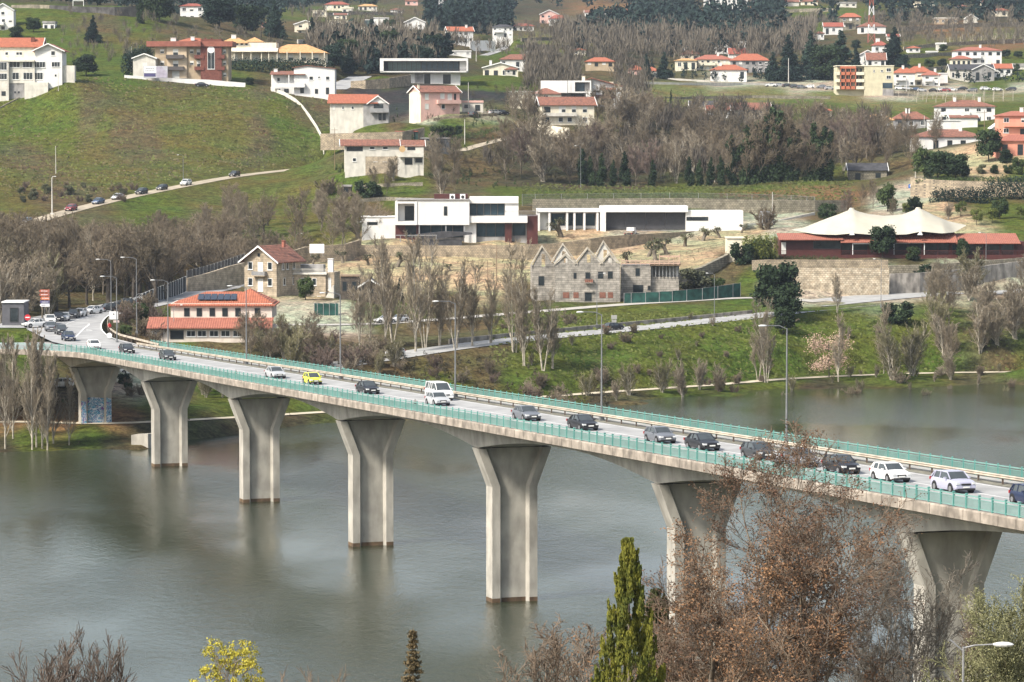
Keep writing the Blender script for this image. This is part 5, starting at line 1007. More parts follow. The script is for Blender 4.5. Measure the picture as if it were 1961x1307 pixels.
# deck of the junction: asphalt apron between bridge end and junction road
ap=MB(); q=[Pz(55,634,13.32),Pz(100,656,13.32),Pz(150,668,13.33),Pz(215,685,13.4),Pz(290,672,13.45),Pz(240,656,13.42),Pz(214,650,13.4),Pz(196,637,13.4),Pz(193,622,13.4),Pz(205,606,13.4),Pz(228,594,13.4),Pz(170,596,13.38),Pz(110,606,13.35),Pz(40,622,13.32)]
ap.v=[(v.x,v.y,v.z+.10) for v in q]; ap.f=[tuple(range(len(q)))]; ap.mi=[0]; tag(ap.build('junction_apron',asph),'asphalt apron where the road leaves the bridge','road',kind='structure')
JW=13.46
def jline(pts_,w_,label):
    ribbon('road_line',[Pz(x,y,JW) for x,y in pts_],w_,paint,.012,label,cat='road marking')
jline([(146,645),(160,630),(185,612)],.12,'white lane line at the mouth of the bridge road'); jline([(168,622),(190,611),(214,601)],.1,'second white lane line curving with the junction road'); jline([(125,622),(150,612),(205,601)],.07,'thin white line across the junction mouth')
ar=MB(); p=Pz(172,633,JW); ar.v=[]; a_=[(-1.6,-.12),(.3,-.12),(.3,-.5),(1.6,0),(.3,.5),(.3,.12),(-1.6,.12)]; th_=R(118)
ar.add([(p.x+x*math.cos(th_)-y*math.sin(th_),p.y+x*math.sin(th_)+y*math.cos(th_)*1.6,p.z+.015) for x,y in a_],[tuple(range(7))]); tag(ar.build('road_arrow',paint),'white direction arrow painted on the junction road','road marking',kind='structure')
ab=wall_along('abutment',[bp(TA-18,offs(TA-18)[0]-.3,DZ+zr(TA-18)-.7),bp(TA-2,offs(TA-2)[0]-1.2,DZ+zr(TA)-.7)],0,.8,conc,None,None,-7); ab.parent=bridge
# ================================================================= cars
def paintm(name,c,r=.28,metal=.0): return mat('car_paint_'+name,c,r,.03,.5,spec=.35,metal=metal)
PM={'white':paintm('white',(.74,.74,.73)),'silver':paintm('silver',(.48,.49,.50),.3,.2),'grey':paintm('grey',(.15,.16,.18),.3,.1),'lgrey':paintm('light_grey',(.42,.42,.52),.3,.1),'black':paintm('black',(.018,.018,.022)),'navy':paintm('navy',(.02,.03,.07)),'yellow':paintm('yellow',(.66,.68,.07)),'red':paintm('red',(.22,.02,.03)),'dark':paintm('dark_grey',(.045,.048,.052)),'blue':paintm('blue',(.05,.09,.17))}
tyre=mat('tyre_rubber',(.02,.02,.02),.9,.1); rim=mat('alloy_rim',(.35,.35,.36),.35,.1,metal=.6); cglass=mat('car_glass',(.055,.065,.07),.07,.1,spec=.65); lampm=mat('headlamp',(.62,.63,.62),.15,.05,spec=.8); rearm=mat('rear_lamp',(.30,.02,.02),.3,.05); platem=mat('number_plate',(.72,.72,.68),.5,.03); blackp=mat('black_trim',(.025,.025,.027),.6,.1)
# length, width, height, hood profile: stations (x from front, top z of lower body), glasshouse: (front base, front top, rear top, rear base) x from front
CT={'hatch':dict(L=4.05,W=1.74,H=1.42,belt=.91,st=[(0,.55),(.10,.72),(.55,.83),(1.15,.93),(2.3,.95),(3.6,.97),(3.95,.92),(4.05,.55)],g=(1.02,1.75,3.45,3.92),wb=(.78,3.25)),
 'sedan':dict(L=4.55,W=1.78,H=1.44,belt=.94,st=[(0,.52),(.12,.70),(.6,.80),(1.3,.92),(2.4,.95),(3.75,1.0),(4.4,.98),(4.55,.55)],g=(1.2,1.98,3.25,3.95),wb=(.85,3.55)),
 'suv':dict(L=4.3,W=1.82,H=1.54,belt=1.02,st=[(0,.60),(.10,.84),(.55,.94),(1.15,1.01),(2.4,1.04),(3.8,1.06),(4.2,.98),(4.3,.6)],g=(1.05,1.72,3.65,4.15),wb=(.82,3.42)),
 'small':dict(L=3.45,W=1.63,H=1.43,belt=.92,st=[(0,.5),(.08,.68),(.45,.80),(.75,.90),(2.0,.93),(3.1,.95),(3.38,.9),(3.45,.5)],g=(.62,1.45,2.95,3.33),wb=(.62,2.85)),
 'van':dict(L=5.1,W=1.95,H=1.97,belt=1.22,st=[(0,.6),(.08,.88),(.5,1.08),(.95,1.2),(2.4,1.23),(4.6,1.24),(5.04,1.2),(5.1,.6)],g=(.85,1.75,4.85,5.03),wb=(.98,4.05))}
CM={}
def car_meshes(ty):
    if ty in CM: return CM[ty]
    c=CT[ty]; hw=c['W']/2; zb=.22; d={}
    mb=MB(); rings=[]
    for x,zt in c['st']:
        e=min(x,c['L']-x); nw=hw*(1-.13*max(0,1-e/.75)**2); 
        rings.append([(-x,-nw*.93,zb+(.12 if e<.15 else 0)),(-x,-nw,zb+.22),(-x,-nw*1.0,zt*.80),(-x,-nw*.93,zt-.03),(-x,-nw*.6,zt+.015),(-x,0,zt+.03),(-x,nw*.6,zt+.015),(-x,nw*.93,zt-.03),(-x,nw,zt*.80),(-x,nw,zb+.22),(-x,nw*.93,zb+(.12 if e<.15 else 0))])
    n=11; vs=[v for r_ in rings for v in r_]; fs=[]
    for i in range(len(rings)-1):
        for k in range(n): a=i*n+k;b=i*n+(k+1)%n; fs.append((a,b,b+n,a+n))
    fs+=[tuple(range(n)),tuple(range(len(vs)-1,len(vs)-n-1,-1))]; mb.add(vs,fs)
    # roof panel and pillars
    g0,g1,g2,g3=c['g']; H=c['H']; bw=hw*.90; tw=hw*.74; bl=c['belt']
    def sec(x,z,w_): return [(-x,-w_,z),(-x,w_,z)]
    rf=[(-g1-.02,-tw,H-.04),(-g1-.02,tw,H-.04),(-(g1+g2)/2,tw*1.02,H+.0),(-g2,tw*.98,H-.05),(-g2,-tw*.98,H-.05),(-(g1+g2)/2,-tw*1.02,H+.0)]
    mb.add([(x,y,z+.02) for x,y,z in rf]+[(x,y*1.02,z-.05) for x,y,z in rf],[(0,1,2,5),(5,2,3,4)]+[(k,6+k,6+(k+1)%6,(k+1)%6) for k in range(6)])
    def pil(a,b,r=.045): mb.bar(a,b,r,4)
    mids=[(g1+g2)/2]+([g1+(g2-g1)*.3,g1+(g2-g1)*.68] if ty=='van' else [])
    for s in (-1,1):
        pil((-g0,s*bw*.95,bl),(-g1,s*tw,H-.04)); pil((-g3,s*bw*.95,bl+.03),(-g2,s*tw,H-.05),.06 if ty!='sedan' else .05)
        for m_ in mids: pil((-m_,s*(bw+.005),bl),(-m_,s*(tw+.01),H-.03))
        if ty in('hatch','suv','sedan','small'): pil((-(g3-.35*(g3-g2)-.25),s*bw,bl),(-g2+.15,s*tw,H-.05),.05)
    d['body']=mb.mesh('body',None); d['body'].materials.clear(); d['body'].shade_smooth(); d['body'].set_sharp_from_angle(angle=R(32))
    gm=MB(); bz0=bl-.04
    lo=[(-g0,-bw*.93,bz0),(-g0,bw*.93,bz0),(-(g0+.5),bw,bz0),(-(g3-.4),bw,bz0),(-g3,bw*.93,bz0),(-g3,-bw*.93,bz0),(-(g3-.4),-bw,bz0),(-(g0+.5),-bw,bz0)]
    k0=(g1-.0); hi=[(-k0,-tw*.95,H-.05),(-k0,tw*.95,H-.05),(-k0-.2,tw,H-.045),(-g2+.2,tw,H-.05),(-g2,tw*.95,H-.055),(-g2,-tw*.95,H-.055),(-g2+.2,-tw,H-.05),(-k0-.2,-tw,H-.045)]
    gm.add(lo+hi,[(k,(k+1)%8,8+(k+1)%8,8+k) for k in range(8)]+[tuple(range(8,16))]); d['glass']=gm.mesh('glasshouse',cglass)
    wh=MB(); r=.31 if ty not in('suv','van') else .34; wh.bar((0,-.11,r),(0,.11,r),r,16); d['tyre']=wh.mesh('tyre',tyre); rm=MB(); rm.bar((0,-.13,r),(0,.13,r),r*.62,10); d['rim']=rm.mesh('rim',rim)
    ac=MB()
    for x in c['wb']:
        for s in (-1,1): ac.bar((-x,s*(hw-.25),r+.03),(-x,s*(hw+.004),r+.03),r+.075,16)
    d['arch']=ac.mesh('wheel_arches',blackp)
    f0=c['st'][1]; z=f0[1]; hl=MB(); hl.add([(-.03,-.16,z-.16),(-.03,.16,z-.20),(-.06,.16,z-.07),(-.09,-.16,z-.02),(-.35,-.20,z-.10),(-.38,-.19,z+.0)],[(0,1,2,3),(0,3,5,4)]); 
    hl=MB().box(-.34,.035,-.17,.15,-.07,.075); d['lamp']=hl.mesh('headlight',lampm); d['lampz']=z-.10
    gr=MB(); gr.box(-.3,.03,-hw*.42,hw*.42,z-.24,z-.10); gr.box(-.3,.05,-hw*.80,hw*.80,zb+.02,zb+.16); d['grille']=gr.mesh('grille',blackp)
    d['plate']=MB().box(.035,.065,-.26,.26,zb+.20,zb+.31).mesh('number_plate',platem)
    rl=MB().box(-.03,.10,-.10,.10,-.1,.12); d['rear']=rl.mesh('tail_light',rearm)
    mr=MB(); mr.box(-g0-.5,-g0-.34,-hw-.17,-hw-.0,bl+.0,bl+.13); d['mirror']=mr.mesh('mirror',None); mr2=MB(); mr2.box(-g0-.5,-g0-.34,hw+.0,hw+.17,bl+.0,bl+.13); d['mirror2']=mr2.mesh('mirror',None)
    CM[ty]=d; return d
CARP={}
def make_car(ty,col):
    key=(ty,col); d=car_meshes(ty); c=CT[ty]; hw=c['W']/2; x0=c['L']/2
    r=thing({'van':'passenger_van','suv':'car','small':'car'}.get(ty,'car'),'car','van' if ty=='van' else 'car')
    for k in ('body','mirror','mirror2'):
        kk=(k,ty,col)
        if kk not in CM: m=d[k].copy(); m.materials.clear(); m.materials.append(PM[col]); CM[kk]=m
    put('body',CM[('body',ty,col)],r,(x0,0,0)); put('mirror',CM[('mirror',ty,col)],r,(x0,0,0)); put('mirror',CM[('mirror2',ty,col)],r,(x0,0,0))
    put('glasshouse',d['glass'],r,(x0,0,0)); put('wheel_arches',d['arch'],r,(x0,0,0)); put('grille',d['grille'],r,(x0,0,0)); put('number_plate',d['plate'],r,(x0,0,0))
    for x in c['wb']:
        for s in (-1,1):
            w=bpy.data.objects.new('wheel',None); COL.objects.link(w); w.parent=r; w.location=(x0-x,s*(hw-.10),0); put('tyre',d['tyre'],w); put('rim',d['rim'],w)
    for s in (-1,1): put('headlight',d['lamp'],r,(x0,s*(hw-.24),d['lampz'])); put('tail_light',d['rear'],r,(-x0-.02,s*(hw-.16),c['belt']-.12))
    return r
def copy_tree(o,parent=None):
    c=o.copy(); COL.objects.link(c)
    if parent: c.parent=parent
    for ch in o.children: copy_tree(ch,c)
    return c
def car(ty,col,loc,yaw,label,group=None,pitch=0):
    key=(ty,col)
    if key not in CARP: o=CARP[key]=make_car(ty,col)
    else: o=copy_tree(CARP[key])
    o.location=loc; o.rotation_euler=(0,pitch,yaw); o['label']=label
    if group: o['group']=group
    return o
AXY=math.atan2(AX.y,AX.x)
def t_at(px,off,z=0.0):
    lo,hi=TA-60,TB
    for _ in range(50):
        m=(lo+hi)/2; v=bp(m,off,DZ+bz(m)); x=980.5+F*v.x/(v.y*CP-(v.z-CZ)*SP)
        if x<px: lo=m
        else: hi=m
    return lo
NL=-3.35; FL=-6.75
GB='cars driving over the bridge'
for px,ty,col,lab in [(243,'hatch','black','dark hatchback third on the bridge, below the far railing start'),(321,'hatch','dark','dark grey hatchback alone on the left part of the bridge'),(527,'sedan','silver','silver saloon car behind the yellow hatchback on the bridge'),(598,'small','yellow','small bright yellow hatchback on the bridge'),(704,'sedan','black','glossy black hatchback between the yellow car and the white van'),(838,'hatch','silver','silver hatchback beside the white van on the bridge'),(1008,'sedan','grey','grey saloon to the right of the white van, with dark windows'),(1116,'sedan','black','black saloon ahead of the grey saloon in mid-bridge'),(1264,'hatch','grey','dark grey hatchback with silver badge just left of the bare tree top'),(1345,'sedan','black','black car partly behind the thin upper twigs of the brown tree'),(1452,'hatch','dark','dark car mostly hidden behind the tip of the brown tree'),(1533,'hatch','grey','grey car behind the brown tree, followed by a black hatchback'),(1611,'hatch','black','black hatchback directly in front of the white hatchback'),(1705,'hatch','white','white hatchback on the right part of the bridge'),(1825,'suv','lgrey','pale lilac-grey crossover on the right part of the bridge'),(1972,'small','navy','dark blue car cut off by the right edge of the picture')]:
    t=t_at(px,NL); car(ty,col,bp(t,NL,DZ+bz(t)+.01),AXY,lab,GB,-math.atan(GR)*1)
t=t_at(841,FL); car('van','white',bp(t,FL,DZ+bz(t)+.01),AXY,'white passenger van overtaking the silver hatchback on the bridge',GB)
t=t_at(180,-2.2); car('hatch','white',bp(t,-2.2,DZ+bz(t)+.01),AXY-.05,'white hatchback entering the bridge beside the painted arrow',GB)
# queue round the junction
GQ='cars queuing at the junction before the bridge'
for px,py,ty,col,yaw,lab in [(131,652,'sedan','navy',-78,'dark blue saloon first in the queue at the bridge mouth'),(117,640,'suv','dark',-80,'dark crossover right behind the blue saloon'),(68,627,'sedan','white',-150,'white car nearest the no-entry sign'),(97,634,'suv','grey',-84,'grey car in front of the white crossover in the queue'),(96,620,'suv','white',-84,'white crossover in the middle of the queue'),(112,615,'suv','black',-88,'black crossover beside the silver car in the queue'),(124,614,'hatch','silver',-92,'silver hatchback between two black crossovers in the queue'),(141,609,'suv','dark',-98,'dark crossover behind the silver hatchback in the queue'),(154,606,'hatch','white',-105,'upright white hatchback in the queue under the plane trees'),(178,601,'sedan','white',-128,'long white saloon in the queue under the plane trees'),(208,597,'suv','dark',-150,'dark crossover behind the long white saloon'),(240,586,'sedan','dark',-155,'dark saloon behind the street lamps in the queue'),(271,578,'suv','silver',-155,'silver crossover behind the bushes at the back of the queue'),(304,569,'hatch','navy',-160,'dark blue hatchback near the white bollards'),(331,562,'hatch','silver',-160,'last silver hatchback of the queue by the stone wall')]:
    v=Pz(px,py,JZ+.05); 
    car(ty,col,v+Vector((0,0,.03)),R(yaw)+.1,lab,GQ)
# cars on the hill road
hr=SD['hill_road'][0]; GH='cars coming down the hill road'
def on_strip(pl,px):
    best=None
    for a,b in zip(pl[:-1],pl[1:]):
        xa=980.5+F*a.x/a.y; xb=980.5+F*b.x/b.y
        if (xa-px)*(xb-px)<=0: t=(px-xa)/(xb-xa+1e-9); return a.lerp(b,t),math.atan2((b-a).y,(b-a).x),(b-a)
    return pl[0],0,pl[1]-pl[0]
for px,ty,col,lab in [(8,'sedan','dark','dark car at the left edge of the hill road'),(52,'hatch','grey','grey car half hidden by bare trees on the hill road'),(137,'suv','red','dark red car at the tall street lamp on the hill road'),(189,'sedan','blue','dark blue-green car just uphill of the red one'),(226,'sedan','silver','pale silver car between two dark ones on the hill road'),(272,'suv','black','black car just uphill of the pale silver one'),(311,'hatch','black','black car just below the white one on the hill road'),(357,'suv','white','white car on the middle of the hill road'),(450,'suv','black','dark car highest up the hill road')]:
    v,a,dv=on_strip(hr,px); car(ty,col,v+Vector((0,0,.03)),a+math.pi,lab,GH,math.atan2(dv.z,math.hypot(dv.x,dv.y)))
v,a,dv=on_strip(rr,751); car('suv','white',v+Vector((.3,-1.4,.03)),a+math.pi,'white crossover driving down the riverside road behind the poplars',pitch=math.atan2(dv.z,math.hypot(dv.x,dv.y)))
v,a,dv=on_strip(rr,1173); car('hatch','black',v+Vector((.3,1.2,.03)),a,'black hatchback driving away on the riverside road by the road sign',pitch=-math.atan2(dv.z,math.hypot(dv.x,dv.y)))
ur=SD['upper_road'][0]
v,a,dv=on_strip(ur,738); car('sedan','white',v+Vector((0,0,.05)),a+math.pi,'white saloon parked on the upper road behind the poplars','parked cars on the upper road')
v,a,dv=on_strip(ur,763); car('hatch','silver',v+Vector((0,.6,.05)),a+math.pi,'pale hatchback parked right behind the white saloon on the upper road','parked cars on the upper road')
for px,D,ty,col,lab,yaw in [(112,557,'suv','white','white crossover parked under the end of the bridge beside the landward pier',R(178)),(252,579,'suv','white','white car parked behind the second pier, half hidden by the girder',R(170)),(6,556,'sedan','dark','dark car parked at the left edge below the green slope',R(175))]:
    v=GD(px,D); car(ty,col,v+Vector((0,0,.05)),yaw,lab,'cars parked below the bridge end')
for px,D,ty,col,lab,yaw in [(388,1079,'sedan','black','black saloon parked in front of the brick apartment block',0),(629,992,'hatch','silver','pale car parked on the terrace in front of the orange-roofed cottage',0),(907,1022,'suv','dark','dark crossover parked under the pink carport',1.2),(948,1030,'hatch','silver','silver hatchback parked on the drive right of the pink carport',.6),(962,1034,'suv','black','dark crossover parked below the balustraded cream house',.5)]:
    v=GD(px,D); car(ty,col,v+Vector((0,0,.1)),yaw,lab)
# far parking row
rnd=random.Random(5); GP='cars parked in the row behind the vineyard'
for px,col in [(1475,'white'),(1492,'silver'),(1508,'dark'),(1522,'dark'),(1534,'grey'),(1550,'white'),(1572,'grey'),(1588,'silver'),(1722,'white'),(1737,'silver'),(1750,'blue'),(1765,'silver'),(1787,'black'),(1800,'white'),(1809,'red'),(1823,'white'),(1841,'dark'),(1861,'grey'),(1886,'white'),(1909,'white'),(1935,'dark')]:
    v=GD(px,1366+rnd.uniform(-4,4)); cn={'lgrey':'pale grey'}.get(col,col)
    nb={1475:'leftmost of the row',1492:'second from the left of the row',1508:'behind the bare trees',1522:'next to the white lamp pole',1534:'right of the lamp pole',1550:'between two grey cars',1572:'left of the orange flats',1588:'nearest the orange flats on the left',1722:'below the first orange-roofed villa',1737:'second right of the yellow flats',1750:'between two silver cars',1765:'in front of the cream villa',1787:'in front of the white wall',1800:'left of the red car',1809:'only red one of the row',1823:'right of the red car',1841:'below the dark bush',1861:'in the middle of the right row',1886:'left of the white van-like car',1909:'third from the right edge',1935:'nearest the right edge'}[px]
    car(rnd.choice(['hatch','suv','sedan']),col,v+Vector((0,0,.1)),rnd.choice([0,math.pi])+rnd.uniform(-.3,.3),f'{cn} car parked behind the vineyard, {nb}',GP)
# pickup truck at the garage
def pickup():
    v=P(1207,441,795); v.z=gz(v.x,v.y)+.02; r=thing('pickup_truck','small white flatbed pickup truck parked in front of the dark garage doors','truck',v,R(-14)+math.pi/2)
    w=.95
    MB().prismx([(-w,.5),(w,.5),(w,1.2),(w*.86,1.95),(-w*.86,1.95),(-w,1.2)],.2,2.1).build('cab',PM['white'],r)
    MB().box(.17,.2,-w*.75,w*.75,1.3,1.82).build('rear_window',cglass,r); MB().box(2.1,3.0,-w*.9,w*.9,.5,1.15).build('bonnet',PM['white'],r)
    q=MB(); q.box(-2.5,.12,-1.05,1.05,.72,.82); q.box(-2.5,-2.44,-1.05,1.05,.82,1.25); q.box(-2.44,.12,-1.05,-1.0,.82,1.25); q.box(-2.44,.12,1.0,1.05,.82,1.25); q.build('flatbed',mat('brown_flatbed',(.30,.25,.20),.8,.15,3),r); MB().box(-2.4,2.8,-.4,.4,.42,.7).build('chassis',blackp,r)
    for x in (-1.6,2.1):
        for s in (-1,1): t=MB().bar((x,s*.75,.34),(x,s*.98,.34),.34,16).build('wheel',tyre,r); MB().bar((x,s*.7,.34),(x,s*1.0,.34),.2,10).build('rim',rim,t)
    for s in (-1,1): MB().box(-2.56,-2.5,s*.85-.12,s*.85+.12,.55,.7).build('tail_light',rearm,r); MB().box(2.99,3.03,s*.65-.14,s*.65+.14,.75,.95).build('headlight',lampm,r)
    MB().box(.1,.16,-.9,.9,.82,1.98).build('headboard',frame,r)
pickup()
# ================================================================= street lamps, signs, poles
def lamp(loc,H,arm,ang,label,name='street_lamp',r=.11,head=.75,group=None,m=None,lift=.25):
    m=m or polem; t=thing(name,label,'street lamp',loc,ang,group)
    MB().bar((0,0,-.5),(0,0,H),r,8,r*.55).build('pole',m,t); MB().box(-r*2,r*2,-r*2,r*2,0,.5).build('base_box',m,t)
    a=MB(); a.bar((0,0,H-.05),(arm*.35,0,H+lift),r*.45,6); a.bar((arm*.35,0,H+lift),(arm,0,H+lift+.04),r*.4,6); a.build('arm',m,t)
    h=MB(); h.sphere((arm+head*.4,0,H+lift+.03),head*.55,.17,.10,10,6); h.build('lamp_head',mat('pale_lamp_head',(.62,.62,.60),.5,.05),t); return t
LG='tall street lamps along the far side of the bridge'
toside=math.atan2(TR.y,TR.x)
for px,lab in [(224,'street lamp at the start of the far bridge railing, nearest the person in red'),(322,'tall street lamp on the bridge in front of the solar-panel house'),(472,'tall street lamp on the bridge in front of the granite house'),(652,'tall street lamp on the bridge in front of the first poplars'),(872,'tall street lamp on the bridge just right of the white van'),(1152,'tall street lamp on the bridge in front of the roofless ruin'),(1506,'tall street lamp on the bridge rising from behind the brown tree top')]:
    t=t_at(px,-9.6); lamp(bp(t,-9.6,DZ+bz(t)),10.6,2.0,toside,lab,group=LG)
for px,py,H,lab in [(213,602,9.8,'leftmost of the two slim lamps behind the white notice board'),(262,640,13.2,'tallest lamp standing beyond the bushes behind the junction')]:
    v=Pz(px,py,13.5 if px<250 else 11.5); lamp(v,H,2.1,math.pi,lab)
v=P(1845,1239,123); HL=v.z-nbz(v.x,123); lamp(Vector((v.x,123,nbz(v.x,123))),HL,1.15,0,'grey street lamp with pale head in the near right corner',r=.075,head=.72,m=steel,lift=.05)
MB().bar((-.02,0,HL-.15),(-.48,0,HL+.25),.035,6).build('stub_arm',steel,bpy.data.objects['street_lamp.009'] if 'street_lamp.009' in bpy.data.objects else None)
for px,py,H,dr,lab in [(1143,625,9.8,0,'lamp beside the riverside road in front of the ruin'),(1368,618,9.2,math.pi,'lamp beside the riverside road below the green netting'),(333,652,6,0,'short white lamp in front of the solar-panel house'),(566,484,4.2,0,'small lamp at the corner of the yard wall above the granite house'),(1687,590,9.5,math.pi,'thin lamp on the forecourt below the white rock wall'),(1888,520,8,math.pi,'thin lamp in front of the right wing of the restaurant'),(1112,360,11,math.pi,'lamp at the left edge of the wood behind the lawn'),(351,345,6.5,math.pi,'thin lamp behind the white car on the hill road')]:
    v=G(px,py); lamp(v,H,1.2,dr,lab,r=.08,head=.5)
lamp(G(100,412),9.2,.6,0,'pale concrete lamp post above the red car on the hill road',r=.2,head=.5,m=polew)
def pole(px,py,ytop,r,m,lab,cross=False,name='utility_pole',D=None):
    v=G(px,py) if D is None else GD(px,D); H=(py-ytop)*v.y/F; t=thing(name,lab,'pole',v); MB().bar((0,0,-1),(0,0,H),r,6,r*.6).build('shaft',m,t)
    if cross: MB().box(-.9,.9,-.06,.06,H-.7,H-.58).build('crossarm',m,t)
for a in [(107,333,280,.13,polew,'pale concrete pole halfway up the grass hill'),(252,140,90,.15,polew,'concrete pole at the left corner of the apartment block hedge'),(890,278,229,.16,polew,'white concrete pole on the green terrace below the pink house'),(897,218,158,.14,polew,'thin pole beside the pink house carport'),(912,118,92,.2,polew,'pole beside the village lane'),(951,548,470,.13,wood,'dark wooden pole in front of the sandy yard wall'),(934,550,498,.1,wood,'shorter wooden pole left of the dark wooden pole'),(1479,436,368,.12,polew,'thin pole beside the steel tank'),(1753,346,300,.14,polew,'concrete pole at the corner of the garden wall'),(1510,160,112,.22,polew,'concrete pole at the left end of the parked row'),(1736,176,150,.18,polew,'white pole among the parked cars right of the flats'),(1797,172,140,.16,polew,'white pole in front of the white wall villa'),(1087,205,152,.1,darkframe,'thin black pole in front of the white block house'),(641,325,245,.1,wood,'thin wooden pole at the left end of the long white house'),(1770,246,222,.13,polew,'pale pole left of the blank white garage'),(1885,250,212,.12,wood,'wooden pole behind the white hipped-roof house'),(112,175,140,.1,polew,'thin pole beside the white hillside building') ]: pole(*a,cross=a[4] is wood)
def mast(px,D,ytop,ybase,lab):
    v=GD(px,D); H=CZ-(ytop-248)*D/F-v.z; t=thing('telecom_mast',lab,'mast',v); n=7
    for i in range(n):
        q=MB(); z0=H*i/n;z1=H*(i+1)/n; w0=1.3*(1-i/n)+.35; w1=1.3*(1-(i+1)/n)+.35
        for sx,sy in ((-1,-1),(1,-1),(1,1),(-1,1)): q.bar((sx*w0,sy*w0,z0),(sx*w1,sy*w1,z1),.22,4)
        for s in (-1,1): q.bar((-s*w0,-w0,z0),(s*w1,-w1,z1),.14,4); q.bar((-w0,-s*w0,z0),(-w1,s*w1,z1),.14,4)
        q.build('lattice_section',mat('mast_red',(.30,.11,.08),.7,.1) if i%2==0 else mat('mast_white',(.6,.6,.6),.7,.05),t)
mast(845,1800,-30,60,'red and white lattice mast against the far dark wood'); mast(1667,1640,-40,66,'red and white lattice mast in front of the brown-roofed bungalow')
# signs at the junction
def post_sign(name,label,loc,parts,posts,rz=0,cat='road sign'):
    t=thing(name,label,cat,loc,rz)
    for x,h,r in posts: MB().bar((x,0,-.6),(x,0,h),r,6).build('post',steel,t)
    for nm,mb,m in parts: mb.build(nm,m,t)
    return t
sred=mat('sign_red',(.50,.03,.04),.5,.04); swhite=mat('sign_white',(.75,.75,.75),.5,.03); sbrown=mat('sign_brown',(.36,.10,.06),.6,.05); sblue=mat('sign_blue',(.03,.13,.42),.5,.04); spurp=mat('sign_blue_violet',(.08,.07,.17),.5,.04)
v=Pz(53,632,JZ); post_sign('no_entry_sign','round red no-entry sign with white bar beside the kiosk',v,[('disc',MB().bar((0,-.05,2.1),(0,-.01,2.1),.52,24),sred),('bar',MB().box(-.36,.36,-.08,-.052,2.02,2.19),swhite)],[(0,2.1,.04)])
v=Pz(84,617,JZ); pt=[]
for i,(y,m) in enumerate(((5.2,sbrown),(4.55,sbrown),(3.9,mat('sign_orange',(.55,.17,.08),.6,.05)),(3.25,spurp),(2.7,swhite))):
    x0=-.35 if i in(2,) else (-.55 if i<2 else -.45); q=MB().prism([(x0-.28,y+.27),(x0,y),(1.05,y),(1.05,y+.54),(x0,y+.54)],-.04,0); pt.append(('arrow_panel',q,m))
    l=MB(); 
    for k in range(5 if m is not swhite else 3): l.box(x0+.1+k*.24,x0+.1+k*.24+.17,-.06,-.042,y+.22,y+.33)
    pt.append(('lettering',l,swhite if m is not swhite else spurp))
post_sign('direction_signs','stack of brown, orange and blue arrow-shaped direction signs behind the queue',v,pt,[(.2,5.7,.05),(.95,5.7,.05)])
v=Pz(218,622,13.4); post_sign('notice_board','white square board on posts in front of the bend',v,[('panel',MB().box(-.75,.75,-.05,0,.9,2.3),swhite),('emblem',MB().prism([(-.12,1.95),(.12,1.95),(.12,1.75),(0,1.62),(-.12,1.75)],-.07,-.052),darkframe),('lower_panel',MB().box(-.1,.95,-.05,0,.35,.75),mat('pinkish_sign',(.55,.45,.42),.6,.05))],[(-.7,2.3,.04),(.7,2.3,.04)],cat='sign')
v=Pz(17,583,JZ); post_sign('square_sign','two small white square signs on a pole behind the kiosk',v,[('panel',MB().box(-.55,-.02,-.05,0,2.3,2.9),swhite),('panel',MB().box(.04,.5,-.05,0,2.3,2.8),swhite)],[(0,2.9,.04)])
def round_on_tripod(loc,label,disc=True,rz=0):
    t=thing('tripod_sign',label,'road sign',loc,rz)
    for a in (90,200,340): MB().bar((math.cos(R(a))*.35,math.sin(R(a))*.35,0),(0,0,1.0),.025,5).build('leg',steel,t)
    if disc: MB().bar((0,-.07,1.15),(0,-.03,1.15),.42,20).build('disc',swhite,t)
    else: MB().prism([(-.48,.35),(.48,.35),(0,1.25)],-.05,-.02).build('triangle',mat('sign_back',(.30,.30,.28),.6,.1),t); MB().prism([(-.24,.48),(.24,.48),(0,.98)],-.07,-.052).build('inner_triangle',darkframe,t)
t=t_at(213,-9.9); round_on_tripod(bp(t,-9.6,DZ+bz(t)+.1),'white round sign on a tripod beside the person in red')
t=t_at(452,2.2); round_on_tripod(bp(t,2.2,DZ+bz(t)+.1),'triangular tripod sign seen from behind, left part of the bridge',False)
t=t_at(795,2.2); round_on_tripod(bp(t,2.2,DZ+bz(t)+.1),'triangular tripod sign seen from behind, just left of the white van',False)
v=G(1743,366); post_sign('blue_sign','small blue sign with white mark beside the garden wall',v+Vector((0,0,.2)),[('panel',MB().box(-.45,.45,-.04,0,.5,1.5),sblue),('mark',MB().box(-.07,.07,-.06,-.042,.8,1.3),swhite)],[(0,1.4,.04)])
v=G(1176,628); post_sign('road_sign_back','grey rectangular road sign seen from behind next to the black hatchback',v,[('panel',MB().box(-.55,.55,-.04,0,1.6,2.4),mat('sign_back',(.30,.30,.28))),('panel',MB().box(-.45,.45,-.04,0,1.0,1.5),mat('sign_back',(.30,.30,.28)))],[(-.3,2.4,.04),(.3,2.4,.04)])
v=Pz(71,790,2.8); post_sign('round_path_signs','two round signs one above the other on the riverside path, dark over white',v,[('dark_disc',MB().bar((.3,-.05,3.1),(.3,-.02,3.1),.33,18),mat('sign_navy',(.06,.05,.12),.5,.05)),('disc',MB().bar((-.2,-.05,1.6),(-.2,-.02,1.6),.36,18),swhite)],[(0,3.3,.035)])
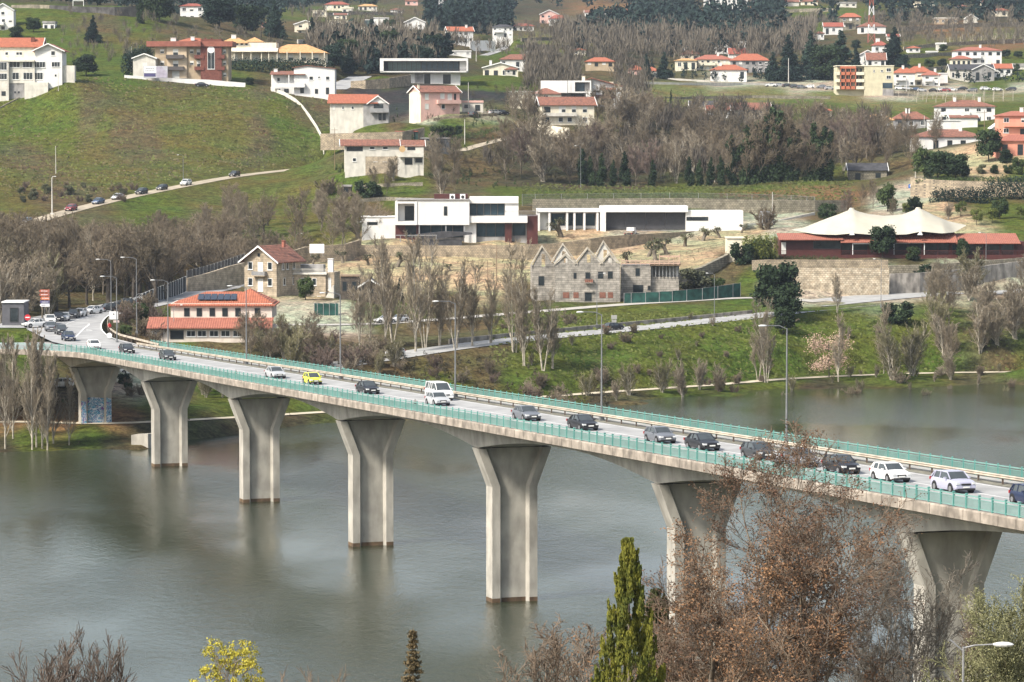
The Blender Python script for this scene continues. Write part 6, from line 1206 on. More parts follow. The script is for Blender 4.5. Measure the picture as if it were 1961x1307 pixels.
# advertising banner by the apartment block
v=P(297,150,1082); r_=thing('advertising_banner','wide white, grey and violet advertising banner in front of the sheet-roofed shed','banner',v); k=1082/F
def B_(x0,x1,y0,y1,d): return MB().box((x0-297)*k,(x1-297)*k,-d-.03,-d,(150-y1)*k,(150-y0)*k)
B_(275,321,127,150,0).build('panel',mat('banner_grey',(.42,.42,.45),.7,.05),r_); B_(276,300,127.5,140,.04).build('pale_panel',swhite,r_); B_(276,298,141,147,.04).build('dark_panel',spurp,r_)
MB().prism([((299-297)*k,(150-129)*k),((310-297)*k,(150-127.5)*k),((320-297)*k,(150-141)*k),((320-297)*k,(150-149)*k),((300-297)*k,(150-149)*k)],-.08,-.045).build('picture_panel',mat('banner_violet',(.38,.35,.42),.7,.1),r_)
l=MB(); 
for i in range(5): l.box((279-297+i*3.4)*k,(281.5-297+i*3.4)*k,-.1,-.075,(150-133)*k,(150-130)*k)
for i in range(6): l.box((278.5-297+i*3)*k,(280.6-297+i*3)*k,-.1,-.075,(150-137)*k,(150-135)*k)
l.build('lettering',mat('banner_grey',(.42,.42,.45)),r_)
# billboard on the yard wall
v=P(607,487,742); r_=thing('white_billboard','blank white billboard leaning on the yard wall above the granite house','billboard',v); MB().box(-1.6,1.6,-.3,-.2,.2,2.2).build('panel',swhite,r_); 
for x in (-1.3,1.3): MB().bar((x,-.1,-.5),(x,-.1,2.1),.06,6).build('post',steel,r_)
# goal frame
v=P(150,14,1300); r_=thing('football_goal','white goal frame on the sports field above the long wall','goal',v); k=1300/F
MB().bar((-2,0,-.5),(-2,0,2.4),.12,6).build('post',frame,r_); MB().bar((2,0,-.5),(2,0,2.4),.12,6).build('post',frame,r_); MB().bar((-2.1,0,2.4),(2.1,0,2.4),.12,6).build('crossbar',frame,r_)
# steel tanks
v=G(1464,432); r_=thing('steel_tank','upright ribbed steel tank at the right end of the white annex','tank',v); MB().bar((0,0,-.3),(0,0,3.2),1.35,18).build('shell',steel,r_); MB().bar((0,0,3.2),(0,0,3.45),1.35,18,.5).build('lid',steel,r_); MB().bar((1.8,0,-.3),(1.8,0,2.9),.5,12).build('pipe',steel,r_)
# ---------------------------------------------------------------- the person in red
def person(loc,rz):
    me=bpy.data.meshes.new('person'); J=[(0,0,.95,.15,.11),(0,0,1.12,.15,.10),(0,0,1.35,.18,.11),(0,0,1.47,.09,.08),(0,0,1.52,.055,.055),(0,.01,1.60,.085,.095),(0,.01,1.70,.085,.095),(0,0,1.77,.05,.05),
       (.10,0,.88,.09,.09),(.13,.02,.50,.06,.065),(.14,-.02,.09,.045,.05),(.14,.13,.03,.04,.03),(-.10,0,.88,.09,.09),(-.14,-.03,.50,.06,.065),(-.17,-.10,.09,.045,.05),(-.17,.04,.03,.04,.03),
       (.20,0,1.42,.065,.065),(.27,.0,1.15,.045,.045),(.28,.10,.92,.035,.035),(.28,.13,.83,.03,.02),(-.20,0,1.42,.065,.065),(-.28,.02,1.16,.045,.045),(-.25,.18,1.0,.035,.035),(-.22,.25,.96,.03,.02)]
    E_=[(0,1),(1,2),(2,3),(3,4),(4,5),(5,6),(6,7),(0,8),(8,9),(9,10),(10,11),(0,12),(12,13),(13,14),(14,15),(2,16),(16,17),(17,18),(18,19),(2,20),(20,21),(21,22),(22,23)]
    me.from_pydata([j[:3] for j in J],E_,[]); o=bpy.data.objects.new('person',me); COL.objects.link(o)
    m=o.modifiers.new('s','SKIN'); 
    for i,j in enumerate(J): me.skin_vertices[0].data[i].radius=(j[3],j[4])
    me.skin_vertices[0].data[0].use_root=True
    o.modifiers.new('d','SUBSURF').levels=1; o.modifiers['d'].render_levels=1
    dg=bpy.context.evaluated_depsgraph_get(); ev=bpy.data.meshes.new_from_object(o.evaluated_get(dg)); bpy.data.objects.remove(o)
    skin=mat('skin',(.42,.25,.18),.6,.05); jacket=mat('red_jacket',(.42,.03,.03),.8,.1); tr=mat('dark_trousers',(.04,.03,.03),.9,.1); shoe=mat('black_shoe',(.02,.02,.02),.6,.1)
    ev.materials.clear()
    for m in (skin,jacket,tr,shoe): ev.materials.append(m)
    for f in ev.polygons:
        c=f.center; f.use_smooth=True
        f.material_index=0 if c.z>1.5 or (abs(c.x)>.2 and c.z<.95 and c.z>.7 and c.y>.08) else (1 if c.z>.88 else (3 if c.z<.08 else 2))
    r=put('person',ev,None,loc,rz); tag(r,'person in a red jacket and dark trousers standing behind the railing by the bend','person')
    h=MB(); h.sphere((0,-.015,1.70),.10,.105,.095,10,8); h.build('hair',mat('dark_hair',(.03,.02,.015),.7,.1),r,smooth=True)
    hd=MB(); hd.add([(-.17,-.13,.84),(.17,-.13,.84),(.19,.13,.84),(-.19,.13,.84),(-.22,-.13,1.42),(.22,-.13,1.42),(.22,.13,1.42),(-.22,.13,1.42)],[(0,3,2,1),(0,1,5,4),(1,2,6,5),(2,3,7,6),(3,0,4,7),(4,5,6,7)]); bm=bmesh.new(); me2=hd.mesh('jacket',jacket,True); o=put('jacket',me2,r); md=o.modifiers.new('b','BEVEL'); md.width=.05; md.segments=2
person(Pz(210,637,13.62),R(195))
# ================================================================= walls, fences, hedges
def px_line(q): return [P(*k) for k in q]
def gl(q): # pixel points on the ground
    return [G(*k) for k in q]
def wobj(name,label,q,h,m,th=.4,cat='wall',zoff=-3):
    return wall_along(name,px_line(q),h,th,m,label,cat,zoff)
wobj('yard_wall','long buff rubble wall holding up the sandy yard in front of the villa',[(578,500,760),(640,500,764),(700,501,765),(760,502,765),(860,502,765),(960,502,765),(1010,500,765),(1060,498,767),(1130,489,770),(1200,476,776),(1290,456,790),(1333,446,800)],lambda t:.4+3.3*min(1,t*9+.2)*min(1,(1-t)*2.6),rubble,.6)
wobj('yard_side_wall','short pale rubble wall behind the blank billboard',[(560,500,748),(585,492,752),(660,487,756),(690,478,766)],2.2,rubble,.5)
wobj('granite_garden_wall','mossy granite garden wall left of the narrow granite house',[(358,548,716),(400,537,722),(440,524,728),(470,517,732)],1.6,granite,.5)
wobj('ruin_bank_wall','ivy-grown rubble retaining wall right of the ruin',[(1290,553,712),(1340,540,722),(1390,515,734),(1400,497,740)],3.0,drywall,.8)
wobj('restaurant_wall','long buff rubble retaining wall below the tent-roofed restaurant',[(1440,531,727),(1472,530,727),(1560,530,728),(1700,530,729)],3.6,rubble,.8,zoff=-6)
wobj('whitewashed_wall','peeling white plastered wall at the foot of the restaurant terrace',[(1500,556,708),(1600,557,707),(1702,557,707)],4.6,limewash,.6)
wobj('roadside_retaining_wall','grey concrete roadside wall running up to the right edge behind bare trees',[(1704,556,709),(1760,554,711),(1830,548,717),(1900,538,724),(1990,527,732),(2200,515,740)],3.4,mat('streaked_concrete',(.36,.33,.29),.9,.15,.6,stain=.5),.6)
wobj('restaurant_wall','stepped stone wall right of the white plastered wall',[(1702,538,722),(1800,535,724),(1961,522,733)],3.2,drywall,.6)
wobj('lawn_retaining_wall','rubble wall along the lower edge of the lawn behind the annex',[(1020,402,838),(1150,401,840),(1310,400,842),(1450,403,842),(1560,404,845),(1620,404,850)],2.6,drywall,.5)
wobj('garden_wall','bright buff stone wall below the garden at the right edge',[(1745,373,868),(1790,378,862),(1830,380,860),(1900,382,858),(1985,384,856)],4.4,rubble,.6)
wobj('white_ledge_wall','pale wall along the paved yard right of the annex',[(1423,436,812),(1480,430,822),(1560,412,836)],.7,oldwhite,.3)
wobj('hill_edge_wall','long white-topped wall following the right edge of the grass hill',[(519,170,1084),(545,180,1074),(565,192,1064),(578,204,1056),(592,222,1044),(606,243,1030),(616,262,1016),(620,292,1006)],.5,oldwhite,.25,zoff=-.6)
wobj('terrace_wall','straight white-capped rubble wall below the green terrace',[(614,268,972),(700,266,968),(770,264,968),(812,256,976)],1.7,rubble,.4)
wobj('terrace_wall','rubble wall under the white house drive, curved',[(672,166,1122),(700,164,1120),(745,160,1125),(786,153,1138)],1.7,rubble,.4)
wobj('sports_field_wall','high tan rendered wall at the left of the sports field',[(22,40,1285),(60,39,1284),(95,40,1282)],5.8,mat('tan_wall',(.33,.29,.22),.9,.2,.4,stain=.4),.5)
wobj('sports_field_wall','high dark grey stone wall below the sports field',[(96,42,1282),(160,45,1275),(220,46,1270),(268,44,1274)],6.2,mat('dark_wall',(.10,.095,.09),.9,.3,.4,stain=.4),.5)
wobj('hill_foot_wall','low ragged stone wall at the left edge below the white building',[(-60,228,1036),(0,216,1040),(20,205,1044),(40,195,1048)],1.6,drywall,.4)
wobj('white_kerb_wall','low white wall in front of the apartment block',[(238,149,1084),(280,152,1084),(330,155,1086),(400,158,1086),(470,164,1086)],.8,white,.3)
wobj('village_wall','long pale wall in front of the two dark firs',[(1195,155,1392),(1240,154,1392),(1300,156,1392),(1360,160,1392)],1.1,oldwhite,.4)
wobj('hillside_wall','pale stone wall below the cubic modern house',[(738,68,1530),(756,68,1530)],4,oldwhite,.5)
wobj('long_white_wall','low white wall in front of the far pale yellow house',[(606,56,1545),(660,56,1545),(720,58,1540)],1.2,oldwhite,.4)
wobj('lane_wall','white wall beside the village lane',[(900,85,1470),(930,84,1475),(948,86,1478)],1.4,white,.4)
wobj('house_garden_wall','low cream wall below the cream house by the wood',[(1030,243,1008),(1060,247,1000),(1090,251,996)],.8,cream,.3)
wobj('road_bank_wall','low stained wall along the upper edge of the riverside road',[(860,655,622),(1000,641,635),(1200,622,652),(1320,611,662),(1440,599,672)],.5,mat('streaked_concrete',(.36,.33,.29)),.4)
wobj('river_outfall','square concrete outfall at the water under the landward pier',[(258,858,508),(290,856,507)],2.0,conc,2.2,cat='outfall')
# far-away bare earth bank
def fence(name,label,q,h,gap,m,rail=False,net=None,th=.05,pr=.05,first=60):
    pl=resample(smooth(px_line(q),1),gap); t=thing(name,label,'fence',pl[0]); o0=pl[0]
    pm=MB().box(-pr,pr,-pr,pr,-1.0,h).mesh('post',m)
    rest=MB()
    for i,v in enumerate(pl):
        if i<first: put('post',pm,t,v-o0)
        else: w_=v-o0; rest.box(w_.x-pr,w_.x+pr,w_.y-pr,w_.y+pr,w_.z-1,w_.z+h)
    if rest.v: tag(rest.build('posts',m,t),kind='stuff')
    r=MB()
    for a,b in zip(pl[:-1],pl[1:]):
        for z in ((h-.05,) if not rail else (h-.05,h*.5,.2)): r.bar(a-o0+Vector((0,0,z)),b-o0+Vector((0,0,z)),.03,4)
    r.build('wires' if not rail else 'rails',m,t)
    if net:
        n=MB()
        for a,b in zip(pl[:-1],pl[1:]):
            A=a-o0;B=b-o0; s=Vector((0,.04,0)); n.add([A+Vector((0,0,-.8)),B+Vector((0,0,-.8)),B+Vector((0,0,h-.15)),A+Vector((0,0,h-.05)),A+s+Vector((0,0,-.8)),B+s+Vector((0,0,-.8)),B+s+Vector((0,0,h-.15)),A+s+Vector((0,0,h-.05))],[(0,1,2,3),(7,6,5,4),(3,2,6,7)])
        n.build('netting',net,t)
    return t
gnet=mat('green_netting',(.02,.075,.062),.8,.25,.8)
def mesh_net(nm,c,a):
    m=mat(nm,c,.8,.2,1); n=m.node_tree; b=n.nodes['Principled BSDF']; b.inputs['Alpha'].default_value=a; return m
fence('netting_fence','fence hung with dark green netting in front of the ruin',[(1195,582,687),(1250,580,688),(1300,577,689),(1360,571,693),(1418,562,700)],2.2,3.5,steel,net=gnet)
fence('netting_fence','short run of dark green netting below the granite houses',[(602,606,664),(625,606,664),(648,606,664)],2.6,2.5,steel,net=gnet)
fence('wire_fence','tall wire mesh fence along the wall behind the annex',[(1000,397,846),(1100,396,848),(1200,395,850),(1310,394,850),(1420,396,850),(1500,398,850),(1560,402,848)],3.2,3.6,steel,net=mesh_net('wire_mesh',(.10,.11,.10),.22))
fence('slatted_fence','grey slatted fence on the granite wall behind the plane trees',[(358,536,722),(400,526,728),(440,513,734),(468,503,738)],2.0,1.0,mat('grey_slats',(.22,.22,.21),.8,.1),net=mesh_net('grey_slat_mesh',(.16,.16,.16),.6),pr=.09)
fence('roadside_fence','dark panel fence with white posts beside the queue of cars',[(272,586,662),(300,574,676),(330,562,694),(356,551,710)],2.4,2.6,frame,net=mesh_net('dark_panel',(.05,.055,.06),.9),pr=.08)
fence('vine_fence','vine stakes along the edge of the sandy slope',[(1180,520,732),(1250,508,742),(1320,492,756),(1390,476,770),(1460,458,786),(1560,440,800)],1.3,2.6,wood)
def stakes(name,label,rows,h,gap,r,m):
    mb=MB()
    for q in rows:
        pl=resample(px_line(q),gap)
        for v in pl:
            z=gz(v.x,v.y); mb.box(v.x-r,v.x+r,v.y-r,v.y+r,z-.3,z+h)
        for a,b in zip(pl[:-1],pl[1:]):
            mb.bar((a.x,a.y,gz(a.x,a.y)+h*.8),(b.x,b.y,gz(b.x,b.y)+h*.8),.04,3)
    return tag(mb.build(name,m),label,'vineyard',kind='stuff')
stk=mat('vine_stakes',(.40,.36,.29),.9,.15,1)
stakes('vineyard','rows of pale vine stakes below the row of parked cars',[[(1705+j*8,180,D),(1940,180,D)] for j,D in enumerate((1352,1338,1322,1306,1290))],1.9,3.6,.10,stk)
stakes('vineyard','rows of pale vine stakes on the steep upper right slope',[[(1855-j*12,70,D),(2000,70,D)] for j,D in enumerate((1720,1700,1680,1660,1640))],2.6,4.6,.14,stk)
stakes('vineyard','vine rows on the flat field right of the wood',[[(1285,190,D),(1590,190,D)] for D in (1190,1215,1310)],1.4,5,.08,wood)
stakes('vineyard','short trained vines on the hill terrace behind the white roofs',[[(1000,70,D),(1110,70,D)] for D in (1440,1475)],2.6,6,.30,mat('vine_dark',(.045,.05,.03),.9,.2,1))

def gwall(label,q,h,m):
    wall_along('terrace_wall',[G(*k) for k in q],h,.5,m,label,'wall',-1.6,step=6)
for i,(q,h,m,lab) in enumerate([([(1255,212),(1330,210),(1420,208),(1500,206)],1.0,drywall,'low terrace wall across the flat fields right of the wood, lower one'),([(1240,193),(1340,190),(1440,188),(1590,190)],1.0,drywall,'low terrace wall across the flat fields right of the wood, upper one'),([(1715,112),(1790,108),(1840,106)],1.5,drywall,'terrace wall left of the large villa on the upper slope'),([(1730,97),(1800,90),(1900,84),(1990,80)],1.8,rubble,'buff terrace wall below the steep vine rows'),([(1720,60),(1800,56),(1870,52),(1960,50)],2.2,rubble,'pale broken wall above the steep vine rows'),([(1700,142),(1790,135),(1815,132)],1.4,drywall,'terrace wall behind the row of villas'),([(998,80),(1040,78),(1090,79),(1115,82)],1.6,drywall,'terrace wall under the hill vines, upper one'),([(990,92),(1050,92),(1120,96)],1.4,drywall,'terrace wall under the hill vines, lower one'),([(570,84),(640,82),(720,80),(790,76)],1.6,oldwhite,'pale retaining wall below the middle hill houses'),([(600,32),(680,28),(760,30)],1.8,drywall,'terrace wall below the hilltop bungalow'),([(1520,48),(1570,42),(1620,38)],1.8,drywall,'terrace wall left of the upper hill houses'),([(1450,28),(1530,24),(1600,22)],2.0,drywall,'terrace wall high on the hill right of centre'),([(690,388),(740,384),(800,386)],.9,drywall,'small garden terrace wall in the vegetable plots, lower'),([(680,362),(740,358),(810,356)],.9,drywall,'small garden terrace wall in the vegetable plots, upper'),([(830,232),(880,226),(950,222)],.8,rubble,'garden wall in front of the pink house'),([(1210,160),(1300,163),(1420,163),(1500,164)],.9,oldwhite,'long low wall along the front of the village')]): gwall(lab,q,h,m)
# ================================================================= vegetation
def prisms(segs,k=3):
    S_=np.array([(*a,*b,r0,r1) for a,b,r0,r1 in segs],dtype=np.float64); a=S_[:,:3]; b=S_[:,3:6]; d=b-a; L=np.linalg.norm(d,axis=1,keepdims=True)+1e-9; d/=L
    ref=np.where(np.abs(d[:,2:3])<.9,np.array([[0,0,1.]]),np.array([[1.,0,0]])); u=np.cross(d,ref); u/=np.linalg.norm(u,axis=1,keepdims=True); w_=np.cross(d,u)
    n=len(S_); V=np.empty((n,2*k,3))
    for j in range(k):
        t=2*math.pi*j/k; o=u*math.cos(t)+w_*math.sin(t); V[:,j]=a+o*S_[:,6:7]; V[:,k+j]=b+o*S_[:,7:8]
    base=(np.arange(n)*2*k)[:,None]; Fs=np.concatenate([base+np.array([[j,(j+1)%k,k+(j+1)%k,k+j]]) for j in range(k)],0)
    return V.reshape(-1,3),Fs
def rdir(d,ang,rnd,up=0):
    v=Vector((rnd.gauss(0,1),rnd.gauss(0,1),rnd.gauss(0,1))); v=(v-d*v.dot(d)).normalized(); o=(d*math.cos(ang)+v*math.sin(ang)); o.z+=up; return o.normalized()
def grow(rnd,p,d,L,r,lev,K,T,W,tips):
    """one branch: a few bending segments, side shoots along it"""
    n=K['seg'][lev]; q=p.copy(); out=T if lev<=K['tl'] else W; minr=K['minr']; kids=K['kids'][lev] if lev<K['lev'] else 0; L=L*rnd.uniform(.8,1.2); pts_=[(q.copy(),r)]
    for i in range(n):
        d=rdir(d,K['bend'][lev]*abs(rnd.gauss(0,1)),rnd,K['up'][lev]); q2=q+d*(L/n); r2=max(minr,r*(1-(i+1)/n*K['tap'])); out.append((q,q2,max(minr,pts_[-1][1]),r2)); q=q2; pts_.append((q.copy(),r2))
    if lev<K['lev']:
        for c in range(kids):
            t=K['st'][lev]+(1-K['st'][lev])*(c+rnd.random())/kids; f=t*n; i=min(n-1,int(f)); a,b=pts_[i],pts_[i+1]; pp=a[0].lerp(b[0],f-i); rr_=a[1]+(b[1]-a[1])*(f-i)
            dd=rdir((b[0]-a[0]).normalized(),K['ang'][lev]*rnd.uniform(.75,1.25),rnd,K['up'][lev]*1.5)
            grow(rnd,pp,dd,L*K['len'][lev]*(1-K['sh'][lev]*t),rr_*.6,lev+1,K,T,W,tips)
    else: tips.append((q.copy(),d.copy()))
def bare(seed,H,K):
    rnd=random.Random(seed); T=[];W=[];tips=[]
    for s in range(K.get('stems',1)):
        a=K.get('spread',.1)*(1 if K.get('stems',1)>1 else .3); d=rdir(Vector((0,0,1)),a*rnd.uniform(.3,1),rnd); off=Vector((rnd.uniform(-1,1),rnd.uniform(-1,1),0))*(.25 if K.get('stems',1)>1 else 0)
        grow(rnd,Vector((0,0,-.6))+off,d,H*K['trunk']*(1 if s==0 else rnd.uniform(.6,1)),K['r'],0,K,T,W,tips)
    return T,W,tips
K_PLANE=dict(trunk=.55,r=.30,seg=[5,5,4,3,2],kids=[9,6,6,5],st=[.38,.25,.2,.15],ang=[.95,.7,.6,.6],len=[.80,.55,.55,.5],sh=[.25,.3,.3,.3],bend=[.05,.16,.2,.25,.25],up=[.03,.13,.08,.03,0],tap=.75,lev=4,tl=1,minr=.022)
K_WILD=dict(trunk=.78,r=.19,seg=[7,5,4,3],kids=[20,8,7],st=[.16,.2,.15],ang=[.72,.6,.6],len=[.50,.5,.5],sh=[.55,.3,.2],bend=[.06,.13,.2,.25],up=[.02,.10,.06,.02],tap=.8,lev=3,tl=1,minr=.032)
K_POP=dict(trunk=.95,r=.17,seg=[8,5,4,3],kids=[30,8,5],st=[.10,.15,.15],ang=[.50,.45,.5],len=[.34,.5,.5],sh=[.6,.3,.2],bend=[.03,.07,.12,.2],up=[.01,.10,.06,.02],tap=.85,lev=3,tl=1,minr=.026)
K_MULTI=dict(trunk=.85,r=.12,stems=6,spread=.34,seg=[6,4,3,2],kids=[12,7,5],st=[.15,.15,.15],ang=[.5,.5,.5],len=[.45,.5,.5],sh=[.5,.3,.2],bend=[.06,.12,.2,.25],up=[.03,.06,.04,.02],tap=.85,lev=3,tl=1,minr=.026)
K_SHRUB=dict(trunk=.8,r=.06,stems=9,spread=.8,seg=[4,3,3,2],kids=[7,5,4],st=[.15,.15,.1],ang=[.6,.6,.6],len=[.5,.5,.5],sh=[.3,.3,.2],bend=[.15,.2,.25,.3],up=[.05,.04,.02,.0],tap=.8,lev=3,tl=0,minr=.022)
bark=mat('grey_brown_bark',(.17,.145,.11),.95,.2,2); barkd=mat('dark_bark',(.075,.063,.05),.95,.2,2); barkp=mat('pale_birch_bark',(.40,.36,.29),.9,.2,2)
twig=leaf_mat('brown_twigs',(.235,.190,.132),(.130,.105,.074)); twigp=leaf_mat('pale_twigs',(.28,.235,.17),(.165,.138,.10)); twigo=leaf_mat('olive_twigs',(.24,.22,.12),(.13,.12,.07)); twigr=leaf_mat('reddish_twigs',(.19,.14,.115),(.11,.085,.07)); twigd=leaf_mat('dark_twigs',(.185,.152,.105),(.100,.084,.060))
def leafcloud(rng,blobs,n,size,elong=1.0,shell=.35,droop=0,vert=False):
    """blobs: (cx,cy,cz,rx,ry,rz); many small quads spread through each lobe"""
    B=np.array(blobs,dtype=float); vol=(B[:,3]*B[:,4]*B[:,5])**.67; pick=rng.choice(len(B),n,p=vol/vol.sum()); b=B[pick]
    d=rng.normal(size=(n,3)); d/=np.linalg.norm(d,axis=1,keepdims=True); rad=shell+(1-shell)*rng.random((n,1))**.7; rad*=rng.uniform(.8,1.32,(n,1)); c=b[:,:3]+d*rad*b[:,3:6]
    u=rng.normal(size=(n,3)); 
    if vert: u=u*.25+np.array([[0,0,1]])+d*.3
    u/=np.linalg.norm(u,axis=1,keepdims=True); v=np.cross(u,rng.normal(size=(n,3))*.6+d); v/=np.linalg.norm(v,axis=1,keepdims=True)+1e-9
    s=size*rng.uniform(.55,1.3,(n,1)); V=np.stack([c-u*s*elong,c-v*s*.55,c+u*s*elong,c+v*s*.55],1)
    return V.reshape(-1,3),np.arange(4*n).reshape(n,4)
def crown(name,seed,blobs,n,size,m,**k):
    V,Fs=leafcloud(np.random.default_rng(seed),blobs,n,size,**k); return mesh_np(name,V,Fs,m)
PROTO={}
def proto(key,H,parts): PROTO[key]=(H,parts)    # parts: (name, mesh)
def bare_proto(key,seed,H,K,mt,mw):
    T,W,_=bare(seed,H,K); top=max(max(a[2],b[2]) for a,b,_,_ in T+W)
    V,Fs=prisms(T,5); a=mesh_np('trunk',V,Fs,mt,True); V,Fs=prisms(W,3); b=mesh_np('crown',V,Fs,mw); proto(key,top,[('trunk',a),('crown',b)])
for i in range(4): bare_proto(f'plane{i}',10+i,10,K_PLANE,barkd,twigd if i%2 else twig)
for i in range(6): bare_proto(f'wild{i}',30+i,14,K_WILD,bark,[twig,twigd,twig,twigr,twigp,twig][i])
for i in range(4): bare_proto(f'pop{i}',50+i,15,K_POP,barkp,twigp)
K_FAN=dict(trunk=.88,r=.12,stems=4,spread=.20,seg=[8,5,4,2],kids=[14,7,5],st=[.22,.15,.15],ang=[.42,.45,.5],len=[.32,.5,.5],sh=[.5,.3,.2],bend=[.04,.08,.15,.2],up=[.03,.07,.04,.02],tap=.85,lev=3,tl=1,minr=.026)
for i in range(4): bare_proto(f'fan{i}',160+i,15,K_FAN,barkp,twigp)
for i in range(3): bare_proto(f'multi{i}',60+i,8,K_MULTI,barkp,[twigp,twigo,twigp][i])
for i in range(3): bare_proto(f'shrub{i}',70+i,3,K_SHRUB,bark,[twigr,twig,twigp][i])
gdark=leaf_mat('dark_evergreen',(.040,.062,.026),(.014,.026,.014)); gmid=leaf_mat('mid_green_leaves',(.075,.105,.035),(.028,.045,.018)); gblue=leaf_mat('blue_green_needles',(.030,.052,.036),(.011,.022,.018)); gyel=leaf_mat('golden_green_scales',(.42,.37,.05),(.085,.105,.025),scale=.9); gol=leaf_mat('olive_leaves',(.13,.135,.075),(.05,.055,.035)); gyf=leaf_mat('yellow_blossom',(.62,.50,.05),(.34,.31,.05),scale=1.5); blossom=leaf_mat('pinkish_blossom',(.50,.36,.28),(.28,.19,.14),scale=1); deadleaf=leaf_mat('dead_brown_leaves',(.29,.165,.085),(.10,.058,.040),scale=.9); ivy=leaf_mat('ivy_leaves',(.045,.070,.030),(.014,.026,.012)); gbush=leaf_mat('bright_bush',(.13,.15,.04),(.05,.07,.02))
def trunk_mesh(H,r,m=barkd):
    mb=MB(); mb.bar((0,0,-.8),(0,0,H*.5),r,7,r*.7); mb.bar((0,0,H*.5),(.1,.05,H*.9),r*.7,6,r*.25)
    for k in range(6): a=k*2.4; z=H*(.4+.08*k); mb.bar((0,0,z),(math.cos(a)*H*.16,math.sin(a)*H*.16,z+H*.09),r*.35,4,r*.1)
    return mb.mesh('trunk',m,True)
def blobby(rnd,H,R_,z0,n,shape='round'):
    out=[]
    for i in range(n):
        t=(i+.5)/n
        if shape=='round': z=z0+(H-z0)*rnd.uniform(.14,.84); w_=R_*math.sqrt(max(.05,1-((z-(z0+H)/2)/((H-z0)/2))**2))*.62; s=R_*rnd.uniform(.34,.52)
        elif shape=='cone': z=z0+(H-z0)*t**1.1; w_=R_*(1-t)*.72; s=R_*(.52*(1-t)+.12)
        elif shape=='column': z=z0+(H-z0)*t; w_=R_*.5*(1-t**3); s=R_*(.55*(1-t**2)+.18)
        elif shape=='umbrella': z=H-(H-z0)*.3*rnd.random(); w_=R_*rnd.random()**.5*.8; s=R_*rnd.uniform(.28,.42)
        a=rnd.uniform(0,6.28); out.append((math.cos(a)*w_,math.sin(a)*w_,z,s,s,s*(.7 if shape!='column' else 1.2)))
    return out
def leaf_proto(key,seed,H,R_,z0,nb,shape,n,size,m,tr=.18,**k):
    rnd=random.Random(seed); bl=blobby(rnd,H,R_,z0,nb,shape); cm=crown('crown',seed,bl,n,size,m,**k); proto(key,H,[('trunk',trunk_mesh(H*.8,tr)),('crown',cm)])
for i in range(2): leaf_proto(f'fir{i}',80+i,15,4.0,.8,34,'cone',5200,.42,gblue)
for i in range(2): leaf_proto(f'cedar{i}',84+i,14,5.4,1.2,30,'round',5600,.48,gblue if i else gdark,.3)
for i in range(2): leaf_proto(f'pine{i}',88+i,13,5.2,6,22,'umbrella',2400,.42,gblue if i else gdark,.3)
for i in range(3): leaf_proto(f'bush{i}',92+i,3,1.6,-.2,18,'round',2400,.19,[gdark,gmid,gol][i],.08)
for i in range(2): leaf_proto(f'leafy{i}',96+i,6,2.5,.3,24,'round',3800,.26,[gdark,gmid][i],.15)
leaf_proto('column',99,8,1.3,.2,16,'column',3000,.24,ivy,.12); leaf_proto('citrus',100,3.2,1.4,.9,12,'round',1300,.15,gbush,.08); leaf_proto('blossom',101,6,3.0,.3,24,'round',3000,.11,blossom,.08,shell=.2); leaf_proto('cypress',102,7,.75,.1,14,'column',1500,.17,gdark,.1)
# ivy-clad trunk trees: bare crown above, a column of ivy below
for i in range(3):
    T,W,_=bare(110+i,15,K_WILD); top=max(b[2] for a,b,_,_ in T+W); V,Fs=prisms(T,5); a=mesh_np('trunk',V,Fs,bark,True); V,Fs=prisms(W,3); b=mesh_np('crown',V,Fs,twig)
    rnd=random.Random(i); bl=[(math.sin(z_*1.1+i)*.5,math.cos(z_*.9)*.4,z_,.8*(1-z_/17)+.3,.8*(1-z_/17)+.3,1.0) for z_ in np.arange(.5,11,.8)]+[(math.cos(q_)*1.6,math.sin(q_)*1.4,6.5+q_*.9,.6,.6,1.0) for q_ in range(4)]
    proto(f'ivy{i}',top,[('trunk',a),('crown',b),('ivy',crown('ivy',120+i,bl,3800,.30,ivy))])
TREEN=[0]
NAMES={'fan':'poplar_tree','plane':'plane_tree','wild':'bare_tree','pop':'poplar_tree','multi':'willow_tree','shrub':'bare_shrub','fir':'fir_tree','cedar':'cedar_tree','pine':'pine_tree','bush':'bush','leafy':'evergreen_tree','column':'evergreen_tree','citrus':'citrus_tree','blossom':'blossom_tree','cypress':'cypress_tree','ivy':'ivy_clad_tree'}
def plant(key,loc,H,label,group=None,rz=None,sx=1.0,nopart=False):
    h,parts=PROTO[key]; base=key.rstrip('0123456789'); s=H/h; TREEN[0]+=1; rz=(TREEN[0]*2.399)%6.28 if rz is None else rz
    nm=NAMES[base]
    t=thing(nm,label,'tree' if base not in('shrub','bush') else 'shrub',loc,rz,group); t.scale=(s*sx,s*sx,s)
    for n_,me in parts: put(n_,me,t)
    return t
def at(px,D,key,H,label,group=None,sx=1.0,dz=0): v=GD(px,D); v.z+=dz; return plant(key,v,H,label,group,sx=sx)
def base(px,py,key,ytop,label,group=None,sx=1.0): 
    v=G(px,py); return plant(key,v,(py-ytop)*v.y/F,label,group,sx=sx)
rnd=random.Random(77)
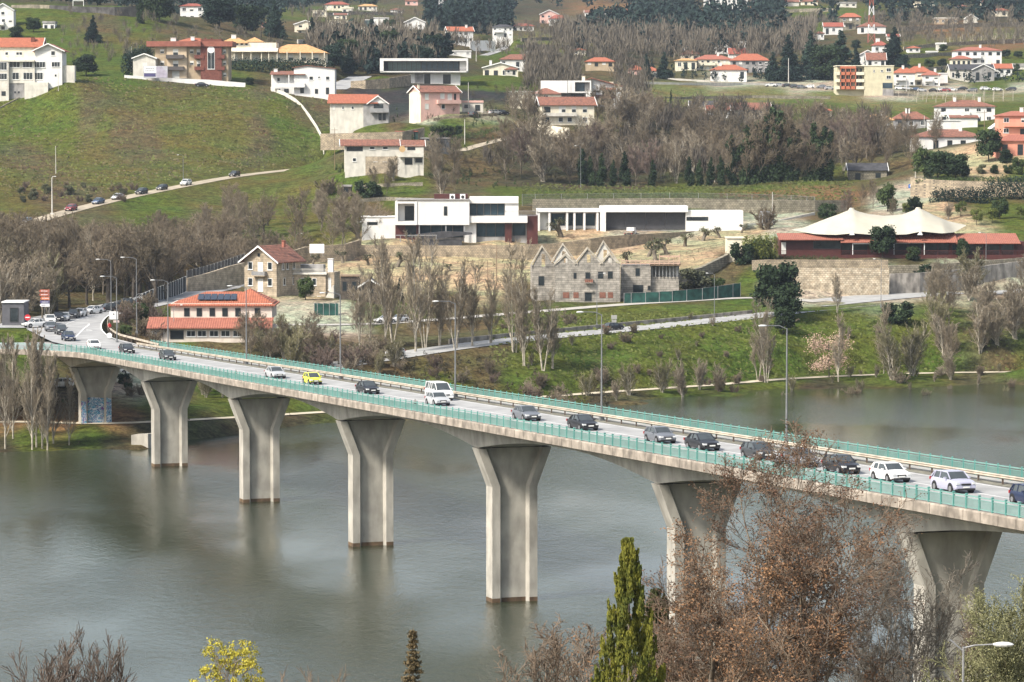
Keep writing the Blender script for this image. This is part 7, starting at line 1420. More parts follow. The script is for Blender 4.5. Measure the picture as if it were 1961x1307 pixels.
# ---- plane trees and bare trees behind the junction
GP_='bare trees between the junction and the hill road'
LP_='bare grey-brown tree in the grove between the junction and the hill road'
for px,py,yt in [(132,585,455),(166,578,450),(245,562,430),(281,554,440),(313,548,440),(108,592,470),(210,570,460),(60,590,430),(20,600,420),(345,540,430),(372,528,420)]:
    v=Pz(px,py,14.0); v.z=min(v.z,max(gz(v.x,v.y),13)); plant(f'plane{rnd.randrange(4)}',v,(py-yt)*v.y/F*.9,'dark-trunked plane tree in the row directly behind the queue of cars','plane trees behind the queue',sx=1.15)
def grove(n,pxr,Dr,Hr,keys,label,group,hole=None,gap=5.0,sx=1.0,minz=None,hf=None):
    done=[];tries=0
    while len(done)<n and tries<n*60:
        tries+=1; D=rnd.uniform(*Dr); px=rnd.uniform(*(pxr(D) if callable(pxr) else pxr)); 
        if hole and hole(px,D): continue
        v=GD(px,D)
        if any((v.x-q.x)**2+(v.y-q.y)**2<gap*gap for q in done): continue
        done.append(v); plant(rnd.choice(keys),v,rnd.uniform(*Hr)*(hf(D) if hf else 1),label,group,sx=sx*rnd.uniform(.9,1.15))
    return done
def hill_ok(px,D):   # keep clear of the hill road and the yard
    yr=442-(px/630)*124; v=P(px,yr,800); return False
grove(112,(-60,480),(668,790),(13.5,17),['plane0','plane1','plane2','plane3','plane0','plane2','wild0','wild1','wild5','fan0'],LP_,GP_,sx=1.05,hf=lambda D:1-.42*(D-668)/120,hole=lambda px,D:(px>330 and D<742) or (px<170 and D<690) or (px<300 and D>745),gap=4.2)
grove(40,(380,720),(770,846),(8,11.5),['wild0','plane0','wild5','wild4','plane2'],'bare tree on the green slope left of the modern villa','bare trees left of the villa',gap=5)
grove(22,(-80,125),(600,668),(10,14),['multi1','multi0','wild4'],'tall pale many-branched tree at the left edge behind the kiosk','pale bare trees at the left edge',gap=4)
# ---- shrubs above and below the hill road
grove(26,(40,260),(868,905),(1.5,2.6),['shrub0','shrub1','bush2'],'low brown scrub on the bank above the hill road','scrub above the hill road',gap=3)
# ---- the middle wood
GW='bare trees of the wood behind the lawn'
LW='bare grey-brown tree in the dense wood behind the lawn'
grove(112,(825,1690),(933,1060),(9.5,14),[f'wild{i}' for i in range(6)]+['plane0','plane2','fan1','fan2','multi0'],LW,GW,hole=lambda px,D:(px<970 and D>944) or (px<1010 and D>985) or (1030<px<1140 and D>1000),gap=5.2,sx=1.25)
grove(22,(1180,1720),(1050,1125),(6,8.5),['wild0','wild1','wild3','wild5'],LW,GW,gap=8,sx=1.2)
grove(14,(700,880),(880,935),(6,10),['wild0','wild4','wild5','multi0'],'bare tree in the garden plots below the long white house','bare trees in the garden plots',gap=6)
grove(4,(975,1020),(1015,1040),(9,12),['wild4','wild0'],'bare tree in front of the balustraded cream house','bare trees by the cream houses',gap=5)
grove(18,(1640,1800),(930,1080),(7,10.5),['wild1','wild0','wild5'],'bare tree between the wood and the right-hand houses','bare trees before the right-hand houses',gap=5)
for i,(px,H) in enumerate([(1116,11),(1152,10),(1196,10.5),(1438,11),(1452,15),(1470,17),(1490,16),(1512,15),(1575,13.5),(1545,9),(1320,9),(1362,8.5),(1428,13),(1402,12),(1462,16),(1482,17),(1500,15),(1522,12),(1562,13),(1588,12),(1380,9),(1340,8),(1250,8),(1130,9),(1175,8),(1555,10)]):
    at(px,929,f'ivy{i%3}' if px>1395 else 'column',H*(.9 if px<=1395 else 1.2),'ivy-clad tree at the front of the wood, right part' if px>1395 else 'dark ivy column at the front of the wood','ivy-clad trees at the wood edge' if px>1395 else 'dark ivy columns at the wood edge',sx=.95)
# ---- poplars and birches between the bridge and the riverside road
GPo='slim pale poplars behind the bridge'
for px,D,H,k in [(688,612,12.5,'pop0'),(708,616,11,'pop1'),(738,614,17,'pop2'),(752,622,16,'pop3'),(795,610,18,'pop0'),(812,616,17,'pop1'),(842,618,13,'pop2'),(872,612,14,'pop3'),(905,616,13,'pop0'),(985,614,17,'pop1'),(1003,607,14,'pop2'),(1040,606,13,'pop3'),(1058,608,12,'pop0'),(940,620,11,'pop2'),(1470,628,14,'pop1'),(1455,632,12,'pop3'),(1608,634,11.5,'pop0'),(1605,672,7,'pop2')]:
    k=k.replace('pop','fan') if (px%3 or px>1400) and px!=1608 else k
    at(px,D,k,H*(1.22 if px<1100 else 1.15),{1470:'pale poplar on the bank in front of the dark pine, right-hand stem',1455:'pale poplar on the bank in front of the dark pine, left-hand stem',1608:'slim pale tree rising out of the pinkish blossom tree',1605:'small bare tree at the roadside below the white plastered wall'}.get(px,'slim pale leafless poplar behind the bridge railing'),GPo if px<1100 else None,sx=.95)
for px,D,H,k,lab in [(1340,612,6,'multi0','small pale bare tree on the grass bank above the footpath'),(1270,606,6.5,'multi1','small pale bare tree on the grass bank above the footpath'),(1310,604,7,'multi2','small pale bare tree on the grass bank above the footpath'),(1205,600,6,'multi1','small pale bare tree on the grass bank above the footpath'),(1182,594,4,'multi0','small pale bare tree on the grass bank above the footpath'),(1380,612,5.5,'multi2','small pale bare tree on the grass bank above the footpath'),(1125,596,4.5,'multi1','small pale bare tree on the grass bank above the footpath')]: at(px,D,k,H,lab,'small bare trees above the footpath')
for px,D,H,k,lab in [(1590,640,9.5,'blossom','round tree covered in pale pinkish blossom on the bank'),(1712,634,10,'multi1','broad yellowish many-stemmed tree at the water right of the blossom tree'),(1750,640,11,'multi1','second yellowish many-stemmed tree, right of the broad one'),(1825,640,7,'multi2','small pale spreading tree by the footpath near the right edge'),(1695,640,14,'pop3','tall pale birch leaning over the yellowish trees')]: at(px,D,k,H,lab)
grove(22,(1770,2060),(652,705),(7,11),['multi1','wild4','wild0','multi0'],'tangled bare tree in the thicket at the right edge above the path','thicket at the right edge',gap=4)
grove(20,(560,760),(585,612),(3.0,5),['shrub0','shrub1','multi1','shrub2'],'tangled brown shrub behind the far bridge railing','tangled shrubs behind the bridge',gap=3)
grove(12,(455,600),(592,604),(5.5,8),['multi1','wild1','wild0'],'dark twiggy tree in front of the solar-panel house','twiggy trees before the solar-panel house',gap=3.0,sx=1.2)
grove(18,(760,1120),(578,600),(1.8,3),['shrub0','shrub1','shrub2'],'brown shrub on the bank behind the poplars','brown shrubs on the bank',gap=3)
grove(12,(1120,1420),(607,640),(1.4,2.4),['shrub0','shrub1'],'low dark shrub on the green bank','dark shrubs on the green bank',gap=5)
grove(10,(960,1480),(628,668),(1.0,1.6),['shrub0'],'small reddish shrub beside the riverside road','reddish shrubs by the riverside road',hole=lambda px,D:abs(D-(560+px*.062+18))<14,gap=8)
grove(40,(1000,1960),(606,662),(1.2,3.2),['shrub2','shrub1','multi1','multi2'],'straggly bush at the foot of the bank','straggly bushes by the path',gap=6)
# ---- left bank under the bridge end
for px,D,H in [(5,503,17),(57,503,17),(65,505,18),(76,504,17),(86,503,15),(98,508,14),(128,507,11),(20,512,16)]:
    at(px,D,f'pop{int(px)%4}',H,'slender white-stemmed birch at the waterline below the bridge end','white-stemmed birches by the water',sx=.8)
grove(16,(-20,150),(538,548),(.7,1.3),['bush0','bush1','shrub1'],'dark green bush below the parked cars at the left','bushes below the parked cars',gap=2.2)
grove(8,(232,290),(552,572),(1.2,2.2),['bush0','shrub1'],'low dark shrub behind the second pier','shrubs behind the second pier',gap=2)
grove(14,(232,300),(598,640),(2.2,4),['bush0','bush1','shrub1','shrub0'],'dark bush between the junction and the solar-panel house','bushes beside the junction bend',gap=2.6)
grove(10,(380,460),(560,576),(2,5),['multi1','multi0'],'thin bare sapling on the grass between the piers','saplings between the piers',gap=3)
grove(26,(580,850),(1190,1300),(9,13),['fir0','fir1','cedar0','cedar1'],'dark pine in the group on the slope right of the ochre-roofed mansion','dark pines on the middle slope',gap=8,hole=lambda px,D:(px<640 and D<1230))
# ---- evergreens placed one by one: px, base py or distance, kind, top y, label
EV=[(1487,606,'leafy0',500,'dark rounded pine beside the road, above the pale poplars',1.05),(1505,612,'leafy0',545,'lower dark pine crown right of the rounded roadside pine',1.1),(1500,640,'leafy0',585,'dark green undergrowth tree below the roadside pine',.9),(585,575,'leafy1',528,'dark green conifer in front of the balustraded house',.8),(765,575,'fir0',533,'small dark conifer beside the boarded barn',.7),(1690,495,'leafy0',430,'grey-green tree standing in front of the restaurant awning',.9),(1748,500,'bush1',470,'small round dark tree in front of the restaurant, second from left',.9),(1843,498,'leafy0',455,'dark green tree in front of the right wing of the restaurant',.7),(1720,620,'bush0',577,'big dark round bush on the bank below the forecourt',1.3),(1283,560,'bush0',528,'round dark bush at the foot of the ruin bank wall',1.1),(1330,558,'bush2',514,'grey-green bush in front of the ruin bank wall',1.4),(1372,556,'bush1',530,'green bush right of the grey-green one by the ruin',1.1),(1420,505,'bush0',464,'dark round bush in front of the cream wall',1.0),(1460,497,'bush1',455,'yellow-green ivy mass on the cream wall',1.3),(1585,430,'leafy0',388,'round dark tree left of the white tent',1.0),(1780,545,'bush0',505,'dark green creeper hanging over the stepped stone wall',1.3),
 (1796,345,'leafy0',288,'large round dark green tree left below the hipped-roof house',1.25),(1830,345,'leafy0',292,'large round dark green tree, right one of the garden pair',1.25),(1893,310,'leafy0',246,'dark blue-green conifer left of the salmon pink house',.9),(1925,312,'bush0',285,'dark bush below the salmon pink house',1.0),(1770,345,'leafy1',280,'ivy-covered tree at the end of the wood',.8),(1848,340,'bush2',322,'small clipped round bush on the sandy garden slope, leftmost',1.0),(1880,333,'bush2',315,'clipped round bush on the sandy garden slope, second',1.0),(1905,333,'bush0',315,'darker clipped bush on the sandy garden slope, third',1.0),(1930,333,'bush1',315,'clipped bush on the sandy garden slope, fourth',1.0),(1950,335,'leafy1',300,'bush with palm-like top at the right edge of the garden',.8),
 (1840,415,'citrus',385,'small orange-laden tree right of the tent peak',1.0),(1870,432,'citrus',400,'pale-flowered small tree in the orchard behind the tent',1.0),(1900,428,'citrus',398,'small orchard tree, middle of the row behind the tent',1.0),(1915,420,'leafy1',378,'olive-green orchard tree at the hedge',.9),(1955,420,'citrus',395,'small orchard tree at the right edge',1.0),(1815,420,'multi0',385,'small bare fruit tree behind the tent',1.0),(1750,412,'bush0',375,'small round dark tree by the white gate posts',.8),(1735,415,'citrus',388,'small yellow-leaved bush by the ramp',.7),
 (1237,152,'fir0',104,'tall dark fir beside the orange-roofed house, left of two',1.0),(1272,152,'fir1',100,'tall dark fir, right of two before the village',1.1),(1712,127,'fir0',53,'tall dark cedar above the orange and yellow flats',1.25),(1690,125,'cedar0',98,'low dark conifer at the foot of the tall cedar',1.3),(1610,152,'fir1',60,'broad dark cedar left of the flats',1.4),(1638,155,'fir0',84,'slim dark conifer between the cedar and the flats',.8),(1510,155,'fir0',68,'dark conical cedar at the left of the upper group',1.1),(1552,152,'fir1',60,'dark cedar in the middle of the upper group',1.0),(1585,154,'cedar0',80,'dark spreading conifer right in the upper group',1.1),(1480,155,'fir1',100,'short dark conifer at the left end of the upper group',1.2),
 (178,82,'fir0',30,'dark conical tree on the slope below the dark stone wall',1.1),(165,146,'leafy0',103,'big dark bush at the top of the grass hill',1.3),(64,62,'leafy0',33,'dark round bush by the white hut',1.3),(32,72,'bush0',50,'dark bush right of the white gabled house',1.3),(305,42,'cedar0',-35,'large dark stone pine left of the tall white house',1.0),(268,45,'column',-5,'dark narrow conifer at the end of the stone wall',1.0),(420,55,'cedar1',-15,'large dark round pine, left of the pair above the mansion',1.25),(472,66,'cedar0',5,'dark round pine, right of the pair above the mansion',1.15),(525,72,'fir0',0,'dark ragged pine right of the mansion',1.0),(500,72,'pine0',20,'dark pine behind the mansion roof',1.0),
 (665,130,'cedar0',70,'dark green pine right of the mansion',1.0),(640,134,'cedar1',80,'dark green pine just right of the ochre roof',1.0),(690,128,'cedar0',84,'dark green pine left of the bare slope trees',1.0),(723,80,'leafy0',49,'dark bush in front of the cubic modern house',1.0),(675,52,'bush0',41,'round dark bush beside the pale yellow flat house',1.0),(745,58,'bush0',36,'dark round bush right of the cubic modern house',1.0),(712,12,'cedar0',-20,'dark round tree on the skyline beside the hilltop bungalow',1.0),(722,125,'bush0',98,'small dark conifer above the stone-walled drive',.7),
 (375,152,'bush1',127,'green bush in front of the brick apartment block, left of two',1.2),(392,152,'bush0',137,'green bush in front of the brick apartment block, right of two',1.2),(478,163,'bush0',148,'clipped dark bush right of the parked black car',1.1),(740,328,'bush1',303,'green bush in front of the long white house, right of two',1.1),(678,326,'bush1',307,'green bush in front of the long white house, left of two',.9),(700,378,'bush0',345,'dark bush in the vegetable plots',1.2),(722,375,'bush1',352,'round bush beside the garden hut',1.1),(630,372,'shrub1',338,'dark twiggy bush on the green slope',1.2),(845,262,'bush1',238,'leafy green bush on the terrace below the pink house',1.6),(870,262,'bush0',240,'dark green bush on the terrace, right one',1.3),(690,205,'bush1',195,'vine-covered porch bush between cottage and balcony wing',1.0),
 (1275,205,'cypress',183,'slim dark cypress, left of two at the field edge',.8),(1285,208,'cypress',170,'slim dark cypress, right of two at the field edge',.8),(1270,235,'bush0',205,'dark round evergreen left of the grey sheet roof',1.3),(1190,200,'column',165,'dark ivy-covered tree behind the balcony house',1.5),(1655,150,'bush0',128,'dark shrub beside the flats',.8),(1800,155,'bush0',140,'dark bush right of the villas',1.2),(1805,130,'leafy0',112,'dark tree between villas and the grey house',1.3),(1780,132,'leafy1',112,'green tree above the villas',1.2),(1925,112,'leafy0',95,'dark tree right of the large villa',1.5),(1950,112,'leafy0',98,'dark hedge tree at the right edge of the upper slope',1.5),(1885,150,'bush0',138,'round bush in front of the grey gable house',1.0),(1943,137,'bush0',122,'dark bush by the small orange-roofed house',1.2),(1805,98,'bush1',84,'bush beside the tiny pale hut',1.2),(1640,92,'bush0',76,'dark bush left of the square red roof',1.3),
 (1470,440,'shrub1',390,'thin bare bush by the steel tank',.8),(1672,400,'wild5',340,'bare tree behind the white tent, middle',1.0),(1650,395,'wild1',350,'bare tree between the tent peaks',1.0),(1620,420,'wild3',360,'reddish bare tree behind the left tent peak',1.0),(1700,405,'leafy1',350,'olive-green tree at the lawn end',.9),(1710,420,'wild0',375,'bare tree left of the ramp',1.0)]
for px,py,k,yt,lab,sx in EV: base(px,py,k,yt,lab,sx=sx)
# dark pine beside the road has a second trunk tree above
# olive stumps on the sandy yard
T,W,_=bare(200,3,dict(trunk=.62,r=.24,seg=[4,4,3],kids=[3,3],st=[.55,.5],ang=[.6,.5],len=[.55,.35],sh=[.1,.2],bend=[.10,.15,.2],up=[.05,.12,.05],tap=.4,lev=2,tl=1,minr=.07)); top=max(b[2] for a,b,_,_ in T+W); V,Fs=prisms(T,6); a=mesh_np('trunk',V,Fs,bark,True)
V2,F2=prisms(W,4); bl=[(q[1][0],q[1][1],q[1][2],.35,.35,.3) for q in W[::5]]; V3,F3=leafcloud(np.random.default_rng(1),bl,260,.10)
proto('olive',top,[('trunk',a),('branches',mesh_np('branches',V2,F2,bark)),('crown',mesh_np('crown',V3,F3,gol))]); NAMES['olive']='olive_tree'
OL='pruned stubby olive tree on the sandy ground below the villa'
for px,py,yt in [(688,456,428),(598,506,488),(657,504,482),(706,508,488),(759,512,484),(864,520,506),(915,522,508),(1000,456,422),(1077,454,420),(1240,492,462),(1278,488,458),(1312,472,448),(1345,462,438),(1380,456,436),(1419,446,430),(1255,500,470),(1203,505,482)]:
    base(px,py,'olive',yt,OL if 590<px<1450 and px not in(1000,1077,688) else {688:'large old olive trunk at the left corner of the villa',1000:'large olive tree in front of the oxblood end of the villa',1077:'large forked olive tree in front of the white annex'}[px],'pruned olive trees on the sandy slopes' if px not in(1000,1077,688) else None,sx=1.3)
# hedges
def hedge(name,label,q,h,th,m,n=900,size=.2,cat='hedge'):
    pl=resample(px_line(q),1.2); bl=[]
    for v in pl: z=v.z; bl.append((v.x,v.y,z+h*.5,th,th,h*.58+.1))
    V,Fs=leafcloud(np.random.default_rng(len(pl)),bl,n,size,shell=.7); return tag(put(name,mesh_np(name,V,Fs,m)),label,cat)
hedge('hedge','tall dark clipped hedge at the right edge, upper one',[(1895,385,850),(1930,382,850),(2000,378,850)],5.0,1.5,gblue,3500,.26)
hedge('hedge','long dark clipped hedge stepping down left of the upper one',[(1790,398,842),(1830,396,842),(1890,394,842)],4.0,1.4,gblue,3500,.26)
hedge('hedge','long dark clipped hedge below the ochre-roofed mansion',[(440,135,1135),(520,136,1130),(622,137,1130)],3.6,1.2,gblue,5000,.3)
hedge('hedge','dark net-covered hedge left of the apartment block',[(240,143,1094),(262,136,1100),(285,128,1106)],6.5,1.4,gblue,3500,.32)
hedge('hedge','green hedge edge along the terrace grass',[(930,262,992),(870,266,985),(960,250,1005)],.9,.8,gmid,1500,.2)
hedge('hedge','overgrown green ivy hedge on the cream wall left of the restaurant',[(1428,494,734),(1455,493,734),(1482,492,735)],4.2,.9,leaf_mat('yellow_green_ivy',(.22,.23,.05),(.07,.09,.025)),2600,.2)
hedge('hedge','low green ground hedge below the restaurant terrace rail',[(1495,497,738),(1560,497,738),(1600,498,738)],.7,.6,gmid,1000,.15)
hedge('hedge','low green strip hedge on top of the bright buff wall',[(1760,350,866),(1830,349,862),(1985,346,858)],1.0,.9,gmid,2400,.2)
# far woods read as masses: many small crowns in a few stuff objects
def farwood(name,label,n,pxr,Dr,Hr,m,key='leaf',seed=0,ok=None,q=46):
    rng=np.random.default_rng(seed); r=random.Random(seed); bl=[];VV=[];FF=[];c=0
    for _ in range(n):
        D=Dr[0]*(Dr[1]/Dr[0])**r.random(); px=r.uniform(*pxr)
        if ok and not ok(px,D): continue
        v=GD(px,D); H=r.uniform(*Hr)
        if key=='leaf': b=[(v.x+r.uniform(-1,1)*H*.16,v.y,v.z+H*t,H*.22*(1.25-t),H*.22*(1.25-t),H*.17) for t in (.3,.45,.6,.78,.92)]; V,Fs=leafcloud(rng,b,q,H*.10)
        elif key=='cone': b=[(v.x,v.y,v.z+H*t,H*.25*(1.05-t),H*.25*(1.05-t),H*.12) for t in (.12,.28,.45,.62,.78,.92)]; V,Fs=leafcloud(rng,b,q,H*.085)
        else: b=[(v.x,v.y,v.z+H*.62,H*.30,H*.30,H*.36)]; V,Fs=leafcloud(rng,b,q,H*.17,elong=1.0,shell=.1,vert=True); V=V.reshape(-1,4,3); cc=V.mean(1,keepdims=True); side=(V[:,3:4]-V[:,1:2])*.42; V[:,1:2]+=side; V[:,3:4]-=side; V=V.reshape(-1,3)
        VV.append(V); FF.append(Fs+c); c+=len(V)
    if VV: tag(put(name,mesh_np(name,np.concatenate(VV),np.concatenate(FF),m)),label,'woodland',kind='stuff')
dw=leaf_mat('distant_evergreens',(.024,.042,.034),(.010,.020,.018),scale=.05); bw=leaf_mat('distant_bare_wood',(.145,.125,.095),(.078,.067,.054),scale=.06)
farwood('far_woodland','dark evergreen wood covering the far hillside at the top',900,(-300,2300),(2150,3300),(11,19),dw,'leaf',1,q=40)
farwood('far_woodland','dark mixed wood on the hill behind the village',520,(1130,1500),(1620,2150),(10,17),dw,'leaf',2,lambda px,D: not (1110<px<1215 and D>1950) and not (1330<px<1445 and D>1960))
farwood('far_woodland','bare brown trees on the slope above the village',520,(1060,1560),(1470,1800),(8,13),bw,'bare',3,q=60)
farwood('far_woodland','dark evergreens among the bare trees above the village',150,(1090,1540),(1500,1850),(7,11),dw,'leaf',26,lambda px,D:not(1190<px<1230 and D>1900) and not(1260<px<1295 and D>1760),q=60)
farwood('far_woodland','dark pines around the hilltop houses, left part',260,(330,720),(1950,2500),(10,16),dw,'leaf',4,lambda px,D: not(590<px<730 and D<2150))
farwood('far_woodland','dark wood between the middle houses and the mast',240,(820,980),(1620,2150),(9,15),dw,'leaf',5)
farwood('far_woodland','bare brown wood on the slope behind the glass pavilion',330,(600,900),(1195,1400),(8,12),bw,'bare',6,lambda px,D: not(835<px<905 and D<1370),q=70)
farwood('far_woodland','dark evergreens scattered through the slope behind the glass pavilion',46,(600,860),(1185,1370),(8,12),dw,'leaf',7,q=120)
farwood('far_woodland','bare brown scrub round the middle hill houses',300,(560,1130),(1390,1900),(4,8),bw,'bare',8,lambda px,D: not(D<1700 and (560<px<760 or 770<px<820 or 840<px<910)),q=50)
farwood('far_woodland','bare brown trees between the lane and the village',260,(1010,1240),(1130,1420),(6,11),bw,'bare',9,lambda px,D: not(1110<px<1180 and D<1370) and not (1195<px and D>1380),q=70)
farwood('far_woodland','dark wood on the hill at the top right',330,(1560,2300),(1820,2400),(10,17),dw,'leaf',10,lambda px,D: not(1600<px<1650 and D<2060))
farwood('far_woodland','bare trees round the houses on the upper right hill',260,(1540,2100),(1560,1900),(5,10),bw,'bare',11,lambda px,D: not(D<1780 and px<1705) ,q=50)
farwood('far_woodland','hedgerow scrub around the parked cars and villas',120,(1200,1990),(1395,1440),(3,6),dw,'leaf',12,lambda px,D: px<1700 or px>1800)
farwood('far_woodland','scrub below the sports field walls',130,(120,540),(1110,1270),(3,6),bw,'bare',13,lambda px,D: not(280<px<450 and D<1130) and not (425<px<630 and D<1180),q=60)
farwood('far_woodland','dark trees behind the sports field at the top left',200,(-200,540),(1340,1900),(9,14),dw,'leaf',14)
farwood('scrub','brown scrub on the rocky bank above the hill road',420,(20,640),(872,1010),(.8,2.2),bw,'bare',15,lambda px,D: D-(818+px*.30)>3 and D-(818+px*.30)<30,q=30)
farwood('scrub','brambles along the water and the foot of the banks',520,(-100,2000),(498,660),(.6,1.8),leaf_mat('brambles',(.11,.09,.055),(.05,.05,.03),scale=.2),'leaf',16,lambda px,D: 1.5<D-np.interp(px,[w[0] for w in WL],[w[1] for w in WL])<7,q=26)
farwood('far_woodland','thinner bare trees filling the back of the middle wood',330,(830,1700),(940,1110),(5,9),bw,'bare',23,lambda px,D:(px>1010 or D<950) and not(1030<px<1145 and D>990) and not(1130<px<1200 and D>1040),q=110)
farwood('scrub','undergrowth on the floor of the middle wood',700,(820,1740),(928,1100),(1.2,3.6),leaf_mat('undergrowth',(.085,.075,.045),(.040,.040,.025),scale=.1),'bare',17,q=40)
farwood('scrub','weeds and low scrub scattered over the sandy yard and its walls',170,(560,1420),(700,792),(.4,1.3),leaf_mat('brambles',(.11,.09,.055),(.05,.05,.03)),'leaf',24,lambda px,D:not(757<px<1030 and D>770),q=22)
farwood('scrub','gorse and bramble clumps on the big grass hill',120,(-60,620),(900,1080),(.6,1.6),leaf_mat('brambles',(.11,.09,.055),(.05,.05,.03)),'leaf',25,lambda px,D:D>850+px*.27 and (px>520 or px<140 or D<930+px*.1),q=26)
farwood('scrub','undergrowth and saplings beneath the trees behind the junction',360,(-60,460),(690,800),(1,3),leaf_mat('undergrowth',(.085,.075,.045),(.040,.040,.025)),'bare',18,lambda px,D:px<320 or D>745,q=36)
farwood('scrub','brambles on the ruin bank and behind the long bridge railing',260,(600,1180),(572,606),(.8,2.2),leaf_mat('brambles',(.11,.09,.055),(.05,.05,.03)),'leaf',19,q=36)
farwood('scrub','gardens and hedges between the middle houses',160,(640,1000),(900,1060),(1.0,2.2),gmid,'leaf',20,lambda px,D: not(770<px<880 and D>985) and not(620<px<750 and D>960) and not (650<px<815 and 895<D<925),q=60)
# grass tufts that break up the hill
def tufts(label,n,pxr,Dr,seed,m,ok=None,s=.35):
    rng=np.random.default_rng(seed); px=rng.uniform(*pxr,n); D=Dr[0]*(Dr[1]/Dr[0])**rng.random(n); Vs=[]
    for a,b in zip(px,D):
        if ok and not ok(a,b): continue
        v=GD(a,b); Vs.append(tuple(v))
    C_=np.array(Vs); n=len(C_); a=rng.uniform(0,6.28,n); w_=s*rng.uniform(.5,1.4,n); h=s*rng.uniform(.4,1.2,n)
    dx=np.c_[np.cos(a)*w_,np.sin(a)*w_*.4,np.zeros(n)]; up=np.c_[rng.normal(0,.2,n)*s,rng.normal(0,.2,n)*s,h]
    V=np.stack([C_-dx-[0,0,.05],C_+dx-[0,0,.05],C_+dx*.5+up,C_-dx*.7+up*.8],1).reshape(-1,3); tag(put('grass',mesh_np('grass',V,np.arange(4*n).reshape(n,4),m)),label,'grass',kind='stuff')
gr=leaf_mat('grass_blades',(.14,.16,.045),(.075,.085,.03),scale=.08); gdr=leaf_mat('dry_grass',(.17,.14,.075),(.095,.085,.045),scale=.08)
tufts('green and dry tufts on the big grass hill',2600,(-80,640),(880,1085),31,gr,lambda a,b:b>835+a*.27,.42)
tufts('dry brown tufts on the big grass hill',2200,(-80,640),(880,1085),32,gdr,lambda a,b:b>835+a*.27,.42)
tufts('grass tufts on the green river bank',6000,(940,2050),(605,672),33,gr,lambda a,b: not(-4<b-np.interp(a,[800,1000,1200,1440,1540],[609,627,643,666,676])<4) and b>np.interp(a,[1150,1250,1400,1500,1750,1961],[604,611,626,638,654,657]),.35)
tufts('grass tufts on the lawn behind the annex',2500,(1000,1640),(866,930),34,gr,None,.4)
# ================================================================= foreground trees on the near bank
def NBV(px,D): v=P(px,1000,D); v.z=nbz(v.x,v.y); return v
def bigtree(name,label,px,D,ytop,seed,K,mt,mw,leaf=None,tk=5,lean=None,sx=1.0):
    v=NBV(px,D); H=(CZ-(ytop-248)*D/F)-v.z; T,W,tips=bare(seed,H*.95,K); top=max(b[2] for a,b,_,_ in T+W); s=H/top
    t=thing(name,label,'tree',v); t.scale=(s*sx,s*sx,s); V,Fs=prisms(T,7); put('trunk',mesh_np('trunk',V,Fs,mt,True),t); V,Fs=prisms(W,3); put('crown',mesh_np('crown',V,Fs,mw),t)
    if leaf:
        n,size,lm=leaf; rng=np.random.default_rng(seed); tp=np.array([tuple(a) for a,_ in tips]); clump=rng.random(len(tp)); pr=np.where(clump>.5,1.0,.10); pr/=pr.sum(); ix=rng.choice(len(tp),n,p=pr); c=tp[ix]+rng.normal(0,.10,(n,3))-np.array([0,0,.05])
        u=rng.normal(size=(n,3)); u/=np.linalg.norm(u,axis=1,keepdims=True); w_=np.cross(u,rng.normal(size=(n,3))); w_/=np.linalg.norm(w_,axis=1,keepdims=True); sz=size*rng.uniform(.5,1.3,(n,1))
        V=np.stack([c-u*sz,c-w_*sz*.5,c+u*sz,c+w_*sz*.5],1).reshape(-1,3); put('leaves',mesh_np('leaves',V,np.arange(4*n).reshape(n,4),lm),t)
    return t
K_BIG=dict(trunk=.82,r=.26,seg=[8,6,5,4,3],kids=[17,9,8,6],st=[.22,.18,.15,.12],ang=[.72,.65,.6,.65],len=[.50,.48,.48,.5],sh=[.45,.3,.25,.2],bend=[.07,.14,.2,.25,.3],up=[.02,.07,.04,.01,0],tap=.8,lev=4,tl=1,minr=.011)
K_BACK=dict(K_BIG,minr=.012,kids=[18,10,8,6],r=.2,ang=[.5,.5,.55,.6])
K_STEMS=dict(trunk=.9,r=.055,stems=14,spread=.20,seg=[8,5,4,3],kids=[14,7,5],st=[.25,.2,.15],ang=[.4,.4,.45],len=[.36,.5,.5],sh=[.5,.3,.2],bend=[.04,.08,.12,.2],up=[.03,.06,.05,.02],tap=.8,lev=3,tl=0,minr=.013)
barkf=mat('lichen_grey_bark',(.27,.22,.165),.95,.25,3,bump=.3); tf=leaf_mat('foreground_twigs',(.24,.185,.135),(.13,.098,.072),scale=1.2); tg=leaf_mat('grey_twigs',(.17,.15,.12),(.09,.08,.07),scale=1)
bigtree('brown_leaved_tree','big tree with clinging dead brown leaves in front of the bridge',1440,150,800,5,dict(K_BIG,r=.3),barkf,tf,(36000,.048,deadleaf),sx=1.14)
bigtree('brown_leaved_tree','lower brown-leaved tree left of the big one, behind the golden conifer',1330,146,1010,8,dict(K_BIG,kids=[15,8,6,5]),barkf,tf,(16000,.048,deadleaf),sx=1.1)
bigtree('brown_leaved_tree','brown-leaved tree right of the big one at the lower edge',1570,144,985,9,dict(K_BIG,kids=[12,8,6,5]),barkf,tf,(16000,.048,deadleaf),sx=1.1)
bigtree('bare_tree','bare fine-twigged tree in front of the right-hand pier',1730,165,1040,11,dict(K_BACK,kids=[13,8,7,5]),barkf,tg)
bigtree('bare_tree','bare fine-twigged tree between the brown tree and the right-hand pier',1655,160,1010,12,K_BACK,barkf,tg,(2500,.05,deadleaf))
bigtree('bare_tree','small bare tree right of the lamp corner pier',1820,150,1130,15,K_BACK,barkf,tf)
bigtree('bare_shrub','bare reddish tree top in front of the middle pier foot',1020,150,1185,13,dict(K_BACK,kids=[14,7,6,4]),barkf,tf,sx=1.25)
bigtree('bare_shrub','faint bare tree top left of the golden conifer',1105,146,1215,14,dict(K_BACK,kids=[12,7,6,4]),barkf,tf,sx=1.15)
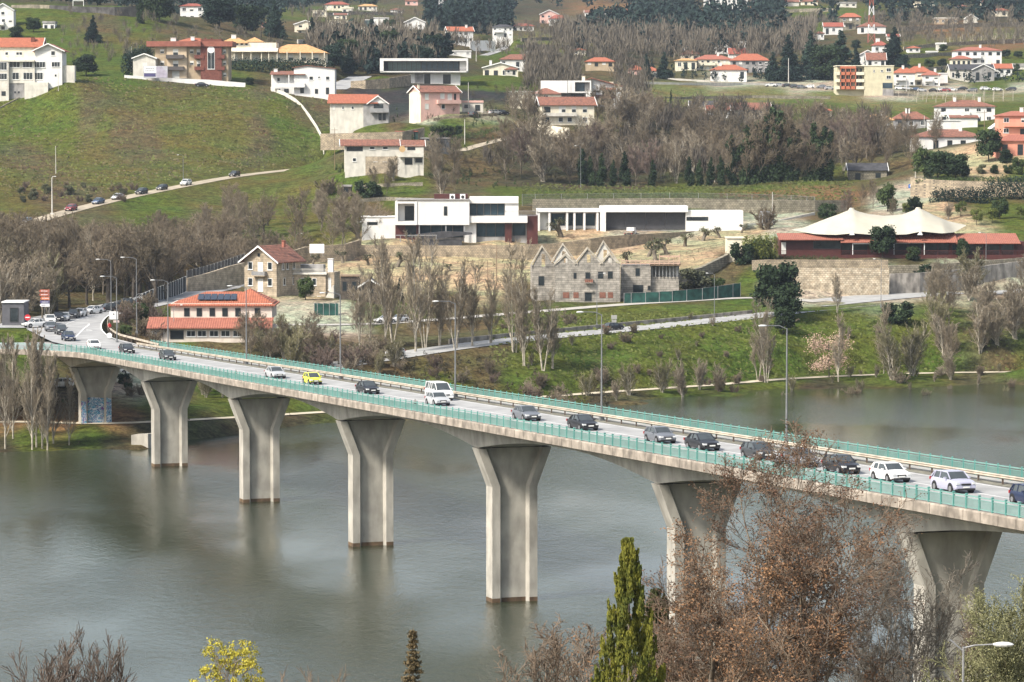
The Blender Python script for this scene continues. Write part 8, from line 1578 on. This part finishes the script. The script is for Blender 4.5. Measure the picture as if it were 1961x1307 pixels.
bigtree('bare_shrub','upright bare stems at the bottom left, largest clump',165,112,1192,21,K_STEMS,barkf,leaf_mat('purple_twigs',(.16,.125,.10),(.09,.07,.058),scale=1))
bigtree('bare_shrub','upright bare stems at the bottom left corner',70,112,1225,22,K_STEMS,barkf,MATS['purple_twigs'])
bigtree('bare_shrub','short upright bare stems right of the largest clump, bottom left',235,112,1225,23,K_STEMS,barkf,MATS['purple_twigs'])
bigtree('bare_shrub','low faint bare bush between the yellow tree and the small conifer',540,120,1262,24,dict(K_STEMS,spread=.5),barkf,tf)
# conifers: upright plumes of small scales
def plumes(name,label,px,D,ytop,R_,n,m,seed,size,lean=.0,expo=.9,cat='tree',sx=1):
    v=NBV(px,D); H=(CZ-(ytop-248)*D/F)-v.z; rng=np.random.default_rng(seed); V=[];
    t=thing(name,label,cat,v); put('trunk',MB().bar((0,0,-.5),(0,0,H*.9),.16,8,.03).mesh('trunk',barkf),t)
    k=420; zz=H*(.12+.88*rng.random(k)**.8); a=rng.uniform(0,6.28,k); prof=R_*np.clip((1-zz/H),.0,1)**expo; rr_=prof*rng.uniform(.35,1.05,k)
    per=n//k; allc=[];allu=[]
    for i in range(k):
        L=rng.uniform(.6,1.5)*(.5+.5*prof[i]/R_)*1.1; w_=.075+.10*prof[i]/R_; tt=rng.random(per); ang=rng.uniform(0,6.28,per); rad=w_*(1-tt*.85)*np.sqrt(rng.random(per))*1.6
        out=np.array([math.cos(a[i]),math.sin(a[i]),0]); c=np.c_[rr_[i]*out[0]+np.cos(ang)*rad+out[0]*tt*.12,rr_[i]*out[1]+np.sin(ang)*rad+out[1]*tt*.12,zz[i]-L*.5+tt*L]
        c[:,2]=np.minimum(c[:,2],H); allc.append(c); u=np.c_[np.cos(ang)*.35,np.sin(ang)*.35,np.ones(per)]; allu.append(u/np.linalg.norm(u,axis=1,keepdims=True))
    c=np.concatenate(allc); u=np.concatenate(allu); n2=len(c); w_=np.cross(u,rng.normal(size=(n2,3))); w_/=np.linalg.norm(w_,axis=1,keepdims=True); s=size*rng.uniform(.6,1.3,(n2,1))
    V=np.stack([c-u*s,c-w_*s*.45,c+u*s,c+w_*s*.45],1).reshape(-1,3); put('foliage',mesh_np('foliage',V,np.arange(4*n2).reshape(n2,4),m),t); t.scale=(sx,sx,1); return t
plumes('golden_conifer','golden-green upright conifer in front of the river at lower centre right',1205,130,1036,3.1,60000,gyel,3,.075,expo=.78)
plumes('dark_conifer','darker green conifer overlapping the right side of the golden conifer',1258,154,1135,2.3,22000,leaf_mat('dull_green_scales',(.10,.105,.04),(.035,.042,.02),scale=.8),4,.10,expo=.6)
def spire(name,label,px,D,ytop,R_,m,seed):
    v=NBV(px,D); H=CZ-(ytop-248)*D/F-v.z; rng=np.random.default_rng(seed); t=thing(name,label,'tree',v); put('trunk',MB().bar((0,0,-.5),(0,0,H*.98),.14,8,.015).mesh('trunk',barkf),t); C_=[]
    z=H*.2
    while z<H*.99:
        L=R_*(1-z/H)**.85+.06
        for k in range(9):
            a=rng.uniform(0,6.28); l=L*rng.uniform(.6,1.15); n=int(22+60*l)
            q=rng.random(n); C_.append(np.c_[np.cos(a)*l*q+rng.normal(0,.035,n),np.sin(a)*l*q+rng.normal(0,.035,n),z-l*.25*q+l*.15*q*q+rng.normal(0,.035,n)])
        z+=.20*rng.uniform(.7,1.2)
    c=np.concatenate(C_); n=len(c); u=rng.normal(size=(n,3)); u/=np.linalg.norm(u,axis=1,keepdims=True); w_=np.cross(u,rng.normal(size=(n,3))); w_/=np.linalg.norm(w_,axis=1,keepdims=True)
    V=np.stack([c-u*.06,c-w_*.025,c+u*.06,c+w_*.025],1).reshape(-1,3); put('foliage',mesh_np('foliage',V,np.arange(4*n).reshape(n,4),m),t)
spire('small_fir','thin pointed brownish-green fir top at the bottom, left of centre',790,120,1205,1.75,leaf_mat('brownish_fir',(.19,.135,.07),(.075,.065,.035),scale=1),6)
fo=leaf_mat('feathery_olive',(.24,.235,.12),(.10,.105,.055),scale=.9)
bigtree('olive_green_tree','olive-green feathery tree at the bottom right edge',1960,128,1100,51,dict(K_BACK,r=.16),barkf,fo,(30000,.042,fo),sx=.95)
bigtree('olive_green_tree','lower olive-green feathery tree beside the corner street lamp',1925,134,1205,52,dict(K_BACK,r=.12,kids=[14,8,7,5]),barkf,fo,(16000,.042,fo),sx=1.1)
# mimosa in flower
v=NBV(412,112); H=CZ-(1232-248)*112/F-v.z; t=thing('mimosa_tree','small tree with bright yellow-green foliage at the bottom left of centre','tree',v); t.scale=(.72,.72,1)
rnd=random.Random(2); K_M=dict(trunk=.9,r=.08,stems=1,spread=.16,seg=[8,5,4],kids=[30,9],st=[.55,.2],ang=[.75,.7],len=[.22,.5],sh=[.3,.3],bend=[.05,.12,.2],up=[.02,.03,.02],tap=.8,lev=2,tl=0,minr=.012)
T,W,tips=bare(41,H,K_M); top=max(b[2] for a,b,_,_ in T+W); s=H/top; V,Fs=prisms([(a*s,b*s,c,d) for a,b,c,d in T],6); put('trunk',mesh_np('trunk',V,Fs,barkf,True),t); V,Fs=prisms([(a*s,b*s,c,d) for a,b,c,d in W],4); put('branches',mesh_np('branches',V,Fs,barkf),t)
bl=[(*(q[0]*s),.24,.24,.15) for q in tips if (q[0]*s).z>H*.55]; V,Fs=leafcloud(np.random.default_rng(4),bl,17000,.05,shell=.1); put('foliage',mesh_np('foliage',V,Fs,gyf),t)
# near-bank scrub that hides the slope at the very bottom
# ================================================================= haze
hz=bpy.data.materials.new('haze_air'); hz.use_nodes=True; n=hz.node_tree; n.nodes.clear(); o=n.nodes.new('ShaderNodeOutputMaterial'); pv=n.nodes.new('ShaderNodeVolumePrincipled'); pv.inputs['Color'].default_value=(.72,.83,1,1); pv.inputs['Density'].default_value=.00005; pv.inputs['Anisotropy'].default_value=.2; n.links.new(pv.outputs[0],o.inputs['Volume'])
tag(MB().box(-1600,2600,-200,4100,-40,420).build('haze',hz),'thin pale blue haze over the valley','haze',kind='stuff')
